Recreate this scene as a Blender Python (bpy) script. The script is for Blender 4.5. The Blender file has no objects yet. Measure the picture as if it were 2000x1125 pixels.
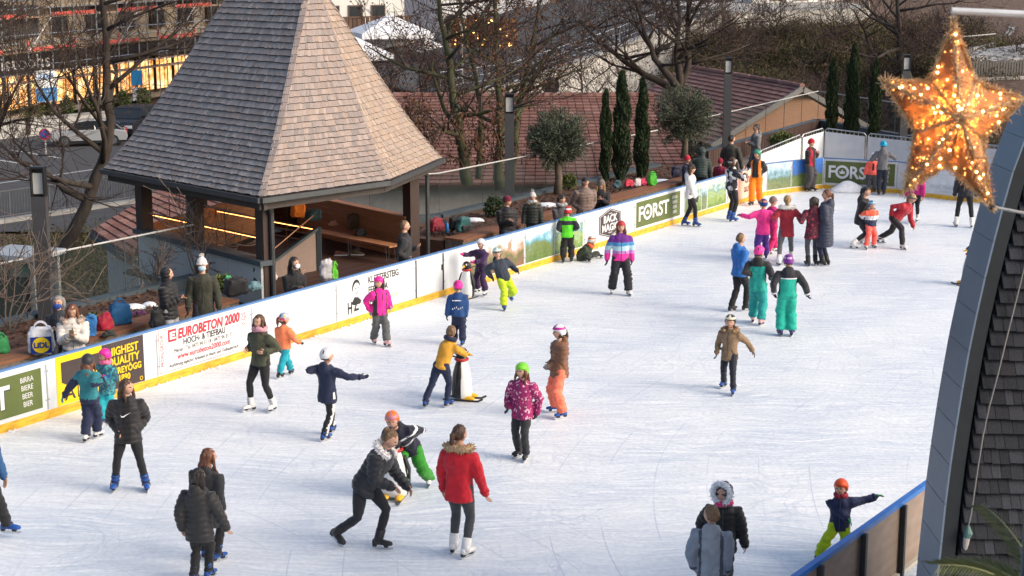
import bpy, math, random
import numpy as np
from mathutils import Vector, Matrix, noise as mnoise
R = math.radians
V = Vector
random.seed(7); np.random.seed(7)
SC = bpy.context.scene
COL = SC.collection

# ------------------------------------------------------------------ camera, sky, sun, exposure
CAM_H, PITCH, FPX = 7.1, R(11.7), 3203.0
cam = bpy.data.cameras.new('camera'); camo = bpy.data.objects.new('camera', cam); COL.objects.link(camo)
cam.sensor_width = 36; cam.lens = FPX / 2000 * 36
cam.clip_start = .1; cam.clip_end = 3000
camo.location = (0, 0, CAM_H); camo.rotation_euler = (math.pi / 2 - PITCH, 0, 0)
cam.dof.use_dof = True; cam.dof.focus_distance = 29; cam.dof.aperture_fstop = 5.6
SC.camera = camo

SUN_AZ, SUN_EL = R(112), R(30)      # azimuth from +Y (view direction) clockwise, so light comes from the right and a little from behind the camera
W = bpy.data.worlds.new('World'); SC.world = W; W.use_nodes = True
wn = W.node_tree.nodes; wl = W.node_tree.links
sky = wn.new('ShaderNodeTexSky'); sky.sky_type = 'NISHITA'; sky.sun_disc = False
sky.sun_elevation = SUN_EL; sky.sun_rotation = SUN_AZ
sky.air_density = 1.0; sky.dust_density = 5.0; sky.ozone_density = 1.0
bgn = wn['Background']; bgn.inputs[1].default_value = .15
wl.new(sky.outputs[0], bgn.inputs[0])
sun = bpy.data.lights.new('sun', 'SUN'); suno = bpy.data.objects.new('sun', sun); COL.objects.link(suno)
sun.energy = .7; sun.angle = R(22); sun.color = (1, .93, .85)
suno.rotation_euler = (math.pi / 2 - SUN_EL, 0, math.pi - SUN_AZ)
SC.view_settings.view_transform = 'Standard'; SC.view_settings.look = 'None'
SC.view_settings.exposure = 0.72; SC.view_settings.gamma = 1
SC.view_settings.use_curve_mapping = False

# ------------------------------------------------------------------ layout helpers: photograph pixel -> place in the world
CP, SP_ = math.cos(PITCH), math.sin(PITCH)
def ray(x, y):
    a = (x - 1000) / FPX; b = (562.5 - y) / FPX
    return V((a, CP + b * SP_, -SP_ + b * CP))
def G(x, y, z=0.0):                      # point at height z
    d = ray(x, y); t = (z - CAM_H) / d.z
    return V((d.x * t, d.y * t, z))
def AT(x, y, Y):                         # point at depth Y
    d = ray(x, y); t = Y / d.y
    return V((d.x * t, Y, CAM_H + d.z * t))
def PLANE(x, y, p0, n):                  # point on a plane
    d = ray(x, y); o = V((0, 0, CAM_H)); t = (p0 - o).dot(n) / d.dot(n)
    return o + d * t

# ------------------------------------------------------------------ materials
MATS = {}
def _new(name):
    m = bpy.data.materials.new(name); m.use_nodes = True
    return m, m.node_tree.nodes, m.node_tree.links, m.node_tree.nodes['Principled BSDF']
def mat(name, col, rough=.7, var=.12, scale=6.0, bump=0.0, bscale=60.0, metal=0.0, spec=.4, stretch=(1, 1, 1), col2=None, sheen=0.0, coord='Object', detail=4):
    if name in MATS: return MATS[name]
    m, n, l, b = _new(name)
    tc = n.new('ShaderNodeTexCoord'); mp = n.new('ShaderNodeMapping'); mp.inputs['Scale'].default_value = stretch
    l.new(tc.outputs[coord], mp.inputs[0])
    nz = n.new('ShaderNodeTexNoise'); nz.inputs['Scale'].default_value = scale; nz.inputs['Detail'].default_value = detail
    l.new(mp.outputs[0], nz.inputs['Vector'])
    rp = n.new('ShaderNodeValToRGB')
    c = V(col[:3])
    lo = c * (1 - var); hi = V(col2[:3]) if col2 else c * (1 + var)
    rp.color_ramp.elements[0].position = .3; rp.color_ramp.elements[1].position = .7
    rp.color_ramp.elements[0].color = (*lo, 1); rp.color_ramp.elements[1].color = (*[min(1, q) for q in hi], 1)
    l.new(nz.outputs[0], rp.inputs[0]); l.new(rp.outputs[0], b.inputs['Base Color'])
    b.inputs['Roughness'].default_value = rough; b.inputs['Metallic'].default_value = metal
    b.inputs['Specular IOR Level'].default_value = spec
    if sheen: b.inputs['Sheen Weight'].default_value = sheen
    if bump:
        n2 = n.new('ShaderNodeTexNoise'); n2.inputs['Scale'].default_value = bscale; n2.inputs['Detail'].default_value = 3
        l.new(mp.outputs[0], n2.inputs['Vector'])
        bp = n.new('ShaderNodeBump'); bp.inputs['Strength'].default_value = bump; bp.inputs['Distance'].default_value = .02
        l.new(n2.outputs[0], bp.inputs['Height']); l.new(bp.outputs[0], b.inputs['Normal'])
    MATS[name] = m
    return m
def mat_random(name, cols, rough=.8, grain=(60, 60, 6), gstr=.35, bump=.3):   # each object / each island its own shade
    if name in MATS: return MATS[name]
    m, n, l, b = _new(name)
    oi = n.new('ShaderNodeObjectInfo'); ge = n.new('ShaderNodeNewGeometry')
    ad = n.new('ShaderNodeMath'); ad.operation = 'ADD'; l.new(oi.outputs['Random'], ad.inputs[0]); l.new(ge.outputs['Random Per Island'], ad.inputs[1])
    fr = n.new('ShaderNodeMath'); fr.operation = 'FRACT'; l.new(ad.outputs[0], fr.inputs[0])
    rp = n.new('ShaderNodeValToRGB'); els = rp.color_ramp.elements
    while len(els) < len(cols): els.new(.5)
    for i, c in enumerate(cols):
        els[i].position = i / max(1, len(cols) - 1); els[i].color = (*c, 1)
    l.new(fr.outputs[0], rp.inputs[0])
    tc = n.new('ShaderNodeTexCoord'); mp = n.new('ShaderNodeMapping'); mp.inputs['Scale'].default_value = grain
    l.new(tc.outputs['Object'], mp.inputs[0])
    nz = n.new('ShaderNodeTexNoise'); nz.inputs['Scale'].default_value = 1; nz.inputs['Detail'].default_value = 5
    l.new(mp.outputs[0], nz.inputs['Vector'])
    mx = n.new('ShaderNodeMix'); mx.data_type = 'RGBA'; mx.blend_type = 'OVERLAY'; mx.inputs[0].default_value = gstr
    l.new(rp.outputs[0], mx.inputs[6]); l.new(nz.outputs[0], mx.inputs[7]); l.new(mx.outputs[2], b.inputs['Base Color'])
    b.inputs['Roughness'].default_value = rough; b.inputs['Specular IOR Level'].default_value = .25
    bp = n.new('ShaderNodeBump'); bp.inputs['Strength'].default_value = bump; bp.inputs['Distance'].default_value = .01
    l.new(nz.outputs[0], bp.inputs['Height']); l.new(bp.outputs[0], b.inputs['Normal'])
    MATS[name] = m
    return m
def mat_glass(name, col=(.8, .9, .9), alpha=.25, rough=.05):
    if name in MATS: return MATS[name]
    m, n, l, b = _new(name)
    b.inputs['Base Color'].default_value = (*col, 1); b.inputs['Alpha'].default_value = alpha; b.inputs['Specular IOR Level'].default_value = .8; b.inputs['Roughness'].default_value = rough
    MATS[name] = m
    return m
def mat_emit(name, col, s):
    if name in MATS: return MATS[name]
    m, n, l, b = _new(name)
    b.inputs['Base Color'].default_value = (*col, 1); b.inputs['Emission Color'].default_value = (*col, 1); b.inputs['Emission Strength'].default_value = s
    MATS[name] = m
    return m
def mat_ramp(name, stops, scale=5, rough=.6, stretch=(1, 1, 1), detail=5, kind='noise', coord='Object'):
    if name in MATS: return MATS[name]
    m, n, l, b = _new(name)
    tc = n.new('ShaderNodeTexCoord'); mp = n.new('ShaderNodeMapping'); mp.inputs['Scale'].default_value = stretch
    l.new(tc.outputs[coord], mp.inputs[0])
    if kind == 'noise':
        t = n.new('ShaderNodeTexNoise'); t.inputs['Scale'].default_value = scale; t.inputs['Detail'].default_value = detail; out = t.outputs[0]
    else:
        t = n.new('ShaderNodeTexVoronoi'); t.inputs['Scale'].default_value = scale; out = t.outputs['Color' if kind == 'voro' else 'Distance']
    l.new(mp.outputs[0], t.inputs['Vector'])
    rp = n.new('ShaderNodeValToRGB'); els = rp.color_ramp.elements
    while len(els) < len(stops): els.new(.5)
    for i, (p, c) in enumerate(stops): els[i].position = p; els[i].color = (*c, 1)
    if kind == 'noise': rp.color_ramp.interpolation = 'LINEAR'
    else: rp.color_ramp.interpolation = 'CONSTANT'
    l.new(out, rp.inputs[0]); l.new(rp.outputs[0], b.inputs['Base Color'])
    b.inputs['Roughness'].default_value = rough
    MATS[name] = m
    return m

# ------------------------------------------------------------------ mesh helpers
def frame(d, up=V((0, 0, 1))):
    d = d.normalized()
    if abs(d.dot(up)) > .98: up = V((0, 1, 0))
    a = up.cross(d).normalized(); b = d.cross(a)
    return a, b, d
class MB:
    def __init__(s): s.v = []; s.f = []; s.m = []
    def add(s, vs, fs, m=0):
        o = len(s.v); s.v += [tuple(q) for q in vs]
        for f in fs: s.f.append(tuple(i + o for i in f)); s.m.append(m)
    def hexa(s, p, m=0):                 # 8 points: bottom ring 0-3, top ring 4-7
        s.add(p, [(3, 2, 1, 0), (4, 5, 6, 7), (0, 1, 5, 4), (1, 2, 6, 5), (2, 3, 7, 6), (3, 0, 4, 7)], m)
    def box(s, c, size, M=None, m=0):
        x, y, z = [q / 2 for q in size]
        p = [V(q) for q in ((-x, -y, -z), (x, -y, -z), (x, y, -z), (-x, y, -z), (-x, -y, z), (x, -y, z), (x, y, z), (-x, y, z))]
        if M: p = [M @ q for q in p]
        c = V(c); s.hexa([c + q for q in p], m)
    def beam(s, a, b, w, h, m=0, up=V((0, 0, 1))):   # square bar from a to b
        a, b = V(a), V(b); X, Y, _ = frame(b - a, up); X = X * w / 2; Y = Y * h / 2
        s.hexa([a - X - Y, a + X - Y, a + X + Y, a - X + Y, b - X - Y, b + X - Y, b + X + Y, b - X + Y], m)
    def rings(s, rings, m=0, cap=True):
        n = len(rings[0]); o = len(s.v)
        for r in rings: s.v += [tuple(q) for q in r]
        for k in range(len(rings) - 1):
            for i in range(n):
                j = (i + 1) % n
                s.f.append((o + k * n + i, o + k * n + j, o + (k + 1) * n + j, o + (k + 1) * n + i)); s.m.append(m)
        if cap:
            s.f.append(tuple(o + i for i in range(n - 1, -1, -1))); s.m.append(m)
            b = o + (len(rings) - 1) * n; s.f.append(tuple(b + i for i in range(n))); s.m.append(m)
    def tube(s, pts, rad, n=8, m=0, rnd=False, flat=None):
        pts = [V(p) for p in pts]
        if not isinstance(rad, (list, tuple)): rad = [rad] * len(pts)
        rad = list(rad)
        if rnd:
            d0 = (pts[0] - pts[1]).normalized(); d1 = (pts[-1] - pts[-2]).normalized()
            p0, r0, p1, r1 = pts[0], rad[0], pts[-1], rad[-1]
            pts = [p0 + d0 * r0 * .95, p0 + d0 * r0 * .6] + pts + [p1 + d1 * r1 * .6, p1 + d1 * r1 * .95]
            rad = [r0 * .3, r0 * .8] + rad + [r1 * .8, r1 * .3]
        a = None; rs = []
        for i, p in enumerate(pts):
            d = (pts[min(i + 1, len(pts) - 1)] - pts[max(i - 1, 0)])
            if d.length < 1e-6: d = V((0, 0, 1))
            d.normalize()
            if a is None: a, b, _ = frame(d)
            else:
                a = a - d * a.dot(d)
                if a.length < 1e-5: a, _, _ = frame(d)
                a.normalize(); b = d.cross(a)
            r = rad[i]
            rs.append([p + a * (r * math.cos(2 * math.pi * k / n)) + b * (r * (flat or 1) * math.sin(2 * math.pi * k / n)) for k in range(n)])
        s.rings(rs, m)
    def ellip(s, c, ax, n=14, k=10, m=0):  # ax: three vectors
        c = V(c); X, Y, Z = ax; rs = []
        for j in range(1, k):
            t = math.pi * j / k; rs.append([c + X * (math.sin(t) * math.cos(2 * math.pi * i / n)) + Y * (math.sin(t) * math.sin(2 * math.pi * i / n)) - Z * math.cos(t) for i in range(n)])
        s.rings(rs, m)
    def sphere(s, c, r, n=10, k=7, m=0): s.ellip(c, (V((r, 0, 0)), V((0, r, 0)), V((0, 0, r))), n, k, m)
    def mesh(s, name, mats, smooth=False):
        me = bpy.data.meshes.new(name); me.from_pydata(s.v, [], s.f)
        for q in (mats if isinstance(mats, (list, tuple)) else [mats]): me.materials.append(q)
        if any(s.m): me.polygons.foreach_set('material_index', s.m)
        if smooth: me.polygons.foreach_set('use_smooth', [True] * len(me.polygons))
        me.update(); return me
    def build(s, name, mats, parent=None, smooth=False):
        return link(bpy.data.objects.new(name, s.mesh(name, mats, smooth)), parent)
def link(o, parent=None):
    COL.objects.link(o)
    if parent is not None: o.parent = parent
    return o
def tag(o, label=None, cat=None, group=None, kind=None):
    if label: o['label'] = label
    if cat: o['category'] = cat
    if group: o['group'] = group
    if kind: o['kind'] = kind
    return o
def empty(name, loc=(0, 0, 0), rz=0, label=None, cat=None, group=None):
    o = bpy.data.objects.new(name, None); COL.objects.link(o); o.location = loc; o.rotation_euler = (0, 0, rz)
    o.empty_display_size = .1
    return tag(o, label, cat, group)
PENDING = []                               # objects whose modifiers are baked in one go at the end
def pend(o, fn=None): PENDING.append((o, fn)); return o
def flush():
    bpy.context.view_layer.update()
    dg = bpy.context.evaluated_depsgraph_get()
    for o, fn in PENDING:
        me = bpy.data.meshes.new_from_object(o.evaluated_get(dg), depsgraph=dg)
        if o.type == 'FONT':
            n = bpy.data.objects.new(o.name, me); mt = o.data.materials[:]
            me.materials.clear()
            for q in mt: me.materials.append(q)
            nm = o.name; par = o.parent; mb = o.matrix_basis.copy()
            bpy.data.objects.remove(o); n.name = nm; COL.objects.link(n); n.parent = par; n.matrix_basis = mb
            n.name = nm.split('.')[0]
        else:
            mats = o.data.materials[:]
            o.modifiers.clear(); o.data = me
            me.materials.clear()
            for q in mats: me.materials.append(q)
            me.polygons.foreach_set('use_smooth', [True] * len(me.polygons))
            if fn: fn(o, me)
    PENDING.clear()
def text(s, size, m, parent, loc, align='CENTER', sx=1.0, rot=0.0, name='lettering', bold=0.0, shear=0.0):
    # lettering on a board: local x along the board, local z up, facing local -y
    c = bpy.data.curves.new(name, 'FONT'); c.body = s; c.size = size; c.align_x = align; c.extrude = .001; c.offset = bold; c.shear = shear
    c.resolution_u = 3; c.materials.append(m)
    o = bpy.data.objects.new(name, c); COL.objects.link(o); o.parent = parent
    o.matrix_basis = Matrix.Translation(loc) @ Matrix.Rotation(math.pi / 2, 4, 'X') @ Matrix.Rotation(rot, 4, 'Z') @ Matrix.Diagonal((sx, 1, 1, 1))
    return pend(o)
STEEL = mat('blade_steel', (.55, .57, .6), .25, metal=1)
# ------------------------------------------------------------------ ice
A0 = G(0, 847); B0 = G(1497, 382)
U = (B0 - A0).normalized(); NN = V((-U.y, U.x, 0))        # along the long board, and outwards from the ice
RZ = math.atan2(U.y, U.x)
def SL(s, off=0, z=0): q = A0 + U * s + NN * off; return V((q.x, q.y, z))   # place by distance along and behind the long board
def ice_material():
    m, n, l, b = _new('ice')
    tc = n.new('ShaderNodeTexCoord')
    hs = None
    def mixmax(a, o, op='MAXIMUM'):
        if a is None: return o
        x = n.new('ShaderNodeMath'); x.operation = op; l.new(a, x.inputs[0]); l.new(o, x.inputs[1]); return x.outputs[0]
    for i, (ang, sc, st, lo, hi) in enumerate(((20, 2.3, 14, .66, .76), (75, 2.0, 16, .67, .77), (-38, 2.2, 13, .66, .77), (130, 2.6, 18, .67, .77), (50, 3.3, 11, .66, .76), (-8, 3.0, 15, .67, .77), (100, 4.2, 10, .67, .77))):
        wv = n.new('ShaderNodeTexNoise'); wv.inputs['Scale'].default_value = .55; wv.inputs['Detail'].default_value = 1
        l.new(tc.outputs['Object'], wv.inputs['Vector'])
        ad = n.new('ShaderNodeVectorMath'); ad.operation = 'MULTIPLY_ADD'; ad.inputs[1].default_value = (.9, .9, 0)
        l.new(wv.outputs['Color'], ad.inputs[0]); l.new(tc.outputs['Object'], ad.inputs[2])
        mp = n.new('ShaderNodeMapping'); mp.inputs['Rotation'].default_value = (0, 0, R(ang)); mp.inputs['Scale'].default_value = (sc * .34, sc * st * .34, 1); mp.inputs['Location'].default_value = (i * 7.3, i * 3.1, i * 5.7)
        l.new(ad.outputs[0], mp.inputs[0])
        nz = n.new('ShaderNodeTexNoise'); nz.inputs['Scale'].default_value = 1.0; nz.inputs['Detail'].default_value = 2; nz.inputs['Roughness'].default_value = .6
        l.new(mp.outputs[0], nz.inputs['Vector'])
        mr = n.new('ShaderNodeMapRange'); mr.inputs[1].default_value = lo - .12; mr.inputs[2].default_value = hi; l.new(nz.outputs[0], mr.inputs[0])
        hs = mixmax(hs, mr.outputs[0])
    # fine blade cuts: edges of a warped voronoi, thin dark lines
    cuts = None
    for i, sc in enumerate((.9, 1.5, 2.4)):
        wv = n.new('ShaderNodeTexNoise'); wv.inputs['Scale'].default_value = .8; l.new(tc.outputs['Object'], wv.inputs['Vector'])
        ad = n.new('ShaderNodeVectorMath'); ad.operation = 'MULTIPLY_ADD'; ad.inputs[1].default_value = (2.2, 2.2, 0); l.new(wv.outputs['Color'], ad.inputs[0]); l.new(tc.outputs['Object'], ad.inputs[2])
        mp = n.new('ShaderNodeMapping'); mp.inputs['Rotation'].default_value = (0, 0, i * 1.1); mp.inputs['Scale'].default_value = (1, .45, 1); l.new(ad.outputs[0], mp.inputs[0])
        vo = n.new('ShaderNodeTexVoronoi'); vo.feature = 'DISTANCE_TO_EDGE'; vo.inputs['Scale'].default_value = sc; l.new(mp.outputs[0], vo.inputs['Vector'])
        mr = n.new('ShaderNodeMapRange'); mr.inputs[1].default_value = 0; mr.inputs[2].default_value = (.02, .024, .03)[i]; mr.inputs[3].default_value = 1; mr.inputs[4].default_value = 0; l.new(vo.outputs['Distance'], mr.inputs[0])
        cuts = mixmax(cuts, mr.outputs[0])
    big = n.new('ShaderNodeTexNoise'); big.inputs['Scale'].default_value = .42; big.inputs['Detail'].default_value = 6; l.new(tc.outputs['Object'], big.inputs['Vector'])
    grit = n.new('ShaderNodeTexNoise'); grit.inputs['Scale'].default_value = 14; grit.inputs['Detail'].default_value = 6; l.new(tc.outputs['Object'], grit.inputs['Vector'])
    rp = n.new('ShaderNodeValToRGB'); e = rp.color_ramp.elements
    e[0].position = .36; e[0].color = (.57, .635, .705, 1); e[1].position = .60; e[1].color = (.74, .77, .79, 1)
    l.new(big.outputs[0], rp.inputs[0])
    m1 = n.new('ShaderNodeMix'); m1.data_type = 'RGBA'; l.new(hs, m1.inputs[0]); l.new(rp.outputs[0], m1.inputs[6]); m1.inputs[7].default_value = (.88, .895, .90, 1)
    # long curved blade cuts
    arcs = None
    for i, (cx, cy, sc) in enumerate(((-9, 14, .55), (14, 20, .48), (3, 52, .6), (-2, 30, .7))):
        mp = n.new('ShaderNodeMapping'); mp.inputs['Location'].default_value = (-cx, -cy, 0); l.new(tc.outputs['Object'], mp.inputs[0])
        wv = n.new('ShaderNodeTexWave'); wv.wave_type = 'RINGS'; wv.rings_direction = 'Z'; wv.inputs['Scale'].default_value = sc; wv.inputs['Distortion'].default_value = 5; wv.inputs['Detail'].default_value = 1; wv.inputs['Detail Scale'].default_value = .25; l.new(mp.outputs[0], wv.inputs['Vector'])
        mr = n.new('ShaderNodeMapRange'); mr.inputs[1].default_value = .997; mr.inputs[2].default_value = 1; l.new(wv.outputs['Fac'], mr.inputs[0])
        mk = n.new('ShaderNodeTexNoise'); mk.inputs['Scale'].default_value = .5 + .1 * i; mp2 = n.new('ShaderNodeMapping'); mp2.inputs['Location'].default_value = (i * 9, 0, i); l.new(tc.outputs['Object'], mp2.inputs[0]); l.new(mp2.outputs[0], mk.inputs['Vector'])
        mm = n.new('ShaderNodeMapRange'); mm.inputs[1].default_value = .48; mm.inputs[2].default_value = .6; l.new(mk.outputs[0], mm.inputs[0])
        pr = n.new('ShaderNodeMath'); pr.operation = 'MULTIPLY'; l.new(mr.outputs[0], pr.inputs[0]); l.new(mm.outputs[0], pr.inputs[1]); arcs = mixmax(arcs, pr.outputs[0])
    vm = n.new('ShaderNodeTexNoise'); vm.inputs['Scale'].default_value = .7; l.new(tc.outputs['Object'], vm.inputs['Vector'])
    vr = n.new('ShaderNodeMapRange'); vr.inputs[1].default_value = .5; vr.inputs[2].default_value = .68; vr.inputs[3].default_value = .08; vr.inputs[4].default_value = .8; l.new(vm.outputs[0], vr.inputs[0])
    cv = n.new('ShaderNodeMath'); cv.operation = 'MULTIPLY'; l.new(cuts, cv.inputs[0]); l.new(vr.outputs[0], cv.inputs[1]); cuts = mixmax(arcs, cv.outputs[0])
    cm = n.new('ShaderNodeMath'); cm.operation = 'MULTIPLY'; cm.inputs[1].default_value = .6; l.new(cuts, cm.inputs[0])
    m2 = n.new('ShaderNodeMix'); m2.data_type = 'RGBA'; l.new(cm.outputs[0], m2.inputs[0]); l.new(m1.outputs[2], m2.inputs[6]); m2.inputs[7].default_value = (.42, .49, .60, 1)
    gm = n.new('ShaderNodeMapRange'); gm.inputs[1].default_value = .35; gm.inputs[2].default_value = .7; gm.inputs[3].default_value = .92; gm.inputs[4].default_value = 1.05; l.new(grit.outputs[0], gm.inputs[0])
    m3 = n.new('ShaderNodeMix'); m3.data_type = 'RGBA'; m3.blend_type = 'MULTIPLY'; m3.inputs[0].default_value = 1; l.new(m2.outputs[2], m3.inputs[6]); l.new(gm.outputs[0], m3.inputs[7])
    l.new(m3.outputs[2], b.inputs['Base Color'])
    b.inputs['Specular IOR Level'].default_value = .3
    rr = n.new('ShaderNodeMapRange'); rr.inputs[3].default_value = .38; rr.inputs[4].default_value = .8; l.new(hs, rr.inputs[0]); l.new(rr.outputs[0], b.inputs['Roughness'])
    sm = n.new('ShaderNodeMath'); sm.operation = 'MULTIPLY_ADD'; sm.inputs[1].default_value = .6; l.new(hs, sm.inputs[0]); l.new(grit.outputs[0], sm.inputs[2])
    bp = n.new('ShaderNodeBump'); bp.inputs['Strength'].default_value = .35; bp.inputs['Distance'].default_value = .03; l.new(sm.outputs[0], bp.inputs['Height']); l.new(bp.outputs[0], b.inputs['Normal'])
    return m
curve_px = [(1497, 382), (1545, 375.5), (1607, 369), (1750, 377.5), (1800, 385), (1867, 392), (1960, 400), (2080, 410)]
curve = [G(*q) for q in curve_px]
mb = MB(); poly = [SL(-9), SL(0)] + [V(q) for q in curve] + [V((22, 40, 0)), V((22, 6, 0)), V((-12, 6, 0))]
mb.add(poly, [tuple(range(len(poly) - 1, -1, -1))])
tag(mb.build('ice', ice_material()), kind='structure')

# ------------------------------------------------------------------ boards
WHITE = mat('board_white', (.60, .625, .65), .42, var=.09, scale=5, bump=.05, bscale=3, stretch=(1, 1, .25), detail=9)
YEL = mat('kick_yellow', (.66, .37, .03), .5, var=.28, scale=9, stretch=(.5, 1, 2), detail=9, bump=.1)
BLUE = mat('rail_blue', (.09, .20, .42), .45, var=.15, scale=8)
SEAM = mat('seam_grey', (.35, .37, .4), .5)
OLIVE = mat('ad_olive', (.10, .13, .035), .5, var=.05); ADW = mat('ad_white', (.68, .69, .70), .5, var=.05, scale=4, detail=8)
ADBLK = mat('ad_black', (.02, .02, .022), .5); ADBR = mat('ad_brown', (.05, .035, .035), .5); ADYEL = mat('ad_yellow', (.86, .56, .005), .5, var=.03)
ADRED = mat('ad_red', (.55, .03, .05), .5); ADGRN = mat('ad_green', (.28, .5, .22), .5); ADGREY = mat('ad_grey', (.45, .46, .48), .5); ADPCH = mat('ad_peach', (.80, .52, .40), .5, var=.1, scale=2)
BH = .95
def picture(name, parts, scale=3.0):    # printed landscape: sky over hills over foreground, noise broken
    if name in MATS: return MATS[name]
    m, n, l, b = _new(name); tc = n.new('ShaderNodeTexCoord'); sp = n.new('ShaderNodeSeparateXYZ'); l.new(tc.outputs['Object'], sp.inputs[0])
    nz = n.new('ShaderNodeTexNoise'); nz.inputs['Scale'].default_value = scale; nz.inputs['Detail'].default_value = 8; l.new(tc.outputs['Object'], nz.inputs['Vector'])
    ma = n.new('ShaderNodeMath'); ma.operation = 'MULTIPLY_ADD'; ma.inputs[1].default_value = .9; l.new(nz.outputs[0], ma.inputs[0]); l.new(sp.outputs['Z'], ma.inputs[2])
    mr = n.new('ShaderNodeMapRange'); mr.inputs[1].default_value = .35; mr.inputs[2].default_value = 1.5; l.new(ma.outputs[0], mr.inputs[0])
    rp = n.new('ShaderNodeValToRGB'); e = rp.color_ramp.elements
    while len(e) < len(parts): e.new(.5)
    for i, (p, c) in enumerate(parts): e[i].position = p; e[i].color = (*c, 1)
    l.new(mr.outputs[0], rp.inputs[0])
    n2 = n.new('ShaderNodeTexNoise'); n2.inputs['Scale'].default_value = 16; n2.inputs['Detail'].default_value = 5; l.new(tc.outputs['Object'], n2.inputs['Vector'])
    mx = n.new('ShaderNodeMix'); mx.data_type = 'RGBA'; mx.blend_type = 'OVERLAY'; mx.inputs[0].default_value = .55; l.new(rp.outputs[0], mx.inputs[6]); l.new(n2.outputs[0], mx.inputs[7])
    l.new(mx.outputs[2], b.inputs['Base Color']); b.inputs['Roughness'].default_value = .4; MATS[name] = m; return m
PIC1 = picture('print_autumn', [(0, (.05, .06, .02)), (.3, (.2, .1, .05)), (.45, (.1, .12, .05)), (.6, (.35, .22, .12)), (.72, (.5, .55, .6)), (1, (.7, .75, .8))])
PIC2 = picture('print_lake', [(0, (.03, .06, .015)), (.3, (.10, .16, .04)), (.5, (.15, .2, .08)), (.62, (.12, .33, .45)), (.75, (.5, .65, .7)), (1, (.75, .8, .8))])
PIC3 = picture('print_wood', [(0, (.05, .1, .02)), (.3, (.15, .25, .06)), (.5, (.3, .4, .15)), (.6, (.1, .25, .3)), (.75, (.5, .6, .5)), (1, (.6, .65, .6))], 6)
PIC4 = picture('print_peaks', [(0, (.05, .05, .04)), (.3, (.18, .22, .1)), (.5, (.12, .18, .1)), (.65, (.2, .35, .45)), (.8, (.45, .6, .7)), (1, (.65, .75, .8))], 5)
PIC5 = picture('print_bluesky', [(0, (.08, .1, .05)), (.3, (.15, .2, .06)), (.5, (.1, .16, .05)), (.6, (.05, .14, .4)), (1, (.03, .16, .55))], 4)
def board(a, b, label, group=None, h=BH, white=WHITE):
    a = V((a.x, a.y, 0)); b = V((b.x, b.y, 0)); L = (b - a).length; rz = math.atan2(b.y - a.y, b.x - a.x)
    o = empty('rink_board', a, rz, label, 'board', group)
    m = MB(); m.box((L / 2, .03, .13 / 2 + (h - .03) / 2), (L - .006, .05, h - .03 - .13)); m.build('panel', white, o)
    m = MB(); m.box((L / 2, .022, .065), (L - .002, .075, .13)); m.build('kick_strip', YEL, o)
    m = MB(); m.box((L / 2, .03, h - .012), (L - .001, .062, .03)); m.build('top_rail', BLUE, o)
    m = MB(); m.box((.008, .002, .5), (.02, .012, .7)); m.build('joint', SEAM, o)
    m = MB()
    for z in (.3, .75): m.tube([(.035, .006, z), (.035, -.004, z)], .012, 8); m.tube([(L - .03, .006, z), (L - .03, -.004, z)], .012, 8)
    m.build('bolt', STEEL, o)
    return o, L
def sheet(o, x0, x1, z0, z1, m, name='advert', y=.001, th=.004):
    b = MB(); b.box(((x0 + x1) / 2, y, (z0 + z1) / 2), (x1 - x0, th, z1 - z0)); return b.build(name, m, o)
def flat(o, pts, m, y=-.004, name='emblem'):         # flat printed shape
    b = MB(); b.add([(x, y, z) for x, z in pts], [tuple(range(len(pts)))]); return b.build(name, m, o)
def ringshape(o, cx, cz, r0, r1, m, y=-.004, sx=1.0, name='emblem', n=28):
    b = MB(); vs = []
    for i in range(n): a = 2 * math.pi * i / n; vs += [(cx + sx * r0 * math.cos(a), y, cz + r0 * math.sin(a)), (cx + sx * r1 * math.cos(a), y, cz + r1 * math.sin(a))]
    b.add(vs, [(2 * i, 2 * i + 1, (2 * i + 3) % (2 * n), (2 * i + 2) % (2 * n)) for i in range(n)]); return b.build(name, m, o)
def disc(o, cx, cz, r, m, y=-.004, sx=1.0, name='emblem', n=24): return flat(o, [(cx + sx * r * math.cos(2 * math.pi * i / n), cz + r * math.sin(2 * math.pi * i / n)) for i in range(n)], m, y, name)
def beer_ad(o, x0, x1, z0=.2, z1=.83):
    sheet(o, x0, x1, z0, z1, OLIVE); w = x1 - x0; h = z1 - z0; c = (z0 + z1) / 2
    for dx, dz, m, y in ((.016, -.018, ADBLK, -.005), (0, 0, ADW, -.009)):
        text('F', h * .78, m, o, (x0 + w * .035 + dx, y, c - h * .25 + dz), 'LEFT', 1.0 * w / 2.1, bold=.012)
        text('RST', h * .78, m, o, (x0 + w * .345 + dx, y, c - h * .25 + dz), 'LEFT', .95 * w / 2.1, bold=.012)
        ringshape(o, x0 + w * .245 + dx, c + h * .02 + dz, h * .2, h * .31, m, y, .98 * w / 2.1 + .05)
    cx, cz = x0 + w * .245, c + h * .02
    flat(o, [(cx - h * .11, cz - h * .08), (cx + h * .11, cz - h * .08), (cx + h * .13, cz + h * .05), (cx + h * .06, cz), (cx, cz + h * .13), (cx - h * .06, cz), (cx - h * .13, cz + h * .05)], ADW, -.009)
    for i, t in enumerate(('BIRRA', 'BIERE', 'BEER', 'BIER')): text(t, h * .185, ADW, o, (x0 + w * .87, -.005, z1 - h * (.25 + .2 * i)), 'CENTER', .8 * w / 2.1)
SE = [-3.85, -1.45, .95, 3.33, 5.7, 8.12, 10.71, 11.72, 14.95, 17.66, 20.2, 23.0, 25.7, 27.6, 28.446]
def seg(i): return SL(SE[i]), SL(SE[i + 1])
board(*seg(0), 'white rink board cut off by the left edge of the picture')
o, L = board(*seg(1), 'white rink board with olive green beer advert at the far left'); beer_ad(o, .1, 2.3)
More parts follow.
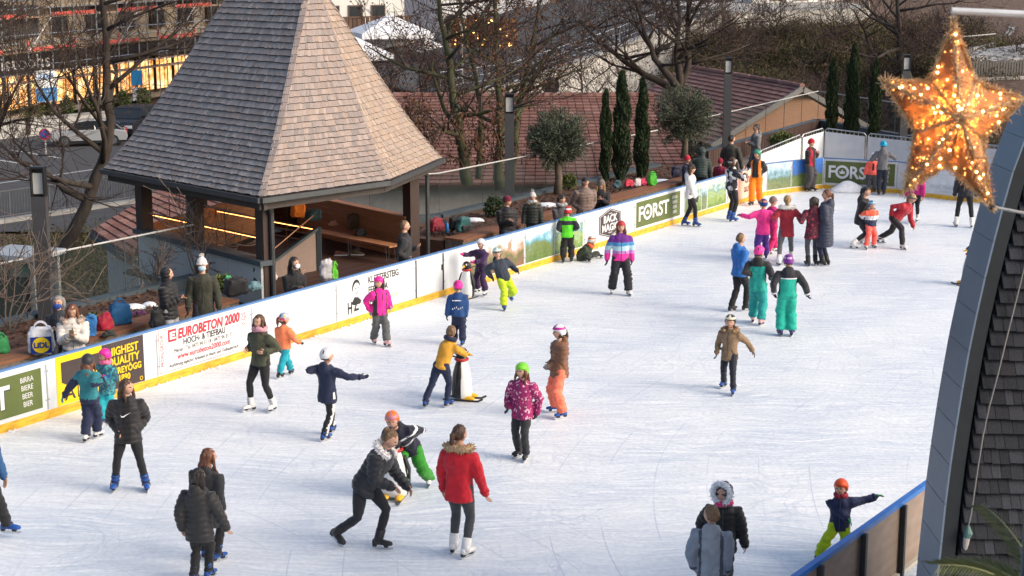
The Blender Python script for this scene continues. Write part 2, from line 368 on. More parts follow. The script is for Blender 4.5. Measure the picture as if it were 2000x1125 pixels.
o, L = board(*seg(2), 'rink board with yellow and dark brown advert reading highest quality')
sheet(o, .2, 1.16, .14, .92, ADYEL); sheet(o, 1.16, 2.08, .14, .915, ADBR)
flat(o, [(.3, .5), (.3, .82), (1.16, .82), (1.16, .5), (.98, .56), (.86, .67), (.7, .5), (.6, .56), (.45, .42)], ADBR, -.003)
flat(o, [(.34, .2), (.46, .44), (.58, .2), (.53, .2), (.505, .26), (.415, .26), (.39, .2)], ADBR, -.003); flat(o, [(.46, .37), (.49, .3), (.43, .3)], ADYEL, -.006)
text('LPS', .3, ADBR, o, (.6, -.003, .2), 'LEFT', .75)
for i, (t, sz, z) in enumerate((('HIGHEST', .185, .70), ('QUALITY', .185, .535), ('SCHREYÖGG', .145, .385), ('1890', .145, .25))): text(t, sz, ADYEL, o, (1.62, -.005, z), 'CENTER', .92, bold=.004)
ringshape(o, 2.0, .2, .025, .035, ADYEL, -.004)
o, L = board(*seg(3), 'white rink board with red and black building firm lettering')
sheet(o, .06, 2.3, .17, .9, ADW)
for x0, x1, z0, z1 in ((.05, 2.3, .893, .9), (.05, 2.3, .17, .177), (.05, .057, .177, .893), (.2, .206, .25, .893), (2.06, 2.066, .25, .893)): flat(o, [(x0, z0), (x1, z0), (x1, z1), (x0, z1)], ADRED, -.0045, 'border')
text('EUROBETON 2000', .235, ADRED, o, (.5, -.005, .685), 'LEFT', .80, bold=.009, shear=.15)
flat(o, [(.27, .66), (.47, .66), (.47, .87), (.27, .87)], ADRED, -.004); flat(o, [(.31, .70), (.45, .70), (.45, .73), (.36, .73), (.36, .75), (.43, .75), (.43, .78), (.36, .78), (.36, .80), (.45, .80), (.45, .83), (.31, .83)], ADW, -.006)
text('HOCH- & TIEFBAU', .15, ADBLK, o, (1.15, -.005, .555), 'CENTER', .85, bold=.003)
text('Meran - Tel. 0473 94 31 18 - 0473 94 33 77', .1, ADBLK, o, (1.13, -.005, .455), 'CENTER', .82)
text('www.eurobeton2000.com', .135, ADRED, o, (1.13, -.005, .335), 'CENTER', .92, bold=.002, shear=.15)
text('Ausführung jeglicher Arbeiten in Hoch- und Tiefbaubereich', .088, ADBLK, o, (1.13, -.005, .225), 'CENTER', .82, shear=.2)
text('PROFILGROUP', .105, ADRED, o, (.155, -.005, .27), 'LEFT', .8, math.pi / 2); text('CQS', .14, ADRED, o, (2.2, -.005, .6), 'LEFT', .8, math.pi / 2)
board(*seg(4), 'blank white rink board behind the girl in the olive jacket')
o, L = board(*seg(5), 'white rink board with drawn portrait and climbing route lettering')
sheet(o, .03, 2.45, .16, .9, ADW)
# portrait drawing: hair, face, collar
disc(o, .62, .70, .16, ADBLK, -.004, .8); disc(o, .628, .655, .138, ADW, -.006, .78); flat(o, [(.46, .40), (.56, .52), (.68, .50), (.80, .40), (.72, .36), (.54, .36)], ADBLK, -.005)
for dx in (-.045, .045): disc(o, .63 + dx, .685, .018, ADBLK, -.008)
flat(o, [(.58, .58), (.68, .58), (.665, .598), (.595, .598)], ADBLK, -.008); flat(o, [(.62, .68), (.645, .625), (.61, .625)], ADGREY, -.008)
text('H', .32, ADBLK, o, (.33, -.005, .22), 'LEFT', .7, bold=.008); text('Z', .34, ADBLK, o, (.53, -.009, .25), 'LEFT', .7, bold=.008); text('R', .32, ADGREY, o, (.74, -.005, .18), 'LEFT', .7, bold=.006)
text('KLETTERSTEIG', .19, ADBLK, o, (1.0, -.005, .715), 'LEFT', .82, bold=.004); text('FERRATA', .19, ADBLK, o, (1.0, -.005, .51), 'LEFT', .82, bold=.004); text('IE', .19, ADBLK, o, (1.0, -.005, .27), 'LEFT', .8, bold=.004); text('SENNA', .14, ADGRN, o, (1.62, -.005, .3), 'LEFT', .85)
o, L = board(*seg(6), 'narrow rink door in the boards with a faint grey arrow')
sheet(o, .28, .68, .38, .72, mat('door_sticker', (.66, .67, .68), .5), 'sticker'); text('>', .26, ADGREY, o, (.48, -.004, .46), 'CENTER')
m_ = MB(); m_.box((.02, -.004, .52), (.02, .02, .78)); m_.box((L - .02, -.004, .52), (.02, .02, .78)); m_.box((L - .06, -.012, .62), (.03, .025, .12)); m_.build('hinge', ADBLK, o)
o, L = board(*seg(7), 'rink board with autumn mountain picture behind the two penguin skaters')
sheet(o, 1.0, 3.18, .16, .91, PIC1, 'picture')
o, L = board(*seg(8), 'rink board with lake and meadow pictures behind the crouching child')
sheet(o, .04, 1.28, .16, .91, PIC2, 'picture'); sheet(o, 1.32, 2.62, .16, .91, PIC3, 'picture')
o, L = board(*seg(9), 'white rink board with dark hexagonal logo')
hx = [(1.25 + .56 * x, .53 + .36 * z) for x, z in ((0, 1), (.98, .6), (.98, -.6), (0, -1), (-.98, -.6), (-.98, .6))]
flat(o, hx[::-1], ADBR, -.002); flat(o, [(1.25 + (x - 1.25) * .93, .53 + (z - .53) * .93) for x, z in hx][::-1], ADW, -.0035); flat(o, [(1.25 + (x - 1.25) * .9, .53 + (z - .53) * .9) for x, z in hx][::-1], ADBR, -.005)
text('BACK', .25, ADW, o, (1.25, -.007, .56), 'CENTER', 1.05, bold=.006); text('MAGIC', .25, ADW, o, (1.25, -.007, .345), 'CENTER', 1.05, bold=.006)
for z in (.76, .29): flat(o, [(1.16, z), (1.34, z), (1.34, z + .015), (1.16, z + .015)], ADW, -.007)
o, L = board(*seg(10), 'rink board with olive green beer advert left of the white hooded skater'); beer_ad(o, .08, 2.55, .2, .85)
o, L = board(*seg(11), 'rink board with row of narrow forest pictures behind the white hooded skater')
for i in range(4): sheet(o, .06 + i * .34, .36 + i * .34, .16, .9, (PIC2, PIC4, PIC3, PIC4)[i], 'picture')
sheet(o, 1.44, 2.62, .16, .9, PIC3, 'picture')
o, L = board(*seg(12), 'rink board with peach coloured poster behind the checked shirt skater')
sheet(o, .05, 1.85, .16, .9, ADPCH); text('cht', .36, ADBR, o, (1.62, -.004, .56), 'RIGHT', 1.0, bold=.005); text('auf', .32, ADBR, o, (1.5, -.004, .3), 'RIGHT', 1.0, bold=.004)
board(*seg(13), 'short blank white rink board before the curve of the rink')
cl = [('rink board with mountain village picture on the curve', PIC4), ('rink board with blue sky and valley road picture', PIC5), ('white rink board with olive green beer advert at the far end', 'beer'),
      ('blank white rink board right of the far beer advert', None), ('white rink board with thin grey academy lettering', 'mus'), ('white rink board partly hidden by the glowing star', None), ('white rink board behind the grey roof edge', None)]
for i, (lb, k) in enumerate(cl):
    o, L = board(curve[i], curve[i + 1], lb)
    if k == 'beer': beer_ad(o, .06, L - .06, .2, .86)
    elif k == 'mus':
        text('MUSIC AKADEMIE', .15, ADGREY, o, (L * .5 + .2, -.004, .3), 'CENTER', .8); text('MERAN', .08, ADGREY, o, (L * .5 + .2, -.004, .2), 'CENTER', 1.2); ringshape(o, L * .62, .62, .09, .1, ADGREY); text('C', .1, ADGREY, o, (L * .62, -.004, .585))
        ringshape(o, L * .62, .62, .21, .217, ADGREY)
    elif k: sheet(o, .03, L - .03, .16, .92, k, 'picture')
# white covered barriers standing behind the curve
FENCEW = mat('barrier_sheet', (.66, .68, .71), .6, var=.06, scale=3)
fpx = [(1420, 388), (1480, 364), (1562, 346), (1606, 338), (1690, 345), (1790, 356), (1900, 368), (2020, 380)]
ft_ = [1.05, 1.08, 1.35, 1.45, 1.38, 1.35, 1.35, 1.35]
for i in range(1, len(fpx) - 1):
    a, b = G(*fpx[i]), G(*fpx[i + 1]); a = a + (b - a) * .01
    L = (b - a).length; rz = math.atan2(b.y - a.y, b.x - a.x); h0, h1 = ft_[i], ft_[i + 1]
    o = empty('crowd_barrier', a, rz, ['short white sheeted barrier rising behind the mountain picture boards', 'white sheeted barrier behind the red hatted skater', 'white sheeted barrier behind the far beer advert', 'white sheeted barrier between beer advert and star', 'white sheeted barrier behind the star tip', 'white sheeted barrier hidden by the grey roof edge'][i - 1], 'barrier')
    m = MB(); m.tube([(.03, 0, .02), (.03, 0, h0 - .08), (.1, 0, h0), (L - .1, 0, h1), (L - .03, 0, h1 - .08), (L - .03, 0, .02)], .02, 8); m.tube([(.03, 0, .15), (L - .03, 0, .15)], .014, 6); m.build('frame', mat('galvanised', (.42, .44, .46), .4, metal=.7), o)
    n = max(4, int(L / .14))
    for k in range(1, n):
        x = L * k / n; m = MB(); m.tube([(x, .004, .15), (x, .004, h0 + (h1 - h0) * x / L - .02)], .007, 5); m.build('bar', MATS['galvanised'], o)
    m = MB(); m.hexa([V(q) for q in ((.06, -.03, .1), (L - .06, -.03, .1), (L - .06, -.022, .1), (.06, -.022, .1), (.06, -.03, h0 - .1), (L - .06, -.03, h1 - .1), (L - .06, -.022, h1 - .1), (.06, -.022, h0 - .1))]); m.build('sheet', FENCEW, o)
# near side boards at the lower right, seen from outside
NB0 = G(1500, 1168, BH); NB1 = G(1830, 932, BH); nb = NB1 - NB0; nbl = 4
PLEX = mat('board_back_brown', (.30, .225, .175), .45, var=.18, scale=3, stretch=(1, 1, 3))
for i in range(nbl):
    a = NB0 + nb * (i / nbl); b = NB0 + nb * ((i + 1) / nbl); a.z = b.z = 0; L = (b - a).length
    o = empty('rink_board', a, math.atan2(b.y - a.y, b.x - a.x), ['brown backed near rink board cut off by the bottom edge', 'brown backed near rink board below the orange helmet child', 'brown backed near rink board between two dark posts', 'brown backed near rink board beside the blue grey roof edge'][i], 'board')
    m = MB(); m.box((L / 2, .02, .5), (L - .01, .03, .84)); m.build('panel', PLEX, o)
    m = MB(); m.box((L / 2, .02, BH - .01), (L, .07, .055)); m.build('top_rail', mat('rail_blue_near', (.03, .17, .55), .4), o)
    m = MB(); m.box((.03, -.03, .46), (.055, .06, .92)); m.build('post', mat('post_dark', (.03, .032, .035), .5), o)
    m = MB(); m.box((L / 2, -.02, .1), (L - .08, .05, .05)); m.build('bottom_bar', mat('bar_pale', (.5, .47, .4), .6), o)
# scraped snow lying along the foot of the boards
rnd = random.Random(77); m = MB(); line = [SL(s_ * .12 - 3.8) for s_ in range(int(32.2 / .12))] + [curve[0].lerp(curve[1], .5)] + list(curve[1:])
for i in range(len(line) - 1):
    a, b = line[i], line[i + 1]; d = (b - a).normalized(); nn = V((d.y, -d.x, 0))
    for k in range(max(2, int((b - a).length / .05))):
        p = a.lerp(b, rnd.random()) + nn * (.03 + abs(rnd.gauss(0, .05))); r = rnd.uniform(.012, .04) * (1.2 if mnoise.noise(p * .8) > 0 else .6)
        m.add([p + V((r, 0, 0)), p + V((-r * .5, r, 0)), p + V((-r * .5, -r, 0)), p + V((0, 0, r * .9))], [(0, 1, 3), (1, 2, 3), (2, 0, 3)])
tag(m.build('snow_scrapings', mat('snow_loose', (.82, .82, .82), .85, var=.05), None, True), 'loose snow scraped up along the foot of the boards', 'snow', kind='stuff')
# ------------------------------------------------------------------ terrain, terrace
def smooth(a, b, x): t = max(0, min(1, (x - a) / (b - a))); return t * t * (3 - 2 * t)
def hgt(x, y):
    hill = smooth(66, 97, y - .15 * (x - 10)) * smooth(3, 11, x)
    z = -3.9 + hill * 6.0
    z += smooth(98, 125, y) * smooth(6, 14, x) * 2.2
    if x > 17: z = max(z, -3.9 + smooth(17, 21, x) * smooth(66, 75, y) * (4.9 + .033 * (y - 74)))
    z += .5 * mnoise.noise(V((x * .12, y * .12, 0))) * (hill * .9 + .1)
    return z
LITTER = mat_ramp('leaf_litter', [(.3, (.035, .025, .02)), (.45, (.11, .06, .04)), (.55, (.07, .05, .035)), (.7, (.16, .10, .07))], 3.5, .95, detail=9)
xs = [-260, -180, -120, -80] + list(range(-60, 61, 2)) + [80, 120, 180, 260]; ys = [-20, 0, 20, 40] + list(range(50, 150, 2)) + [170, 220, 320, 600, 1200]
mb = MB(); mb.v = [(x, y, hgt(x, y)) for y in ys for x in xs]; w_ = len(xs)
mb.f = [(j * w_ + i, j * w_ + i + 1, (j + 1) * w_ + i + 1, (j + 1) * w_ + i) for j in range(len(ys) - 1) for i in range(w_ - 1)]; mb.m = [0] * len(mb.f)
tag(mb.build('ground', LITTER, smooth=True), kind='structure')
PAVE = mat('terrace_paving', (.16, .13, .11), .85, var=.2, scale=3, bump=.2, bscale=20)
cor = SL(45.4, 5.2); far_r = G(1800, 279, 0); 
mb = MB(); pl = [SL(-12, .05), SL(28.5, .05)] + [V((q.x, q.y + .08, 0)) for q in curve[1:]] + [V((20, 52, 0)), V((16, 57, 0)), V((cor.x, cor.y, 0)), SL(-12, 4.5)]
vs = [(q.x, q.y, -.05) for q in pl]; n_ = len(vs); vs += [(x, y, -4.2) for x, y, z in vs]
mb.add(vs, [tuple(range(n_))] + [(i, (i + 1) % n_, n_ + (i + 1) % n_, n_ + i) for i in range(n_)]); tag(mb.build('terrace', PAVE), kind='structure')
# bench with planter bed behind it, beam and glass rail
WOOD = mat_random('bench_wood', [(.17, .075, .04), (.24, .11, .06), (.20, .09, .05)], .6, (3, 40, 40), .4, .2)
STONE = mat_ramp('planter_stone', [(.3, (.06, .05, .045)), (.5, (.14, .12, .10)), (.7, (.20, .17, .15))], 9, .9, stretch=(1, 1, 2.5))
BEAM = mat('beam_bluegrey', (.055, .072, .085), .5, var=.12, scale=2)
SOIL = mat_ramp('bed_leaves', [(.3, (.03, .02, .018)), (.48, (.10, .045, .03)), (.6, (.06, .045, .03)), (.75, (.17, .09, .06))], 9, .95, detail=9)
GLASS = mat_glass('rail_glass', (.05, .07, .07), .13, .03)
RAILW = mat('handrail_pale', (.42, .42, .41), .4, var=.05)
def bench_run(s0, s1, label, front=1.95):
    o = empty('planter_bench', SL(s0, front), RZ, label, 'bench'); L = s1 - s0
    m = MB(); m.box((L / 2, .28, .2), (L, .5, .40)); m.build('stone_base', STONE, o)
    n = max(1, round(L / 2.4))
    for k in range(n):
        for j in range(3):
            m = MB(); m.box((L * (k + .5) / n, -.0 + .1 + .19 * j, .425 + .004 * (j % 2)), (L / n - .012, .178, .05)); m.build('plank', WOOD, o)
    m = MB(); m.box((L / 2, 1.55, .16), (L, 1.9, .42)); m.build('planting_bed', SOIL, o)
    return o
bench_run(-9, 7.6, 'long wooden bench with planter bed on the left behind the boards'); bench_run(15.4, 30.5, 'wooden bench with planter bed right of the pavilion')
def glass_rail(pts, label, z0=.45, z1=1.5, step=2.0, beam=True):
    o = empty('glass_railing', pts[0], 0, label, 'railing'); b0 = V((pts[0].x, pts[0].y, 0)); o.location = b0
    hr = MB(); hr.tube([V((p.x, p.y, z1)) - b0 for p in pts], .019, 8); hr.build('handrail', RAILW, o)
    for a, b in zip(pts, pts[1:]):
        a = V((a.x, a.y, 0)) - b0; b = V((b.x, b.y, 0)) - b0; d = b - a; n = max(1, round(d.length / step)); u = d.normalized()
        if beam:
            m = MB(); m.beam(a + V((0, 0, z0 - .12)), b + V((0, 0, z0 - .12)), .3, .24); m.build('base_beam', BEAM, o)
        for k in range(n):
            p = a + d * (k / n) + u * .02; q = a + d * ((k + 1) / n) - u * .02
            m = MB(); m.beam(p + V((0, 0, (z0 + z1) / 2)), q + V((0, 0, (z0 + z1) / 2)), .016, z1 - z0 - .04); m.build('glass_pane', GLASS, o)
            m = MB(); m.beam(p + V((0, 0, z0)), p + V((0, 0, z1)), .012, .05); m.build('post', BEAM, o)
    return o
glass_rail([SL(-9, 4.4), SL(9.0, 4.4)], 'glass railing with pale handrail left of the pavilion')
glass_rail([SL(16.6, 5.6), SL(18.2, 4.6), SL(30.2, 4.5)], 'glass railing with pale handrail right of the pavilion')
glass_rail([SL(33.5, 4.5), cor, V((14.6, 58.2, 0)), V((19, 51.5, 0))], 'glass railing round the far terrace corner', .5, 1.6)
# plank parapet below the far rail
o = empty('plank_parapet', cor, 0, 'dark plank parapet below the far glass railing', 'wall')
PLK = mat_random('parapet_plank', [(.05, .03, .025), (.075, .045, .038), (.06, .037, .03)], .7, (40, 40, 4), .3, .2)
for a, b in ((SL(33.5, 4.3), SL(45.3, 5.0)), (SL(45.4, 5.0), V((14.5, 58.0, 0))), (V((14.6, 58.0, 0)), V((18.9, 51.4, 0)))):
    d = b - a; n = int(d.length / .22)
    for k in range(n):
        m = MB(); p = a + d * ((k + .5) / n); u = d.normalized(); m.beam(p - u * .1 - cor + V((0, 0, -.05 + cor.z * 0 + .25)), p + u * .1 - cor + V((0, 0, .2)), .04, .62); m.build('plank', PLK, o)
o.location = (cor.x, cor.y, 0)
# ------------------------------------------------------------------ column lamps
LCOL = mat('lamp_column', (.055, .056, .062), .45, var=.08); LGL = mat('lamp_glass', (.5, .5, .47), .25); LDK = mat('lamp_dark', (.015, .015, .017), .4)
def column_lamp(px, pyb, z, hpx, label):
    b = G(px, pyb, z); h = AT(px, hpx, b.y).z - z; o = empty('column_lamp', b, RZ - R(58), label, 'street lamp', 'column lamps')
    m = MB(); m.box((0, 0, (h - .55) / 2), (.26, .2, h - .55)); m.build('column', LCOL, o)
    m = MB(); m.box((-.115, 0, h - .275), (.03, .2, .55)); m.box((.115, 0, h - .275), (.03, .2, .55)); m.box((0, 0, h - .02), (.2, .2, .04)); m.box((0, .06, h - .3), (.2, .06, .5)); m.build('head_frame', LDK, o)
    m = MB(); m.box((0, -.01, h - .31), (.19, .05, .38)); m.build('lamp_lens', LGL, o)
column_lamp(92, 640, .2, 325, 'dark column lamp at the left end of the glass railing')
column_lamp(995, 392, .3, 182, 'dark column lamp between pavilion and round olive tree')
column_lamp(1418, 297, .3, 112, 'dark column lamp in front of the red gable roof')
column_lamp(1762, 296, .3, 106, 'dark column lamp beside the glowing star')

# ------------------------------------------------------------------ pavilion
ZE = 2.35
pL, pF, pM, pR = G(205, 330, ZE), G(510, 386, ZE), G(757, 352, ZE), G(860, 309, ZE)
pC = (pL + pR) / 2; pF2 = pC * 2 - pF; pM2 = pC * 2 - pM; pF2.z = pM2.z = ZE
A1 = AT(608, -50, 35.9); A2 = AT(478, -62, 37.4); A2.z = A1.z
pav = empty('pavilion', V((pC.x, pC.y, 0)), 0, 'open timber pavilion with tall flared shingle roof beside the rink', 'pavilion')
PO = V((pC.x, pC.y, 0))
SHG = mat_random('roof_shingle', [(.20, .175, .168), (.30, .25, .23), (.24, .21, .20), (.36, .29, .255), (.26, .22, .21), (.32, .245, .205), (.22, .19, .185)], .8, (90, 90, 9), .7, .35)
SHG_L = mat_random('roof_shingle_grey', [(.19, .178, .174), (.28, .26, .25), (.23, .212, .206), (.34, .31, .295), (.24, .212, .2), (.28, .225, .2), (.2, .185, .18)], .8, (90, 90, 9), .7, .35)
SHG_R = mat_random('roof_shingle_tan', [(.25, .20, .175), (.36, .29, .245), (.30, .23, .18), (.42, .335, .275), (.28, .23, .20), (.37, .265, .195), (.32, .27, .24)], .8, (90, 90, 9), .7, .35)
BUTT = mat('shingle_end_grain_shade', (.035, .028, .026), .9, var=.2)  # dark end grain, with the shadow line below each row painted in
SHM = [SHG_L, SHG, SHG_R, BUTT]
RIDGE = mat('ridge_lead', (.2, .17, .15), .7, var=.2, scale=8)
roof_base = MB()
def face_pt(a, b, ta, tb, u, v):      # eave corners a,b, top corners ta,tb
    g = v - .075 * math.sin(math.pi * min(1, v * 1.0)) * (1 - v)
    lo = a.lerp(b, u); hi = ta.lerp(tb, u); p = lo.lerp(hi, v); p.z = lo.z + (hi.z - lo.z) * g
    return p - PO
faces = [(pL, pF, A2, A1, 1), (pF, pM, A1, A1, 1), (pM, pR, A1, A1, 1), (pR, pF2, A1, A2, 0), (pF2, pM2, A2, A2, 0), (pM2, pL, A2, A2, 0)]
NR = 35; shing = []
for fi, (a, b, ta, tb, vis) in enumerate(faces):
    grid = [[face_pt(a, b, ta, tb, i / 6, j / 14) for i in range(7)] for j in range(15)]
    o_ = len(roof_base.v)
    for r in grid: roof_base.v += [tuple(q - V((0, 0, .02))) for q in r]
    for j in range(14):
        for i in range(6): roof_base.f.append((o_ + j * 7 + i, o_ + j * 7 + i + 1, o_ + (j + 1) * 7 + i + 1, o_ + (j + 1) * 7 + i)); roof_base.m.append(0)
    if not vis: continue
    for k in range(NR):
        v0, v1 = k / NR, min(1, (k + 1.35) / NR)
        wd = (face_pt(a, b, ta, tb, 1, v0) - face_pt(a, b, ta, tb, 0, v0)).length
        if wd < .1: continue
        u = 0.0
        while u < 1:
            du = random.uniform(.055, .125) / wd; u1 = min(1, u + du)
            if 1 - u1 < .03 / wd: u1 = 1
            p0, p1, p2, p3 = [face_pt(a, b, ta, tb, q, w) for q, w in ((u + .001 / wd, v0), (u1 - .001 / wd, v0), (u1 - .001 / wd, v1), (u + .001 / wd, v1))]
            nv = (p1 - p0).cross(p3 - p0)
            if nv.length > 1e-8:
                nv.normalize(); up = (p3 - p0).normalized() * random.uniform(-.012, .006); t0 = random.uniform(.040, .054)
                shing.append((v0, fi, [p0 + up, p1 + up, p2, p3, p0 + up + nv * t0, p1 + up + nv * t0, p2 + nv * .008, p3 + nv * .008]))
            u = u1
roof = roof_base.build('roof', mat('roof_underlay', (.06, .05, .045), .9), pav)
shing.sort(key=lambda q: q[0]); rest = MB()
for i, (v, fi, p) in enumerate(shing):
    if i < 300:
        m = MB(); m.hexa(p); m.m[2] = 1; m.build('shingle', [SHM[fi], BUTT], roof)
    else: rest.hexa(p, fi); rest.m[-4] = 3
tag(rest.build('shingles', SHM, roof), kind='stuff')
GUT = mat('gutter_grey', (.07, .075, .08), .4, var=.1, metal=.3)
m = MB(); ring = [q - PO for q in (pL, pF, pM, pR, pF2, pM2)]
cz = V((0, 0, 0))
for a, b in zip(ring, ring[1:] + ring[:1]):
    out = V(((b - a).y, -(b - a).x, 0)).normalized(); u = (b - a).normalized() * .05
    m.beam(a + out * .06 - u + V((0, 0, -.05)), b + out * .06 + u + V((0, 0, -.05)), .11, .10)
m.build('gutter', GUT, pav)
m = MB()
for a, b in zip(ring, ring[1:] + ring[:1]):
    out = V(((b - a).y, -(b - a).x, 0)).normalized(); m.beam(a - out * .1 + V((0, 0, -.16)), b - out * .1 + V((0, 0, -.16)), .08, .2)
m.build('fascia', mat('fascia_wood', (.06, .05, .045), .8), pav)
m = MB(); m.add([q * .97 + V((0, 0, -.27 + ZE * .03)) for q in ring], [tuple(range(6))]); m.build('soffit', mat('soffit_wood', (.10, .055, .03), .7, var=.2, stretch=(8, 1, 1)), pav)
for a, b in ((A1, pF), (A1, pM), (A1, pR), (A2, pL)):
    fc = {id(pF): (pF, pM, A1, A1), id(pM): (pM, pR, A1, A1), id(pR): (pR, pF2, A1, A2), id(pL): (pL, pF, A2, A1)}[id(b)]
    n_ = 30
    for k in range(n_):
        p = face_pt(*fc, 0, k / n_); q = face_pt(*fc, 0, (k + 1.2) / n_); m = MB(); m.beam(p + V((0, 0, .035)), q + V((0, 0, .012)), .13, .018); m.build('hip_tile', SHG, roof)
# posts
PST = mat('pavilion_post', (.045, .028, .024), .6, var=.15, stretch=(4, 4, .5), scale=4)
def inset(p, d): c = V((pC.x, pC.y, p.z)); return p + (c - p).normalized() * d
posts = [inset(pF, .75), inset(pL, .8), inset(pL.lerp(pF, .47), .62), inset(pR, .7), inset(pF2, .7), inset(pM2, .7)]
for p in posts:
    m = MB(); m.box(V((p.x, p.y, (ZE - .27 + -.05) / 2)) - PO, (.27, .27, ZE - .22), Matrix.Rotation(math.atan2((pF - pL).y, (pF - pL).x), 3, 'Z')); m.build('post', PST, pav)
for p, zz in ((inset(pF, .42) + V((.1, .12, 0)), .4), (inset(pR, .35), .1)):
    m = MB(); q = V((p.x, p.y, 0)) - PO; m.tube([q + V((0, 0, ZE - .08)), q + V((0, .05, ZE - .3)), q + V((.03, .1, ZE - .45)), q + V((.03, .1, 0))], .05, 8); m.build('downpipe', GUT, pav)
# parapet wall on the left side, panels with cap
wa, wb = inset(pL, .72), inset(pF, .6); wa.z = wb.z = 0; wa -= PO; wb -= PO; d = wb - wa
PANL = mat('parapet_panel', (.44, .46, .46), .5, var=.06, scale=1.5); 
for k in range(4):
    a = wa + d * (k / 4) + d.normalized() * .01; b = wa + d * ((k + 1) / 4) - d.normalized() * .01
    m = MB(); m.beam(a + V((0, 0, .22)), b + V((0, 0, .22)), .2, 1.36); m.build('wall_panel', PANL, pav)
m = MB(); m.beam(wa - d.normalized() * .08 + V((0, 0, .95)), wb + d.normalized() * .1 + V((0, 0, .95)), .36, .1); m.build('wall_cap', BEAM, pav)
# floor planks
m = MB(); m.add([q * .93 + V((0, 0, -ZE * .93 + .0)) for q in ring], [tuple(range(6))]); m.build('floor', mat('deck_base', (.03, .02, .018), .9), pav)
DECK = mat_random('deck_plank', [(.06, .032, .026), (.08, .045, .035), (.07, .037, .03)], .65, (3, 40, 40), .3, .2)
def inpoly(x, y, P_): 
    c = False
    for i in range(len(P_)):
        a, b = P_[i], P_[i - 1]
        if (a.y > y) != (b.y > y) and x < (b.x - a.x) * (y - a.y) / (b.y - a.y) + a.x: c = not c
    return c
rp_ = [q * .93 for q in ring]
for k in range(-30, 31):
    off = k * .145; pts = [t for t in [i * .05 - 5 for i in range(201)] if inpoly((U * t + NN * off).x, (U * t + NN * off).y, rp_)]
    if len(pts) > 3 and off < 2.5:
        a, b = U * pts[0] + NN * off, U * pts[-1] + NN * off; m = MB(); m.beam(a + V((0, 0, .012)), b + V((0, 0, .012)), .137, .02); m.build('floor_plank', DECK, pav)
# inner plank wall, its ends, bench and hand rails
BW = mat_random('pavilion_board', [(.30, .13, .062), (.38, .17, .085), (.33, .145, .07)], .6, (3, 3, 40), .3, .15)
w0 = inset(pR, .75); w1 = G(545, 374, .95); w0.z = w1.z = 0; w0 -= PO; w1 -= PO; d = (w1 - w0)
for k in range(7):
    m = MB(); m.beam(w0 + V((0, 0, .08 + k * .135)), w1 + V((0, 0, .08 + k * .135)), .05, .125); m.build('wall_board', BW, pav)
m = MB(); m.beam(w0 + V((0, 0, 1.0)), w1 + V((0, 0, 1.0)), .26, .05); m.build('wall_top', BW, pav)
w2 = inset(pL, .9); w2.z = 0; w2 -= PO
for k in range(8):
    m = MB(); m.beam(w1 + V((0, 0, .08 + k * .135)), w2 + V((0, 0, .08 + k * .135)), .05, .125); m.build('wall_board', BW, pav)
LED = mat_emit('rail_led', (1, .36, .09), 6); BRZ = mat('rail_bronze', (.16, .08, .05), .35, metal=.8)
for (x0, y0, z0), (x1, y1, z1), led in (((500, 425, .95), (620, 447, .95), 1), ((380, 402, .95), (500, 425, .95), 1), ((500, 452, .6), (620, 474, .6), 0), ((500, 437, .78), (620, 460, .78), 0), ((270, 412, 1.25), (520, 466, 1.25), 1), ((330, 385, 1.2), (520, 430, 1.2), 0)):
    a, b = G(x0, y0, z0) - PO, G(x1, y1, z1) - PO; m = MB(); m.tube([a, b], .022, 8); r_ = m.build('stair_rail', BRZ, pav)
    if led: m = MB(); m.tube([a - V((0, .0, .028)), b - V((0, .0, .028))], .006, 6); m.build('light_strip', LED, r_)
    for t in (0, .5, 1): p = a.lerp(b, t); m = MB(); m.tube([p, V((p.x, p.y, .02))], .012, 6); m.build('baluster', BRZ, pav)
# stair enclosure wall: low tan panel with dark frame and sloping rail
TAN = mat('stair_panel', (.26, .19, .16), .6, var=.06)
q0, q1 = G(535, 545, .0) - PO, G(622, 530, .0) - PO
m = MB(); m.hexa([q0 + V((0, 0, 0)), q1, q1 + V((-.03, .05, 0)), q0 + V((-.03, .05, 0)), q0 + V((0, 0, .38)), q1 + V((0, 0, .95)), q1 + V((-.03, .05, .95)), q0 + V((-.03, .05, .38))]); m.build('stair_panel', TAN, pav)
m = MB(); m.beam(q1 + V((.03, 0, 0)), q1 + V((.03, 0, 1.0)), .1, .1); m.beam(q0 + V((0, 0, .4)), q1 + V((0, 0, .98)), .1, .06); m.build('stair_frame', BEAM, pav)
m = MB(); m.tube([q0 + V((0, .1, .65)), q1 + V((-.1, .1, 1.25))], .02, 8); m.build('stair_rail', BRZ, pav)
sg = G(587, 383, 2.0) - PO; m = MB(); m.box(sg, (.28, .04, .16)); so_ = m.build('lit_sign', mat_emit('sign_orange', (1, .42, .04), 1.2), pav); text('WC', .15, ADBLK, so_, sg + V((0, -.025, -.05)), 'CENTER')
# bench with hairpin legs (its own thing)
b0, b1 = G(614, 449, .45), G(772, 480, .45); bo = empty('hairpin_bench', V((b0.x, b0.y, 0)), math.atan2((b1 - b0).y, (b1 - b0).x), 'wooden bench with hairpin legs inside the pavilion', 'bench'); L = (b1 - b0).length
for j in range(3): m = MB(); m.box((L / 2, -.12 + .12 * j, .44), (L, .11, .04)); m.build('plank', BW, bo)
for x in (.12, L * .5, L - .12):
    for y in (-.13, .13): m = MB(); m.tube([(x - .06, y, .42), (x - .035, y, .02), (x, y, .008), (x + .035, y, .02), (x + .06, y, .42)], .008, 6); m.build('leg', STEEL, bo)

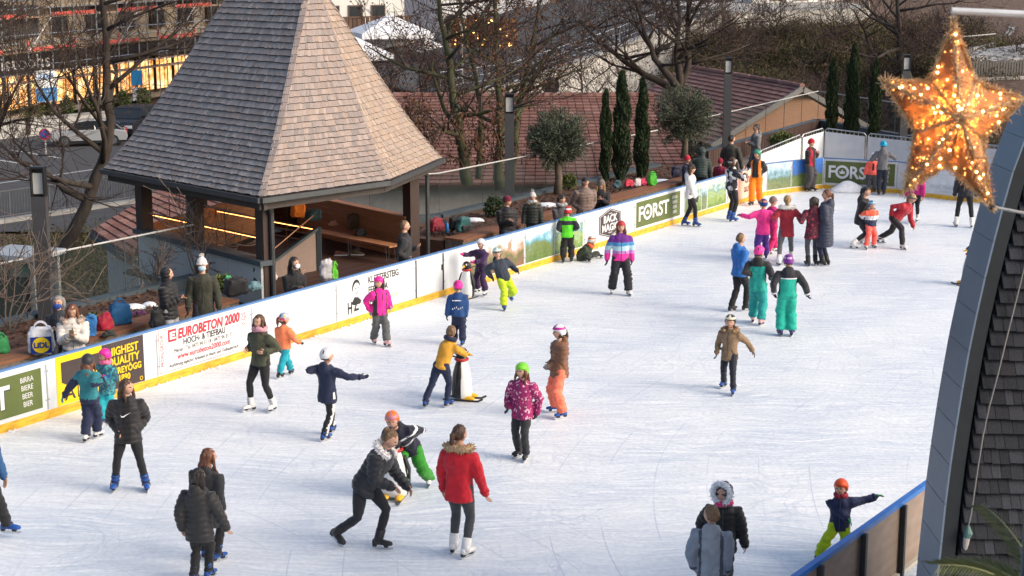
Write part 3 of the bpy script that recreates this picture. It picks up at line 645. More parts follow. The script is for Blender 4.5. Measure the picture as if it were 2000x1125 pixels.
# ------------------------------------------------------------------ red tiled roofs below the terrace
TILE = mat_random('roof_tile', [(.16, .078, .064), (.21, .105, .088), (.18, .092, .078), (.26, .145, .125), (.14, .078, .068)], .75, (12, 12, 12), .3, .2)
def tiled_slope(par, a, b, c, d, rows, cols, nobj=0):     # a,b eave ends; d,c ridge ends (above a,b)
    st = MB(); cnt = 0; nv = (b - a).cross(d - a).normalized()
    if nv.z < 0: nv = -nv
    base = MB(); base.hexa([a - nv * .1, b - nv * .1, c - nv * .1, d - nv * .1, a, b, c, d]); ro = base.build('roof', mat('tile_underlay', (.07, .03, .025), .9), par)
    for j in range(rows):
        for i in range(cols):
            u0, u1 = (i + .04) / cols, (i + .96) / cols; v0, v1 = j / rows, (j + 1.12) / rows
            P_ = [a.lerp(b, u).lerp(d.lerp(c, u), min(1, v)) for u, v in ((u0, v0), (u1, v0), (u1, v1), (u0, v1))]
            h0 = .075 + random.uniform(0, .012)
            pts = P_ + [P_[0] + nv * h0, P_[1] + nv * h0, P_[2] + nv * .03, P_[3] + nv * .03]
            if cnt < nobj: m = MB(); m.hexa(pts); m.build('roof_tile', TILE, ro)
            else: st.hexa(pts)
            cnt += 1
    if st.v: tag(st.build('roof_tiles', TILE, ro), kind='stuff')
    n = cols // 2
    for i in range(n):
        p, q = d.lerp(c, i / n), d.lerp(c, (i + 1.05) / n); m = MB(); m.tube([p + V((0, 0, .05)), q + V((0, 0, .07))], [.11, .13], 8); m.build('ridge_tile', TILE, ro)
    return ro
HW_ = mat('house_render', (.45, .43, .40), .9, var=.08)
hb = empty('low_tiled_building', V((0, 60, -3.9)), 0, 'low building with broad red tiled roof behind the olive trees', 'building'); O_ = V((0, 60, -3.9))
e0, e1, r1, r0 = V((-6.5, 55, -.75)), V((6.6, 55.5, -.75)), AT(1275, 205, 63), AT(770, 190, 63); r0.z = r1.z = r0.z
tiled_slope(hb, e0 - O_, e1 - O_, r1 - O_, r0 - O_, 26, 36, 300)
m = MB(); m.hexa([q - O_ for q in (V((-6.2, 55.6, -3.9)), V((6.3, 56, -3.9)), V((5.3, 66, -3.9)), V((-4.6, 66, -3.9)), V((-6.2, 55.6, -.9)), V((6.3, 56, -.9)), V((5.3, 66, -.9)), V((-4.6, 66, -.9)))]); m.build('wall', HW_, hb)
bk = AT(770, 190, 63); tiled_slope(hb, V((r1.x + .5, 71, -.75)) - O_, V((r0.x - .5, 71, -.75)) - O_, r0 - O_, r1 - O_, 8, 24)
R1 = AT(1566, 171, 70); R0 = AT(1338, 133, 82); R0.z = R1.z
gb_ = empty('gabled_tiled_building', V((R1.x, R1.y, -3.9)), 0, 'building with red tiled gable roof behind the far column lamp', 'building'); O_ = V((R1.x, R1.y, -3.9))
eL = AT(1388, 284, 67.5); eL2 = eL + (R0 - R1); eR = AT(1712, 256, 75); eR2 = eR + (R0 - R1)
tiled_slope(gb_, eL2 - O_, eL - O_, R1 - O_, R0 - O_, 17, 34, 300)
tiled_slope(gb_, eR - O_, eR2 - O_, R0 - O_, R1 - O_, 9, 16)
GW = mat('gable_wood', (.22, .11, .055), .7, var=.2, stretch=(1, 1, 8)); m = MB(); nfr = V((0, .6, 0))
m.hexa([q - O_ for q in (eL + nfr + V((.6, 0, 0)), eR + V((-.8, -4.2, 0)), eR + V((-.8, -3.9, 0)), eL + nfr + V((.6, .3, 0)), R1 + nfr + V((-.1, 0, -.28)), R1 + nfr + V((.1, 0, -.28)), R1 + nfr + V((.1, .3, -.28)), R1 + nfr + V((-.1, .3, -.28)))]); m.build('gable_boarding', GW, gb_)
m = MB(); m.beam(eL - O_ + V((0, -.05, -.05)), R1 - O_ + V((0, -.05, -.05)), .12, .24); m.beam(eR - O_ + V((0, -.05, -.05)), R1 - O_ + V((.05, -.05, -.08)), .12, .24); m.build('verge_board', mat('verge_grey', (.13, .13, .13), .6), gb_)
m = MB(); m.hexa([q - O_ for q in (V((eL.x + 1, 69, -3.9)), V((eR.x - 1, 71, -3.9)), V((eR2.x - 1, 80, -3.9)), V((eL2.x + 1, 80, -3.9)), V((eL.x + 1, 69, -1.2)), V((eR.x - 1, 71, -1.2)), V((eR2.x - 1, 80, -1.2)), V((eL2.x + 1, 80, -1.2)))]); m.build('wall', HW_, gb_)
lr = empty('lower_tiled_roof', V((-11, 44, -3.9)), 0, 'corner of a lower red tiled roof left of the pavilion', 'roof'); O_ = V((-11, 44, -3.9))
a, b, c, d = AT(180, 452, 44), AT(250, 500, 42.5), AT(480, 395, 47), AT(345, 352, 49)
tiled_slope(lr, a - O_, b - O_, c - O_, d - O_, 14, 7, 98)
m = MB(); m.beam(a - O_ - V((0, 0, .1)), b - O_ - V((0, 0, .1)), .16, .16); m.beam(a - O_ - V((0, 0, .1)), d - O_ - V((0, 0, .1)), .16, .16); m.build('verge_board', BEAM, lr)
m = MB(); m.hexa([q - O_ for q in (a + V((.3, .3, -3)), b + V((.2, .3, -3)), c + V((0, 0, -3)), d + V((.3, 0, -3)), a + V((.3, .3, -.2)), b + V((.2, .3, -.2)), c + V((0, 0, -.2)), d + V((.3, 0, -.2)))]); m.build('wall', HW_, lr)
# ------------------------------------------------------------------ street, walls, houses behind
ASPH = mat('asphalt', (.06, .06, .063), .9, var=.15, scale=1.5, bump=.2, bscale=30)
CONC = mat('concrete', (.28, .275, .26), .9, var=.2, scale=1.2, bump=.2, bscale=12)
RUB = mat_ramp('rubble_stone', [(0, (.28, .27, .25)), (.3, (.40, .39, .365)), (.55, (.46, .45, .43)), (.8, (.33, .32, .305))], 5.5, .9, kind='voro')
LINE = mat('road_paint', (.6, .6, .58), .7); IRON = mat('railing_iron', (.09, .095, .1), .5)
ZS = -3.82
def quad(name, pts, m, **k): b = MB(); b.add([tuple(p) for p in pts], [tuple(range(len(pts)))]); return tag(b.build(name, m), **k)
quad('street', [V((-60, 66, ZS)), V((-8, 63, ZS)), V((-8, 100, ZS)), V((-16, 112, ZS)), V((-60, 112, ZS))], ASPH, kind='structure')
for i, (a, b) in enumerate((((-5, 312), (70, 324)), ((22, 293), (120, 309)), ((-30, 362), (215, 326)), ((215, 326), (330, 310)))):
    p, q = G(*a, ZS + .006), G(*b, ZS + .006); n = V((-(q - p).y, (q - p).x, 0)).normalized() * .07
    quad('lane_marking', [p - n, q - n, q + n, p + n], LINE, kind='structure')
# bridge edge with railing on the left
a, b = G(-60, 445, ZS), G(330, 385, ZS); d = b - a; o = empty('street_railing', a, math.atan2(d.y, d.x), 'dark iron railing on concrete edge along the street', 'railing'); L = d.length
m = MB(); m.box((L / 2, 0, -.2), (L, .5, .7)); m.build('concrete_edge', CONC, o)
m = MB(); m.box((L / 2, 0, 1.28), (L, .05, .05)); m.build('top_rail', IRON, o); m = MB(); m.box((L / 2, 0, .26), (L, .04, .04)); m.build('bottom_rail', IRON, o)
n = int(L / .14)
for k in range(n + 1): m = MB(); m.box((L * k / n, 0, .76), (.06 if k % 14 == 0 else .022, .03, 1.02)); m.build('baluster', IRON, o)
# rising road with stone retaining wall and rail
WT = [AT(860, 190, 74), AT(1000, 168, 79), AT(1100, 133, 83), AT(1187, 102, 87), AT(1320, 50, 93), AT(1460, 24, 98)]
b = MB(); rs = [p for p in WT]; back = [p + V((-9, 16, .35)) for p in WT]
for i in range(len(WT) - 1): b.add([WT[i], WT[i + 1], back[i + 1], back[i]], [(0, 1, 2, 3)])
tag(b.build('road', ASPH), kind='structure')
o = empty('retaining_wall', V((WT[0].x, WT[0].y, -3.9)), 0, 'pale rubble stone retaining wall below the rising road', 'wall'); O_ = V((WT[0].x, WT[0].y, -3.9))
b = MB()
for i in range(len(WT) - 1):
    p, q = WT[i] - O_, WT[i + 1] - O_; t = V((0, .5, 0)); b.hexa([V((p.x, p.y, 0)) - V((0, .3, 0)), V((q.x, q.y, 0)) - V((0, .3, 0)), V((q.x, q.y, 0)) + t, V((p.x, p.y, 0)) + t, p, q, q + t, p + t])
b.build('stonework', RUB, o)
b = MB()
for i in range(len(WT) - 1): b.beam(WT[i] - O_ + V((0, .1, .06)), WT[i + 1] - O_ + V((0, .1, .06)), .5, .16)
b.build('coping', CONC, o)
o = empty('road_railing', O_, 0, 'grey metal railing along the rising road', 'railing')
for z in (1.1, .75, .45): b = MB(); b.tube([p - O_ + V((0, .1, z)) for p in WT], .03 if z > 1 else .015, 6); b.build('rail', mat('galvanised', (.42, .44, .46), .4, metal=.7), o)
for i in range(len(WT) - 1):
    n = 6
    for k in range(n): p = WT[i].lerp(WT[i + 1], k / n) - O_; b = MB(); b.tube([p + V((0, .1, .1)), p + V((0, .1, 1.12))], .025, 6); b.build('post', MATS['galvanised'], o)
# concrete wall with terrace and pale building at the top right
c0, c1 = AT(1458, 26, 98), AT(1700, 27, 108); c1.z = c0.z
o = empty('concrete_wall', V((c0.x, c0.y, 0)), math.atan2((c1 - c0).y, (c1 - c0).x), 'grey concrete wall above the brown bank', 'wall'); L = (c1 - c0).length
for k in range(5): b = MB(); b.box((L * (k + .5) / 5, .2, c0.z - 1.9), (L / 5 - .03, .4, 3.8)); b.build('wall_panel', CONC, o)
b = MB(); b.tube([(0, .1, c0.z + 1.0), (L, .1, c0.z + 1.0)], .03, 6); b.build('handrail', MATS['galvanised'], o)
for k in range(22): b = MB(); b.tube([(L * k / 21, .1, c0.z), (L * k / 21, .1, c0.z + 1)], .018, 5); b.build('baluster', MATS['galvanised'], o)
quad('upper_path', [c0 + V((0, .2, .01)), c1 + V((0, .2, .01)), c1 + V((0, 26, .3)), c0 + V((-8, 26, .3))], CONC, kind='structure')
PALE = mat('render_pale', (.6, .6, .58), .85, var=.06)
def house(p0, p1, h, z0, label, wallm, wins, depth=9, name='house', roof=None):
    o = empty(name, V((p0.x, p0.y, z0)), math.atan2((p1 - p0).y, (p1 - p0).x), label, 'building'); L = V((p1.x - p0.x, p1.y - p0.y)).length
    b = MB(); b.box((L / 2, depth / 2, h / 2), (L, depth, h)); b.build('wall', wallm, o)
    for x, z, w, hh_ in wins:
        b = MB(); b.box((x, -.02, z), (w, .1, hh_)); f = b.build('window', mat('window_frame', (.12, .08, .06), .6), o)
        b = MB(); b.box((x, -.075, z), (w - .14, .02, hh_ - .14)); b.build('pane', mat('window_pane', (.03, .035, .04), .1), f)
    return o, L
house(AT(1470, 6, 112), AT(1720, 6, 118), 9, c0.z, 'pale building above the concrete wall', PALE, [(2 + 2.2 * k, 1.4, 1.1, 2.3) for k in range(5)])
o, L = house(AT(560, 60, 104), AT(790, 52, 108), 12, -3.8, 'white house with brown timber balcony behind the bare trees', PALE, [(1.5 + 1.6 * k, z, 1.0, 1.5) for k in range(4) for z in (4.2, 6.6, 1.6)])
BALC = mat_random('balcony_wood', [(.09, .05, .035), (.12, .07, .045)], .7, (20, 20, 3), .3, .2)
for z in (2.9, 5.6):
    b = MB(); b.box((L / 2, -.7, z), (L, 1.4, .2)); b.build('balcony_floor', BALC, o)
    for k in range(int(L / .3)): b = MB(); b.box((.15 + k * .3, -1.36, z + .55), (.24, .04, .9)); b.build('balcony_board', BALC, o)
    b = MB(); b.box((L / 2, -1.38, z + 1.05), (L, .1, .09)); b.build('balcony_rail', BALC, o)
house(AT(860, 40, 124), AT(1075, 20, 130), 14, -1, 'white house behind the lit orange hedge', mat('render_white', (.7, .7, .7), .85), [(1 + 1.9 * k, z, 1.1, 1.6) for k in range(4) for z in (2.4, 5.2)])
house(AT(1076, 30, 132), AT(1300, 0, 140), 14, 1, 'brown fronted shop building by the rising road', mat('render_brown', (.16, .10, .07), .8), [(1.4 + 2.4 * k, 1.6, 1.7, 2.2) for k in range(4)])
b = G(1117, 34, 1.2); b = AT(1117, 38, 118); o = empty('banner_sign', b, 0, 'upright bright green banner by the road', 'sign'); m = MB(); m.box((0, 0, .75), (.75, .06, 1.5)); m.build('banner', mat('banner_green', (.05, .5, .16), .6), o); m = MB(); m.tube([(-.4, 0, -.4), (-.4, 0, 1.6)], .03, 6); m.build('pole', IRON, o)
# lit shop windows far right of the trees
o = empty('lit_shop', AT(1135, 22, 128), .3, 'shop front with warm light beyond the rising road', 'shop'); m = MB(); m.box((0, 0, .6), (2.6, .2, 2.0)); m.build('front', mat('shop_frame', (.12, .07, .04), .7), o)
for x in (-.65, .65): m = MB(); m.box((x, -.11, .6), (1.1, .03, 1.7)); m.build('lit_window', mat_emit('warm_window', (1, .55, .2), 1.1), o)
# white market tents, snow white canopies
CANV = mat('canvas_white', (.72, .73, .75), .8, var=.05)
for i, (px, py, D, w) in enumerate(((762, 62, 96, 4.2), (690, 105, 92, 3.4), (830, 108, 96, 3.6))):
    p = AT(px, py, D); o = empty('market_tent', p, .3 + .2 * i, ['large white market tent below the timber balcony', 'small white market tent near the shingle roof', 'white market tent beside the bare trunks'][i], 'tent'); h = w / 2
    m = MB(); m.add([(-h, -h, 0), (h, -h, 0), (h, h, 0), (-h, h, 0), (0, 0, 1.0), (-h, -h, -.3), (h, -h, -.3), (h, h, -.3), (-h, h, -.3)], [(0, 1, 4), (1, 2, 4), (2, 3, 4), (3, 0, 4), (5, 6, 1, 0), (6, 7, 2, 1), (7, 8, 3, 2), (8, 5, 0, 3)]); m.build('canopy', CANV, o)
    for sx in (-1, 1):
        for sy in (-1, 1): m = MB(); m.tube([(sx * h * .96, sy * h * .96, 0), (sx * h * .96, sy * h * .96, -3.2)], .04, 6); m.build('leg', MATS['galvanised'], o)
    m = MB(); m.box((0, h * .9, -1.7), (w * .9, .05, 2.8)); m.build('back_sheet', CANV, o)
    m = MB(); m.box((0, -h * .8, -2.6), (w * .85, .5, .9)); m.build('counter', mat('counter_wood', (.14, .08, .05), .7), o)
# thin pale mast
p = AT(903, 150, 76); o = empty('flag_mast', V((p.x, p.y, p.z)), 0, 'thin pale mast in front of the white houses', 'mast'); m = MB(); m.tube([(0, 0, -1.5), (0, 0, 5)], [.05, .03], 8); m.build('pole', RAILW, o); m = MB(); m.box((0, 0, -1.5), (.4, .4, .12)); m.build('foot_plate', CONC, o)
# round dark dish sign
p = AT(1075, 168, 76); o = empty('round_sign', p, .2, 'round dark disc seen from behind near the road wall', 'sign'); m = MB(); m.tube([(0, -.04, 0), (0, .04, 0)], .42, 24); m.build('disc', LDK, o); m = MB(); m.tube([(0, .07, .3), (0, .07, -2.6)], .035, 8); m.build('pole', MATS['galvanised'], o)

# ------------------------------------------------------------------ scaffolded building on the left
FA, FB = V((-34.5, 96, 0)), V((-21.5, 134, 0)); d = FB - FA; L = d.length
sb = empty('shop_building', V((FA.x, FA.y, -3.6)), math.atan2(d.y, d.x), 'beige building with lit shop windows behind scaffolding', 'building'); zf = 3.6
BEI = mat('facade_beige', (.33, .27, .20), .9, var=.1, scale=.8); DARKF = mat('facade_dark', (.045, .043, .045), .7, var=.1)
m = MB(); m.box((L / 2, 5.2, 5.8), (L, 10, 11.6)); m.build('wall', BEI, sb)
WARM = mat_ramp('shop_glow', [(.34, (.25, .09, .03)), (.45, (1, .42, .10)), (.54, (1, .60, .24)), (.64, (1, .78, .45))], 1.6, .5); nt = WARM.node_tree; bs = nt.nodes['Principled BSDF']; nt.links.new(bs.inputs['Base Color'].links[0].from_socket, bs.inputs['Emission Color']); bs.inputs['Emission Strength'].default_value = .8
FRM = mat('shop_frame_dark', (.08, .05, .035), .6)
for k in range(14):
    x = 1.4 + k * 2.57
    m = MB(); m.box((x, -.02, 1.75), (2.3, .1, 2.5)); f = m.build('shop_window', FRM, sb)
    for j in (-1, 1): m = MB(); m.box((x + j * .55, -.085, 1.75), (.98, .03, 2.2)); m.build('lit_pane', WARM, f)
m = MB(); m.box((L / 2, -.15, 3.55), (L, .5, .9)); m.build('fascia', DARKF, sb)
m = MB(); m.box((7.2, -.42, 3.5), (11.5, .1, 1.25)); m.build('sign_board', mat('sign_black', (.02, .02, .022), .5), sb)
text('Christophs', 1.25, ADW, sb, (4.0, -.49, 3.2), 'LEFT', 1.5)
for z in (6.0, 8.6, 11):
    for k in range(9):
        x = 2 + k * 4.1; m = MB(); m.box((x, -.02, z), (1.8, .1, 1.9)); f = m.build('window', FRM, sb); m = MB(); m.box((x, -.08, z), (1.55, .03, 1.65)); m.build('pane', mat('window_pane', (.03, .035, .04), .1), f)
m = MB(); m.box((5, -.6, 6.2), (10.5, 1.1, 2.0)); m.build('dark_bay', DARKF, sb)
for z in (4.55, 7.1): m = MB(); m.box((L / 2, -.5, z), (L, .9, .14)); m.build('balcony_slab', BEI, sb)
sc = empty('scaffolding', V((FA.x, FA.y, -3.6)), math.atan2(d.y, d.x), 'metal scaffolding in front of the beige building', 'scaffold')
GALV = MATS['galvanised']; PLKS = mat_random('scaffold_plank', [(.32, .22, .15), (.4, .28, .2), (.28, .19, .13)], .8, (4, 20, 20), .3, .1); RNET = mat('safety_red', (.5, .09, .07), .8, var=.3, scale=2)
for k in range(15):
    for y in (-1.2, -2.1): m = MB(); m.tube([(k * 2.57, y, .1), (k * 2.57, y, 13)], .045, 6); m.build('standard', GALV, sc)
    m = MB(); m.box((k * 2.57, -2.1, 4.9), (.11, .11, .4)); m.build('coupler', RNET if k % 2 else GALV, sc)
for z in (2.5, 4.4, 6.5, 8.6):
    for k in range(14):
        m = MB(); m.box((k * 2.57 + 1.285, -1.65, z), (2.5, .85, .08)); m.build('deck_board', PLKS, sc)
        if z in (4.4, 6.5) and (k * 7 + int(z)) % 3: m = MB(); m.box((k * 2.57 + 1.285, -2.12, z + .14), (2.5, .03, .22)); m.build('toe_board', RNET, sc)
    for y in (-2.1,):
        for dz in (.55, 1.05): m = MB(); m.tube([(0, y, z + dz), (36, y, z + dz)], .035, 6); m.build('guard_rail', GALV, sc)
for k in (3, 7, 10): m = MB(); m.tube([(k * 2.57, -2.15, 4.4), ((k + 1) * 2.57, -2.15, 6.5)], .035, 6); m.build('brace', GALV, sc)
m = MB(); m.tube([(17.6, -2.3, 6.5), (18.6, -2.3, 4.4)], .04, 6); m.tube([(18.0, -2.3, 6.5), (19.0, -2.3, 4.4)], .04, 6)
for t in range(7): q = t / 6; m.tube([(17.6 + q, -2.3, 6.5 - 2.1 * q), (18.0 + q, -2.3, 6.5 - 2.1 * q)], .025, 5)
m.build('ladder', GALV, sc)
p = AT(90, 168, 99); o = empty('advertising_banner', p, .9, 'white and blue banner hanging on the scaffolding', 'banner'); m = MB(); m.box((0, 0, 0), (1.5, .04, 1.9)); m.build('cloth', ADW, o); m = MB(); m.box((0, -.03, -.5), (1.48, .03, .8)); m.build('blue_band', mat('banner_blue', (.03, .17, .42), .6), o); text('SPARER', .42, mat('banner_blue', (.03, .17, .42), .6), o, (0, -.03, .45), 'CENTER', .8, bold=.01)
for i, z in enumerate((-.3, -.5, -.7)): text(('Tel. 0473', 'www', 'Meran')[i], .15, ADW, o, (0, -.05, z - .05), 'CENTER')
p = AT(267, 152, 112); o = empty('blue_sign', p, .9, 'small bright blue sign above the lit shop windows', 'sign'); m = MB(); m.box((0, 0, 0), (.9, .08, 1.0)); m.build('panel', mat('sign_blue', (.02, .25, .55), .5), o); m = MB(); m.box((0, 0, -1.1), (.8, .06, .9)); m.build('white_panel', ADW, o); m = MB(); m.tube([(0, .08, .6), (0, .08, -4)], .04, 6); m.build('pole', GALV, o)
# low stone wall in front of shops
a, b = G(-60, 283, ZS), G(420, 243, ZS); a = AT(-60, 283, 94); b = AT(300, 250, 104); d2 = b - a; o = empty('low_stone_wall', V((a.x, a.y, ZS)), math.atan2(d2.y, d2.x), 'low rubble stone wall behind the parked cars', 'wall'); L2 = d2.length
m = MB(); m.box((L2 / 2, .2, .5), (L2, .4, 1.0)); m.build('stonework', RUB, o); m = MB(); m.box((L2 / 2, .2, 1.03), (L2, .5, .08)); m.build('coping', CONC, o)
# ------------------------------------------------------------------ cars
def car(p, rz, label, col, sc_=1.0, suv=False):
    o = empty('parked_car', p, rz, label, 'car'); o.scale = (sc_,) * 3
    PT = mat('car_paint_%.2f' % col[0], col, .25, var=.03, spec=.6); GL = mat('car_glass', (.02, .025, .03), .08); TY = mat('tyre', (.02, .02, .02), .8)
    h = .12 if suv else 0
    low = [(-2.1, .35), (-2.12, .6), (-2.0, .82 + h), (-1.0, .93 + h), (1.55, .95 + h), (2.05, .85 + h), (2.12, .55), (2.05, .33)]
    m = MB(); rs = []
    for y, s in ((-.86, .0), (-.84, 1), (-.4, 1.0), (.4, 1.0), (.84, 1), (.86, 0)): rs.append([V((x * (.985 if s == 0 else 1), y, z if s else .36 + (z - .36) * .9)) for x, z in low])
    m.rings(rs); m.build('body', PT, o, False)
    top = [(-1.25, .93 + h), (-.55, 1.36 + h), (-.1, 1.44 + h), (1.2, 1.42 + h), (1.75, 1.15 + h), (1.95, .92 + h)]
    m = MB(); m.rings([[V((x, y * k, z)) for x, z in top] for y, k in ((-.8, 1), (.8, 1))]); 
    cab = MB(); rs = []
    for y, sh in ((-.78, 0), (-.62, 1), (.62, 1), (.78, 0)): rs.append([V((x * (1 if sh == 0 else .97), y if z > 1 else y / abs(y) * .8, z)) for x, z in top])
    cab.rings(rs); cb = cab.build('cabin_glass', GL, o)
    m = MB(); m.hexa([V(q) for q in ((-.55, -.62, 1.37 + h), (1.3, -.62, 1.40 + h), (1.3, .62, 1.40 + h), (-.55, .62, 1.37 + h), (-.4, -.58, 1.45 + h), (1.2, -.58, 1.46 + h), (1.2, .58, 1.46 + h), (-.4, .58, 1.45 + h))]); m.build('roof', PT, o)
    for x0, z0, x1, z1 in ((-1.25, .93, -.5, 1.4), (.35, .93, .3, 1.42), (1.85, .95, 1.25, 1.42)):
        for s in (-1, 1): m = MB(); m.beam((x0, .81 * s, z0 + h), (x1, .7 * s, z1 + h), .07, .05); m.build('pillar', PT, o)
    for x in (-1.35, 1.3):
        for s in (-1, 1):
            m = MB(); m.tube([(x, .7 * s, .33), (x, .9 * s, .33)], .33, 18); w = m.build('wheel', TY, o); m = MB(); m.tube([(x, .89 * s, .33), (x, .915 * s, .33)], .21, 14); m.build('rim', STEEL, w)
    for s in (-1, 1):
        m = MB(); m.box((-2.06, .6 * s, .72), (.12, .38, .14)); m.build('headlight', mat('headlamp', (.7, .7, .7), .2), o); m = MB(); m.box((2.06, .66 * s, .78), (.12, .26, .2)); m.build('tail_light', mat('taillamp', (.4, .01, .01), .3), o)
        m = MB(); m.box((-.75, .92 * s, .98 + h), (.14, .16, .12)); m.build('mirror', PT, o)
    m = MB(); m.box((0, 0, .3), (3.9, 1.6, .18)); m.build('sill', TY, o)
    return o
p = G(175, 283, ZS); car(p, R(14), 'silver hatchback parked by the low stone wall', (.33, .34, .35))
p = AT(262, 268, 97); p.z = ZS; car(p, R(80), 'dark van parked beside the shingle roof', (.02, .02, .025), 1.15, True)
p = AT(1925, 14, 122); car(p, R(5), 'dark off road car at the top right edge', (.03, .035, .03), 1.0, True)
quad('upper_road', [p + V((-18, -5, -.02)), p + V((30, -5, -.02)), p + V((30, 20, .3)), p + V((-18, 20, .3))], ASPH, kind='structure')
p = G(90, 304, ZS); o = empty('no_parking_sign', p, 0, 'round blue and red no parking sign on a white post', 'sign'); m = MB(); m.tube([(0, 0, 0), (0, 0, 2.2)], .045, 8); m.build('post', RAILW, o)
h = AT(88, 262, p.y).z - p.z
for r, y, q in ((.30, -.06, 'sign_red'), (.22, -.075, 'sign_blue2')): m = MB(); m.tube([(0, y - .01, h), (0, y + .01, h)], r, 24); m.build('disc', mat(q, (.5, .03, .04) if 'red' in q else (.03, .1, .4), .5), o)
m = MB(); m.beam((-.16, -.09, h + .16), (.16, -.09, h - .16), .01, .055); m.build('bar', MATS['sign_red'], o); m = MB(); m.box((0, 0, .04), (.7, .5, .08)); m.build('foot', TYR if 'TYR' in globals() else mat('rubber_foot', (.03, .03, .03), .9), o)
# right: grass bank, gabion walls, timber fence
GRASS = mat_ramp('grass', [(.3, (.02, .04, .012)), (.5, (.04, .07, .02)), (.7, (.06, .08, .03))], 4, .95, detail=8)
quad('grass_bank', [AT(1880, 170, 84), AT(2150, 150, 84), AT(2150, 30, 112), AT(1880, 35, 112)], GRASS, kind='structure')
GAB = mat_ramp('gabion_stone', [(0, (.12, .12, .12)), (.35, (.3, .3, .3)), (.6, (.42, .42, .41)), (.8, (.2, .2, .2))], 5, .9, kind='voro')
pts = [AT(x, y, D) for x, y, D in ((1880, 96, 88), (1920, 88, 91), (1950, 78, 95), (1968, 60, 100), (1972, 40, 106))]
o = empty('gabion_wall', pts[0], 0, 'curved grey stone filled wall on the grass bank', 'wall')
for i in range(4):
    m = MB(); p, q = pts[i] - pts[0], pts[i + 1] - pts[0]; t = V((.5, .3, 0)); dn = V((0, 0, -1.1)); m.hexa([p + dn, q + dn, q + dn + t, p + dn + t, p, q, q + t, p + t]); m.build('stone_basket', GAB, o)
a, b = AT(1905, 128, 82), AT(2060, 105, 84); o = empty('gabion_strip', a, 0, 'pale gravel strip right of the star', 'wall'); m = MB(); t = V((0, 2.4, .5)); m.hexa([V((0, 0, -1)), b - a + V((0, 0, -1)), b - a + t + V((0, 0, -1)), t + V((0, 0, -1)), V((0, 0, 0)), b - a, b - a + t, t]); m.build('stone_basket', GAB, o)
a, b = AT(1895, 150, 76), AT(2060, 160, 78); b.z = a.z; o = empty('timber_fence', a, math.atan2((b - a).y, (b - a).x), 'low grey paling fence right of the star', 'fence'); L2 = (b - a).length
for k in range(int(L2 / .16)): m = MB(); m.box((k * .16, 0, .35), (.1, .03, .7)); m.build('pale', mat('fence_grey', (.10, .095, .09), .85), o)
m = MB(); m.box((L2 / 2, .03, .55), (L2, .04, .08)); m.box((L2 / 2, .03, .15), (L2, .04, .08)); m.build('rail', MATS['fence_grey'], o); m = MB(); m.box((L2 / 2, .0, -.45), (L2, .3, .8)); m.build('concrete_base', CONC, o)
a, b = AT(1855, 74, 84), AT(1945, 66, 88); o = empty('path_handrail', a, 0, 'thin handrail on the grass bank behind the star', 'railing'); m = MB(); m.tube([V((0, 0, 0)), b - a], .03, 6); m.build('rail', RAILW, o)
for t in (0, .5, 1): m = MB(); q = (b - a) * t; m.tube([q, q - V((0, 0, 1.1))], .025, 6); m.build('post', IRON, o)
quad('bank_path', [AT(1700, 175, 86) , AT(1780, 168, 88), AT(1870, 35, 112), AT(1800, 20, 114)], ASPH, kind='structure')
# kiosk behind the left glass railing
p = AT(52, 640, 33); o = empty('ticket_booth', p, -.35, 'small glazed booth behind the left glass railing', 'booth'); AL = mat('booth_frame', (.3, .33, .32), .4)
hB = AT(52, 500, 33).z - p.z
for x in (-.55, .55):
    for y in (-.4, .4): m = MB(); m.box((x, y, hB / 2), (.08, .08, hB)); m.build('frame_post', AL, o)
m = MB(); m.box((0, 0, hB + .06), (1.35, 1.1, .1)); m.build('roof', mat('booth_roof', (.35, .4, .44), .3), o); m = MB(); m.box((0, -.43, hB - .14), (1.0, .05, .16)); m.build('sign', mat('booth_green', (.08, .14, .10), .5), o); text('CASSA', .13, ADRED, o, (0, -.46, hB - .19), 'CENTER')
m = MB(); m.box((0, -.4, hB * .42), (.85, .02, hB * .7)); m.build('glass_pane', mat('booth_glass', (.03, .04, .04), .08), o); m = MB(); m.box((0, .4, hB * .45), (1.0, .03, hB * .9)); m.build('back_panel', AL, o)
# ------------------------------------------------------------------ people
def cloth(name, col, rough=.75, kind='plain'):
    k = 'cloth_' + name
    if k in MATS: return MATS[k]
    return mat(k, col, rough, var=.13, scale=14, bump=.25, bscale=120, spec=.3, sheen=.15)
SKIN = mat('skin', (.52, .30, .21), .5, var=.06, scale=20)
EYE = mat('eye_dark', (.03, .02, .02), .3); LIP = mat('lips', (.42, .13, .12), .5)
def hairmat(name, col): return mat('hair_' + name, col, .45, var=.45, scale=3, stretch=(30, 30, 2), bump=.5, bscale=4, spec=.5)
HAIR = dict(brown=hairmat('brown', (.07, .035, .018)), dark=hairmat('dark', (.02, .013, .01)), auburn=hairmat('auburn', (.13, .045, .02)),
            blond=hairmat('blond', (.32, .2, .09)), sand=hairmat('sand', (.16, .09, .045)), grey=hairmat('grey', (.22, .21, .2)))
BLK = (.012, .012, .014)
def ik(a, t, l1, l2, pole):
    d = t - a; L = d.length; mx = (l1 + l2) * .998
    if L > mx: t = a + d * (mx / L); d = t - a; L = mx
    L = max(L, abs(l1 - l2) + 1e-3)
    u = d.normalized(); p = pole - u * pole.dot(u)
    if p.length < 1e-4: p = frame(u)[0]
    p.normalize()
    c = (l1 * l1 + L * L - l2 * l2) / (2 * l1 * L); c = max(-1, min(1, c))
    return a + u * (l1 * c) + p * (l1 * math.sqrt(1 - c * c)), t
def yawv(deg):
    a = R(deg); return V((math.sin(a), -math.cos(a), 0)), V((math.cos(a), math.sin(a), 0))
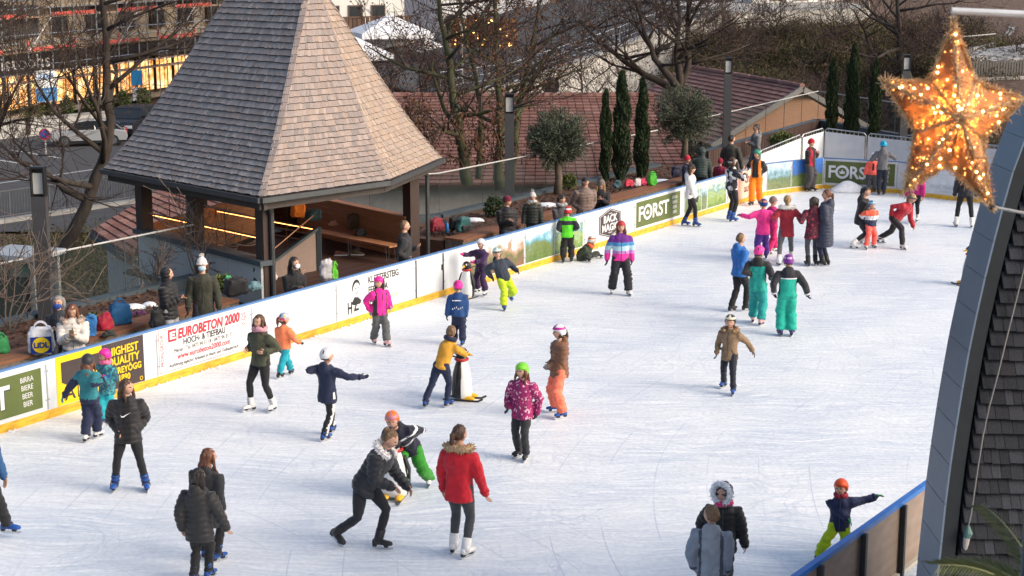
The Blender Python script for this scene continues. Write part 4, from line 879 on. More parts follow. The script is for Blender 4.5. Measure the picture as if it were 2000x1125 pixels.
def head_mesh(mb, c, f, l, u, hh, skin=0, eye=1, lip=2):
    NA, NE = 32, 24; w, dp = hh * .37, hh * .44; h = hh * .5
    rs = []; dirs = []
    for j in range(1, NE):
        t = math.pi * j / NE; r = []; dr = []
        for i in range(NA):
            a = 2 * math.pi * i / NA
            x, y, z = math.sin(t) * math.sin(a), math.sin(t) * math.cos(a), -math.cos(t)
            X, Y, Z = x * w, y * dp, z * h
            if z < 0: X *= 1 - .28 * (-z) ** 1.4; Y = Y * (1 - .1 * (-z)) + (.05 * hh * (-z) if y > 0 else .06 * hh * (-z))
            if y > 0:
                Y += hh * .095 * math.exp(-((x / .13) ** 2)) * math.exp(-(((z + .2) / (.1 if z < -.2 else .22)) ** 2))
                for s in (-1, 1): Y -= hh * .03 * math.exp(-(((x - s * .36) / .17) ** 2 + ((z - .03) / .12) ** 2))
                Y += hh * .02 * math.exp(-((x / .25) ** 2 + ((z + .52) / .1) ** 2)) + hh * .03 * math.exp(-((x / .25) ** 2 + ((z + .85) / .15) ** 2))
            r.append(c + l * X + f * Y + u * Z); dr.append((x, y, z))
        rs.append(r); dirs.append(dr)
    o = len(mb.f); mb.rings(rs, skin)
    k = o
    for j in range(NE - 2):
        for i in range(NA):
            x, y, z = [(dirs[j][i][q] + dirs[j + 1][i][q] + dirs[j][(i + 1) % NA][q] + dirs[j + 1][(i + 1) % NA][q]) / 4 for q in range(3)]
            if y > .3:
                ax = abs(x)
                if .22 < ax < .5 and (-.04 < z < .1 or .2 < z < .28): mb.m[k] = eye
                elif ax < .24 and -.58 < z < -.46: mb.m[k] = lip
            k += 1
    for s in (-1, 1):
        mb.ellip(c + l * (s * w * .98) - u * (.04 * hh) - f * (.02 * hh), (l * .02 * hh * 1.6, f * .07 * hh, u * .13 * hh), 8, 6, skin)
def dome(mb, c, f, l, u, w, dp, h, rim_f, rim_b, m=0, NA=28, NE=18, fn=None, rib=0):
    rs = []; o = len(mb.f)
    rows = []
    for j in range(1, NE):
        t = math.pi * j / NE; r = []; dr = []
        for i in range(NA):
            a = 2 * math.pi * i / NA
            x, y, z = math.sin(t) * math.sin(a), math.sin(t) * math.cos(a), -math.cos(t)
            k = max(0, min(1, (math.cos(a) + .15) / .6)); rim = rim_b + (rim_f - rim_b) * k
            g = 1 + rib * math.cos(a * 14)
            if z < rim:
                q = math.sqrt(max(0, 1 - rim * rim)) * (.93 + .06 * (z + 1) / (rim + 1)) * .97
                X, Y, Z = math.sin(a) * q * w, math.cos(a) * q * dp, rim * h - .012 * (1 - (z + 1) / (rim + 1))
                z = rim - .01
            else: X, Y, Z = x * w * g, y * dp * g, z * h
            r.append(c + l * X + f * Y + u * Z); dr.append((a, z, z < rim))
        rs.append(r); rows.append(dr)
    mb.rings(rs, m); k = o
    if fn:
        for j in range(NE - 2):
            for i in range(NA):
                mb.m[k] = fn(rows[j][i][0] if rows[j][i][0] < math.pi else rows[j][i][0] - 2 * math.pi, (rows[j][i][1] + rows[j + 1][i][1]) / 2, i, j); k += 1
def hand_mesh(mb, w, d, nrm, side, sz, curl=.5, m=0, fat=1.0):
    # w wrist point, d direction of hand, nrm palm normal, side: thumb side vector
    d = d.normalized(); side = (side - d * side.dot(d)).normalized(); nrm = d.cross(side)
    pl, pw = sz * .5, sz * .2
    mb.ellip(w + d * pl * .55, (side * pw * 1.05 * fat, nrm * sz * .085 * fat, d * pl * .66), 10, 8, m)
    for k, (o, ln) in enumerate(((.75, .42), (.25, .5), (-.25, .47), (-.72, .37))):
        b = w + d * pl * .92 + side * pw * o
        d1 = (d + nrm * curl * .7 + side * .1 * o).normalized(); d2 = (d + nrm * curl * 2.2).normalized()
        m1 = b + d1 * ln * sz * .5; e = m1 + d2 * ln * sz * .5
        mb.tube([b - d * .015, b, m1, e], [sz * .047 * fat, sz * .047 * fat, sz * .043 * fat, sz * .034 * fat], 6, m, True)
    b = w + d * pl * .3 + side * pw * .8; d1 = (d * .6 + side * .75 + nrm * .2).normalized(); d2 = (d * .95 + side * .25 + nrm * .4).normalized()
    m1 = b + d1 * sz * .2; mb.tube([b, m1, m1 + d2 * sz * .19], [sz * .06 * fat, sz * .052 * fat, sz * .04 * fat], 6, m, True)
def fur_ring(mb, pts, r, n=7, spikes=260, m=0, rnd=random.Random(3)):
    pts = [V(p) for p in pts]; mb.tube(pts, r * .8, 7, m, True)
    for _ in range(spikes):
        t = rnd.random() * (len(pts) - 1); i = int(t); p = pts[i].lerp(pts[i + 1], t - i)
        d = V((rnd.gauss(0, 1), rnd.gauss(0, 1), rnd.gauss(0, 1))).normalized(); a, b, _ = frame(d)
        q = p + d * r * .6; L = r * (.55 + .5 * rnd.random())
        mb.add([q + a * r * .22, q - a * r * .11 + b * r * .19, q - a * r * .11 - b * r * .19, q + d * L], [(0, 1, 3), (1, 2, 3), (2, 0, 3)], m)
def segdist(P, a, b):
    a = np.array(a); b = np.array(b); ab = b - a; t = np.clip(((P - a) @ ab) / (ab @ ab + 1e-9), 0, 1)
    return np.linalg.norm(P - (a + t[:, None] * ab), axis=1)
def vnoise(P, s, seed=0.0):
    return np.array([mnoise.noise(V((p[0] * s + seed, p[1] * s, p[2] * s + seed * 2))) for p in P])
def remesh(o, vox, it=6):
    a = o.modifiers.new('r', 'REMESH'); a.mode = 'VOXEL'; a.voxel_size = vox
    b = o.modifiers.new('s', 'SMOOTH'); b.iterations = it; b.factor = .5
PEOPLE_N = [0]
def person(label, feet, top=None, H=None, hip=None, neck=None, head=None, yaw=0, hyaw=None, hl=None, hr=None, ground=0.0, skates='blue', group=None,
           jacket=('plain', (.1, .1, .12)), jl=.25, zones=None, pants=('plain', BLK, 'leggings'), pstripe=None, hair=None, hat=None, hood=None, fur=None,
           gloves=None, mask=None, scarf=None, legs=True, lean=0.0, pitch=0.0, sit=False, bodyz=None, extra=None, wide=1.0, print_=None):
    PEOPLE_N[0] += 1; seed = PEOPLE_N[0] * 3.17
    rnd = random.Random(PEOPLE_N[0])
    sk_h = .065 if skates else .0
    # ---- feet on the ground, depth of the body
    fp = [G(q[0], q[1], ground + (q[2] if len(q) > 2 else 0)) for q in feet]
    base = (fp[0] + fp[1]) / 2; base.z = ground
    D = base.y
    if top and not H:
        H = AT(top[0], top[1], D).z - ground - sk_h - (.035 if hat else .01)
    f, l = yawv(yaw); UP = V((0, 0, 1))
    root = empty('person', base, 0, label, 'person', group)
    L = lambda p: p - base                                   # world -> local
    kid = max(0, min(1, (1.62 - H) / .45))
    hf = .525 - .035 * kid; hh = .118 + .062 * H
    ank = sk_h + .045 * H; leg = hf * H - .045 * H; th, sh = leg * .5, leg * .5
    T = (.825 - hf) * H
    ankles = [L(q) + UP * ank for q in fp]
    if hip is not None: Pv = L(AT(hip[0], hip[1], D))
    else:
        rad = max((V((q.x, q.y, 0))).length for q in ankles) - .05 * H
        z = ank - .0 + math.sqrt(max(.01, (leg * .99) ** 2 - max(0, rad) ** 2)); Pv = V((0, 0, z))
    hw = .052 * H
    # ---- torso
    if neck is not None:
        q = L(AT(neck[0], neck[1], D)) - Pv
        if q.length < T * .97: q += f * math.sqrt(max(0, T * T - q.length ** 2)) * (1 if lean >= 0 else -1)
        su = q.normalized()
    else: su = (UP + f * lean).normalized()
    N = Pv + su * T
    tl = (l - su * l.dot(su)).normalized(); tf = su.cross(tl) * -1
    if tf.dot(f) < 0: tf = -tf
    sw = (.112 + .008 * kid) * H * wide
    S = {1: N - su * .056 * H + tl * sw, -1: N - su * .056 * H - tl * sw}     # 1 = own left
    hy = yaw if hyaw is None else hyaw
    hfv, hlv = yawv(hy); hu = (UP * .8 + su * .35).normalized()
    if pitch: hfv = (hfv * math.cos(R(pitch)) - UP * math.sin(R(pitch))).normalized()
    hu = (hu - hfv * hu.dot(hfv)).normalized(); hlv = hfv.cross(hu) * -1
    if hlv.dot(yawv(hy)[1]) < 0: hlv = -hlv
    Hd = N + (su * .5 + UP * .5).normalized() * (.045 * H + hh * .48) + hfv * .012
    if head is not None: 
        t = L(AT(head[0], head[1], D)); Hd = V((t.x, Hd.y, t.z))
    # ---- arms
    ua, fa, hs = .165 * H, .15 * H, .105 * H
    E, Wr, Hn = {}, {}, {}
    for s, h in ((1, hl), (-1, hr)):
        if h is None: t = S[s] - UP * (ua + fa) * .96 + tl * s * .05 * H + tf * .05 * H
        elif h == 'pocket': t = Pv + su * T * .10 + tl * s * (.082 * H) + tf * .03 * H
        elif h == 'front': t = Pv + su * T * .45 + tl * s * .02 * H + tf * .14 * H
        elif h == 'phone': t = Pv + su * T * .62 + tl * s * .03 * H + tf * .2 * H
        else:
            t = L(AT(h[0], h[1], D)) + V((0, h[2] if len(h) > 2 else 0, 0))
            dv = (t - S[s]); t = S[s] + dv * max(.2, (dv.length - hs * .45) / max(dv.length, 1e-3))
        E[s], Wr[s] = ik(S[s], t, ua, fa, (-tf * .8 + tl * s * .55 - UP * .35))
        Hn[s] = (Wr[s] - E[s]).normalized()
    # ---- legs
    hips, kn = {}, {}
    order = (1, -1) if (ankles[0] - ankles[1]).dot(l) > 0 else (-1, 1)
    ft = {order[0]: 0, order[1]: 1}
    for s in (1, -1):
        hips[s] = Pv + l * s * hw - UP * .015 * H
        kn[s], ankles[ft[s]] = ik(hips[s], ankles[ft[s]], th, sh, f + l * s * .12 + (UP * .3 if sit else V((0, 0, 0))))
    # ---- body: head, neck, trunk, limbs, hands
    mb = MB()
    mb.tube([Pv - su * .03, Pv + su * T * .5, N - su * .05 * H, N - su * .01], [.05 * H, .055 * H, .06 * H, .033 * H], 12, 0, True)
    nr = .03 * H + .008
    mb.tube([N - su * .06 * H, Hd - hu * hh * .3 - hfv * .01], [nr * 1.25, nr], 10, 0, True)
    for s in (1, -1):
        mb.tube([S[s] - tl * s * .04 * H, S[s], E[s], Wr[s]], [.03 * H, .03 * H, .024 * H, .016 * H], 8, 0, True)
        if legs: mb.tube([hips[s], kn[s], ankles[ft[s]]], [.055 * H, .036 * H, .024 * H], 8, 0, True)
    body = mb.build('body', [SKIN, EYE, LIP], root); remesh(body, .030, 3)
    hb = MB(); head_mesh(hb, Hd, hfv, hlv, hu, hh)
    if not gloves:
        for s in (1, -1): hand_mesh(hb, Wr[s] - Hn[s] * .01, Hn[s], tf, (tf * .7 + UP * .4 - tl * s * .2), hs, .5, 0)
    def join_head(o, me, hb=hb):
        nv = len(me.vertices); co = np.empty(nv * 3); me.vertices.foreach_get('co', co); co = co.reshape(-1, 3)
        vs = [tuple(q) for q in co] + hb.v; fs = [tuple(p.vertices) for p in me.polygons] + [tuple(i + nv for i in q) for q in hb.f]
        mi = [0] * len(me.polygons) + hb.m
        m2 = bpy.data.meshes.new('body'); m2.from_pydata(vs, [], fs)
        for q in me.materials: m2.materials.append(q)
        m2.polygons.foreach_set('material_index', mi); m2.polygons.foreach_set('use_smooth', [True] * len(m2.polygons)); m2.update()
        o.data = m2
    pend(body, join_head)
    # ---- jacket
    jk, jc = jacket[0], jacket[1]
    pad = {'puffer': .033, 'plain': .020, 'ski': .031, 'sweater': .012, 'coat': .024}[jk]
    jb = MB()
    prof = [(-jl - .02, .090, .068), (-jl, .096, .074), (0.0, .092, .072), (.35, .083, .064), (.62, .098, .073), (.80, .106, .072), (.90, .082, .062), (.97, .058, .052), (1.05, .042, .042)]
    rs = []
    down = (-UP * .75 - su * .25).normalized()
    for t, rx, ry in prof:
        if t < 0: c = Pv + down * (-t * T) + ((kn[1] + kn[-1]) / 2 - Pv) * .12 * (-t)
        else: c = Pv + su * (t * T)
        flare = 1 + (.22 * -t if t < 0 else 0)
        rx = (rx * H * (wide if t > -.5 else 1) + pad) * flare; ry = (ry * H + pad) * flare
        rs.append([c + tl * (rx * math.copysign(abs(math.cos(q)) ** .85, math.cos(q))) + tf * (ry * math.copysign(abs(math.sin(q)) ** .85, math.sin(q))) for q in [2 * math.pi * i / 20 for i in range(20)]])
    jb.rings(rs)
    sr = (.036 * H + pad * .9)
    for s in (1, -1):
        jb.tube([S[s] - tl * s * .05 * H - su * .01, S[s] - tl * s * .005 * H, S[s].lerp(E[s], .5), E[s], E[s].lerp(Wr[s], .5), Wr[s] + Hn[s] * .005], [sr * .95, sr * 1.12, sr, sr * .86, sr * .8, sr * .66], 12, 0, True)
    if hood == 'down':
        hc = N - tf * .055 * H + su * .005 * H
        jb.ellip(hc, (tl * .072 * H, tf * .045 * H, su * .06 * H), 14, 10)
        jb.ellip(hc - tf * .015 * H - su * .03 * H, (tl * .058 * H, tf * .035 * H, su * .065 * H), 14, 10)
    elif hood == 'up':
        jb.ellip(Hd - hfv * hh * .13 + hu * hh * .03, (hlv * hh * .52, hfv * hh * .5, hu * hh * .6), 18, 14)
        jb.tube([N - su * .03 * H, Hd - hu * hh * .35 - hfv * hh * .2], [.06 * H, hh * .4], 12, 0, True)
    elif jk != 'sweater':
        jb.tube([N - su * .01 * H, N + su * .032 * H + hfv * .004], [.05 * H, .044 * H], 12)
    zm = [jacket[2] if len(jacket) > 2 else cloth('j%d' % PEOPLE_N[0], jc, .55 if jk == 'puffer' else .75)]
    zl = []
    for k, z in (zones or {}).items():
        zm.append(z[-1] if not isinstance(z[-1], tuple) else cloth('z%d%s' % (PEOPLE_N[0], k), z[-1])); zl.append((k.split('_')[0], z, len(zm) - 1))
    jo = jb.build('sweater' if jk == 'sweater' else 'coat' if jl > .6 else 'jacket', zm, root)
    remesh(jo, .015 if H * 3203 / D > 170 else .020, 5)
    npP, npu, npl, npf = np.array(Pv), np.array(su), np.array(tl), np.array(tf)
    hdn = np.array(Hd)
    def shape_jacket(o, me):
        n = len(me.vertices); co = np.empty(n * 3); no = np.empty(n * 3); me.vertices.foreach_get('co', co); me.vertices.foreach_get('normal', no)
        co = co.reshape(-1, 3); no = no.reshape(-1, 3)
        t = (co - npP) @ npu
        da = np.minimum.reduce([segdist(co, S[s], E[s]) for s in (1, -1)] + [segdist(co, E[s], Wr[s]) for s in (1, -1)])
        lat = np.abs((co - npP) @ npl)
        arm = (da < sr * 1.5) & ((lat > sw * .88) | (da < sr * 1.02))
        amp = .015 if jk != 'puffer' else .006
        d = vnoise(co * np.array([1, 1, .55]), 11, seed) * amp + vnoise(co, 27, seed) * amp * .45
        if jk == 'puffer':
            al = np.zeros(n)
            for s in (1, -1):
                a = np.array(S[s]); e = np.array(E[s]); w = np.array(Wr[s])
                al1 = (co - a) @ ((e - a) / (np.linalg.norm(e - a) + 1e-6)); al2 = np.linalg.norm(e - a) + (co - e) @ ((w - e) / (np.linalg.norm(w - e) + 1e-6))
                near = ((co - npP) @ npl) * s > 0
                al = np.where(near, np.where(segdist(co, S[s], E[s]) < segdist(co, E[s], Wr[s]), al1, al2), al)
            q = np.where(arm, al, t) + vnoise(co, 6, seed + 9) * .014; per = .075 if H > 1.3 else .065
            d += (np.abs(np.sin(math.pi * q / per)) ** .6) * .016 - .008
        co += no * d[:, None]
        me.vertices.foreach_set('co', co.ravel()); me.update()
        if zl:
            m = len(me.polygons); fc = np.empty(m * 3); me.polygons.foreach_get('center', fc); fc = fc.reshape(-1, 3)
            t = ((fc - npP) @ npu) / T; lat = (fc - npP) @ npl; fw = (fc - npP) @ npf
            da = np.minimum.reduce([segdist(fc, S[s], E[s]) for s in (1, -1)] + [segdist(fc, E[s], Wr[s]) for s in (1, -1)])
            dl = np.minimum.reduce([segdist(fc, E[s], Wr[s]) for s in (1, -1)])
            arm = (da < sr * 1.5) & ((np.abs(lat) > sw * .88) | (da < sr * 1.02))
            mi = np.zeros(m, dtype=np.int32)
            for k, z, i in zl:
                if k == 'sleeve': mi[arm] = i
                elif k == 'cuff': mi[(dl < sr * 1.3) & arm] = i
                elif k == 'yoke': mi[(t > z[0]) & ~arm] = i
                elif k == 'top': mi[t > z[0]] = i
                elif k == 'hem': mi[(t < z[0]) & ~arm] = i
                elif k == 'band': mi[(t > z[0]) & (t < z[1])] = i
                elif k == 'bandb': mi[(t > z[0]) & (t < z[1]) & ~arm] = i
                elif k == 'back': mi[(t > z[0]) & (t < z[1]) & (np.abs(lat) < z[2] * H) & (fw < 0) & ~arm] = i
                elif k == 'front': mi[(t > z[0]) & (t < z[1]) & (np.abs(lat) < z[2] * H) & (fw > 0) & ~arm] = i
                elif k == 'side': mi[(np.abs(lat) > z[0] * H) & ~arm] = i
            me.polygons.foreach_set('material_index', mi)
    pend(jo, shape_jacket)
    # zip
    if jk in ('plain', 'ski', 'puffer', 'coat') and not print_:
        zb = MB(); zp = []
        for t, rx, ry in prof[1:8]:
            c = (Pv + down * (-t * T) + ((kn[1] + kn[-1]) / 2 - Pv) * .12 * (-t)) if t < 0 else Pv + su * (t * T)
            zp.append(c + tf * ((ry * H + pad) * (1 + (.22 * -t if t < 0 else 0)) + .001))
        zb.tube(zp, .0055, 5); zb.build('zip', MATS.get('cloth_zip') or cloth('zip', (.05, .05, .055), .4), root)
    if jk in ('plain', 'ski', 'coat', 'puffer'):
        sm_ = MATS.get('cloth_seam') or cloth('seam', (.03, .03, .034), .6)
        for s in (1, -1):
            t0, t1 = (.05, .26) if jl < .4 else (-.05, .16); pb_ = MB(); pp_ = []
            for t, x in ((t0, .074), (t1, .052)):
                ry = (.069 * H + pad); pp_.append(Pv + su * (t * T) + tl * s * x * H + tf * ry * math.sqrt(max(.1, 1 - (x * H / (.09 * H + pad)) ** 2)) * 1.03)
            pb_.tube(pp_, .0045, 5, 0, True); pb_.build('pocket_zip', sm_, root)
            cu = MB(); cu.tube([Wr[s] - Hn[s] * .035, Wr[s] - Hn[s] * .004], [sr * .76, sr * .73], 12); cu.build('cuff', zm[-1] if zones and 'sleeve' in zones else zm[0], root, True)
    # ---- trousers
    pk = pants[2]; tm = [pants[3] if len(pants) > 3 else cloth('p%d' % PEOPLE_N[0], pants[1], .8)]
    if pstripe: tm.append(cloth('ps%d' % PEOPLE_N[0], pstripe))
    if legs:
        pb = MB(); g = {'leggings': (.058, .038, .031, .0), 'jeans': (.062, .046, .042, .0), 'ski': (.072, .063, .062, .0)}[pk]
        pb.ellip(Pv - UP * .01 * H, (tl * (.088 * H + .004), tf * .062 * H, su * .085 * H), 16, 12)
        for s in (1, -1):
            A = ankles[ft[s]]; sd = (A - kn[s]).normalized()
            end = A - sd * (.05 if pk == 'leggings' and skates else .0) if pk != 'ski' else A + sd * .012
            kw = g[1] * H
            pb.tube([hips[s] + UP * .03 * H, hips[s].lerp(kn[s], .5), kn[s], kn[s].lerp(end, .35), end], [g[0] * H * 1.0, g[0] * H * .93, kw, kw * (1.02 if pk != 'leggings' else 1.05), g[2] * H], 12, 0, pk != 'ski')
        po = pb.build('leggings' if pk == 'leggings' else 'trousers', tm, root); remesh(po, .015 if H * 3203 / D > 170 else .020, 4)
        def shape_pants(o, me):
            n = len(me.vertices); co = np.empty(n * 3); no = np.empty(n * 3); me.vertices.foreach_get('co', co); me.vertices.foreach_get('normal', no)
            co = co.reshape(-1, 3); no = no.reshape(-1, 3)
            amp = {'leggings': .004, 'jeans': .011, 'ski': .017}[pk]
            kz = np.minimum.reduce([np.linalg.norm(co - np.array(q), axis=1) for q in (kn[1], kn[-1], ankles[0], ankles[1])])
            co += no * ((vnoise(co * np.array([.6, .6, 1.6]), 12, seed) * amp) * (1 + .9 * np.exp(-(kz / .09) ** 2)) + vnoise(co, 30, seed) * amp * .35)[:, None]
            me.vertices.foreach_set('co', co.ravel()); me.update()
            if pstripe:
                m = len(me.polygons); fc = np.empty(m * 3); fn_ = np.empty(m * 3); me.polygons.foreach_get('center', fc); me.polygons.foreach_get('normal', fn_)
                fc = fc.reshape(-1, 3); fn_ = fn_.reshape(-1, 3); nl = fn_ @ np.array(l); out = np.sign((fc - npP) @ np.array(l))
                ml = (nl * out > .86).astype(np.int32); me.polygons.foreach_set('material_index', ml)
        pend(po, shape_pants)
        # ---- skates / shoes
        for s in (1, -1):
            A = ankles[ft[s]]; sd = (A - kn[s]).normalized()
            fd = (f + l * s * .22).normalized(); lift = feet[ft[s]][2] if len(feet[ft[s]]) > 2 else 0
            fu = UP
            if lift > .03:
                fd = (fd - UP * .55).normalized(); fu = (UP + f * .5).normalized(); fu = (fu - fd * fu.dot(fd)).normalized()
            fl = fu.cross(fd); Lf = .158 * H
            sole = A - fu * (.045 * H)
            kb = MB()
            rr = []
            for q, hw_, hz in ((-.30, .026, .05), (-.22, .032, .062), (0.0, .033, .062), (.28, .036, .05), (.52, .036, .04), (.66, .027, .033), (.70, .012, .02)):
                c = sole + fd * (q * Lf); hz_ = hz * H / 1.45; w_ = hw_ * H / 1.45
                rr.append([c + fl * (w_ * x) + fu * (hz_ * z_) for x, z_ in ((-1, 0), (1, 0), (1.05, .45), (.75, .9), (0, 1.05), (-.75, .9), (-1.05, .45))])
            kb.rings(rr)
            bt = A - sd * (.075 * H if skates else .03 * H)
            kb.tube([A - fu * .03 * H - fd * .01, A, bt], [.034 * H, .036 * H, .038 * H], 12)
            m1 = {'blue': cloth('rental_blue', (.01, .075, .32), .4), 'white': cloth('white_boot', (.72, .71, .69), .5), 'black': cloth('black_boot', (.015, .015, .017), .45),
                  'navy': cloth('navy_boot', (.05, .04, .16), .4), 'pink': cloth('pink_boot', (.75, .45, .45), .5), None: cloth('shoe', (.03, .025, .02), .6)}[skates]
            m2 = cloth('strap_dark', (.02, .02, .025), .5)
            if skates == 'blue' or skates == 'navy':
                for q in (.0, .045):
                    kb.tube([A - sd * (q * H) + fl * .037 * H * c_ + fd * .04 * H * s_ for c_, s_ in [(math.cos(2 * math.pi * i / 10), math.sin(2 * math.pi * i / 10)) for i in range(11)]], .009, 5, 1)
                kb.tube([sole + fd * .22 * Lf + fl * .037 * H * x + fu * z_ for x, z_ in ((-1, .012), (-.8, .05 * H / 1.45 + .002), (0, .06 * H / 1.45), (.8, .05 * H / 1.45 + .002), (1, .012))], .008, 5, 1)
            elif skates in ('white', 'black', 'pink'):
                for q in range(5):
                    c = A + fd * (.036 * H) - sd * (q * .018 * H - .01)
                    kb.tube([c - fl * .018 * H, c + fd * .004, c + fl * .018 * H], .0035, 4, 1)
            so = kb.build('ice_skate' if skates else 'shoe', [m1, m2], root, True)
            if skates:
                b2 = MB()
                for q in (-.2, .38):
                    b2.hexa([sole + fd * ((q + a) * Lf) + fl * (w_ * .018) - fu * z_ for a, w_, z_ in ((-.09, -1, .035), (.09, -1, .035), (.09, 1, .035), (-.09, 1, .035), (-.12, -1.4, -.002), (.12, -1.4, -.002), (.12, 1.4, -.002), (-.12, 1.4, -.002))], 1)
                n_ = 8; bl = []
                for i in range(n_):
                    q = -.36 + 1.1 * i / (n_ - 1); z0 = .063 - (.014 if i in (0,) else .02 if i == n_ - 1 else 0)
                    c = sole + fd * (q * Lf); bl.append([c - fl * .0025 - fu * z0, c + fl * .0025 - fu * z0, c + fl * .0025 - fu * .033, c - fl * .0025 - fu * .033])
                b2.rings(bl)
                b2.build('blade', [STEEL, m2 if skates != 'white' else cloth('heel_dark', (.03, .025, .02), .5)], so)
    # ---- gloves
    if gloves:
        gm = cloth('g%d' % PEOPLE_N[0], gloves, .7)
        for s in (1, -1):
            gb = MB(); gb.tube([Wr[s] - Hn[s] * .03 * H, Wr[s] + Hn[s] * .012], [.026 * H, .022 * H], 9, 0, True)
            hand_mesh(gb, Wr[s] - Hn[s] * .01, Hn[s], tf, (tf * .7 + UP * .4 - tl * s * .2), hs * 1.08, .45, 0, 1.35)
            gb.build('glove', [gm], root, True)
    # ---- hair
    if hair:
        hm = HAIR[hair[0]]; st = hair[1]; b = MB()
        if hat is None or hat[0] == 'band':
            dome(b, Hd - hfv * hh * .035 + hu * hh * .02, hfv, hlv, hu, hh * .405, hh * .47, hh * .53, .42 if st != 'short' else .5, -.45, 0, 26, 16)
        else:
            b.ellip(Hd - hfv * hh * .1 - hu * hh * .12, (hlv * hh * .39, hfv * hh * .37, hu * hh * .4), 14, 10)
        bk = -hfv
        if st == 'long':
            p0 = Hd + bk * hh * .3 + hu * hh * .1
            dn = (-UP + bk * .12).normalized()
            for o_, ln, r_ in ((0, 1.75, .3), (.24, 1.6, .2), (-.24, 1.65, .2), (.36, 1.35, .13), (-.36, 1.4, .13)):
                c = p0 + hlv * hh * o_ + hfv * hh * abs(o_) * .5
                b.tube([c, c + dn * hh * .5 + bk * hh * .06, c + dn * hh * 1.0 + bk * hh * .1 + hlv * rnd.uniform(-.05, .05) * hh, c + dn * hh * ln], [r_ * hh * .8, r_ * hh, r_ * hh * .85, r_ * hh * .3], 10, 0, True, .7)
            for s in (-1, 1):
                c = Hd + hlv * hh * .37 * s + hfv * hh * .12 + hu * hh * .15
                b.tube([c, c - UP * hh * .55 + hfv * hh * .02 + hlv * s * hh * .06, c - UP * hh * 1.15 + hfv * hh * .2 + hlv * s * hh * .12], [hh * .1, hh * .13, hh * .05], 8, 0, True, .7)
        elif st == 'pony':
            p0 = Hd + bk * hh * .45 + hu * hh * .12
            b.tube([p0 - bk * .03, p0 + bk * hh * .16 - UP * hh * .05, p0 + bk * hh * .2 - UP * hh * .5, p0 + bk * hh * .12 - UP * hh * 1.05], [hh * .1, hh * .14, hh * .15, hh * .04], 10, 0, True)
        elif st == 'bun': b.ellip(Hd + bk * hh * .42 + hu * hh * .36, (hlv * hh * .17, bk * hh * .16, hu * hh * .17), 10, 8)
        elif st == 'bob':
            for o_ in (-.33, -.12, .12, .33):
                c = Hd + bk * hh * (.28 - abs(o_) * .5) + hlv * hh * o_ * 1.1
                b.tube([c + hu * hh * .2, c - UP * hh * .3, c - UP * hh * .68], [hh * .2, hh * .2, hh * .11], 9, 0, True)
        ho = b.build('hair', [hm], root); remesh(ho, .012, 3)
        def shape_hair(o, me):
            n = len(me.vertices); co = np.empty(n * 3); no = np.empty(n * 3); me.vertices.foreach_get('co', co); me.vertices.foreach_get('normal', no)
            co = co.reshape(-1, 3); no = no.reshape(-1, 3)
            co += no * (vnoise(co * np.array([1, 1, .16]), 60, seed) * .013 + vnoise(co * np.array([1, 1, .3]), 22, seed) * .008)[:, None]
            me.vertices.foreach_set('co', co.ravel()); me.update()
        pend(ho, shape_hair)
    # ---- headwear
    if hat:
        b = MB(); k = hat[0]; hm = [hat[1] if not isinstance(hat[1], tuple) else cloth('hat%d' % PEOPLE_N[0], hat[1], .3 if k == 'helmet' else .9)]
        if k == 'helmet':
            hm += [cloth('helmet_vent', (.02, .02, .022), .5)]
            if len(hat) > 2: hm += [hat[2] if not isinstance(hat[2], tuple) else cloth('hat2_%d' % PEOPLE_N[0], hat[2], .3)]
            def hf_(a, z, i, j):
                if z < -.28: return 1
                if abs(abs(a) - .42) < .16 and (.62 < z < .84 or .2 < z < .42) and (i % 2): return 1
                if abs(abs(a) - 2.5) < .25 and .35 < z < .8 and (i % 2): return 1
                if len(hm) > 2 and (.42 < z < .62 or (z > .5 and abs(a) < .3)): return 2
                return 0
            dome(b, Hd + hu * hh * .05 - hfv * hh * .02, hfv, hlv, hu, hh * .49, hh * .56, hh * .575, .3, -.42, 0, 28, 18, hf_)
            for s in (-1, 1):
                b.tube([Hd + hlv * s * hh * .4 - hu * hh * .1, Hd + hlv * s * hh * .3 - hu * hh * .42 + hfv * hh * .08, Hd - hu * hh * .55 + hfv * hh * .12], .006, 5, 1)
            bo = b.build('helmet', hm, root, True)
            if len(hat) > 3 and hat[3]:
                g = MB(); g.tube([Hd + hu * hh * .16 + hfv * hh * (.47 * math.cos(q)) + hlv * hh * .42 * math.sin(q) for q in [R(x) for x in range(-75, 76, 15)]], [hh * .11] * 11, 8, 0, False, .5)
                g.build('goggles', [cloth('goggles', (.03, .03, .04), .12)], bo, True)
        elif k == 'beanie':
            dome(b, Hd + hu * hh * .06 - hfv * hh * .02, hfv, hlv, hu, hh * .44, hh * .5, hh * .6, .12, -.25, 0, 56, 16, None, .018)
            b.tube([Hd + hu * hh * .13 + hfv * hh * (.475 * math.cos(q)) + hlv * hh * .42 * math.sin(q) - hfv * hh * .02 - hu * hh * .14 * (1 - math.cos(q)) / 2 for q in [2 * math.pi * i / 20 for i in range(21)]], hh * .075, 7)
            bo = b.build('beanie', hm, root, True)
            if len(hat) > 2 and hat[2]:
                g = MB(); p = Hd + hu * hh * .74 - hfv * hh * .05; fur_ring(g, [p, p + hu * .002, p + hu * .004], hh * .17, 7, 120); g.build('pompom', hm, bo)
        elif k == 'band':
            b.tube([Hd + hu * hh * .14 + hfv * hh * (.5 * math.cos(q)) + hlv * hh * .44 * math.sin(q) - hfv * hh * .02 - hu * hh * .2 * (1 - math.cos(q)) / 2 for q in [2 * math.pi * i / 20 for i in range(21)]], hh * .1, 8)
            b.build('headband', hm, root, True)
        elif k == 'cap':
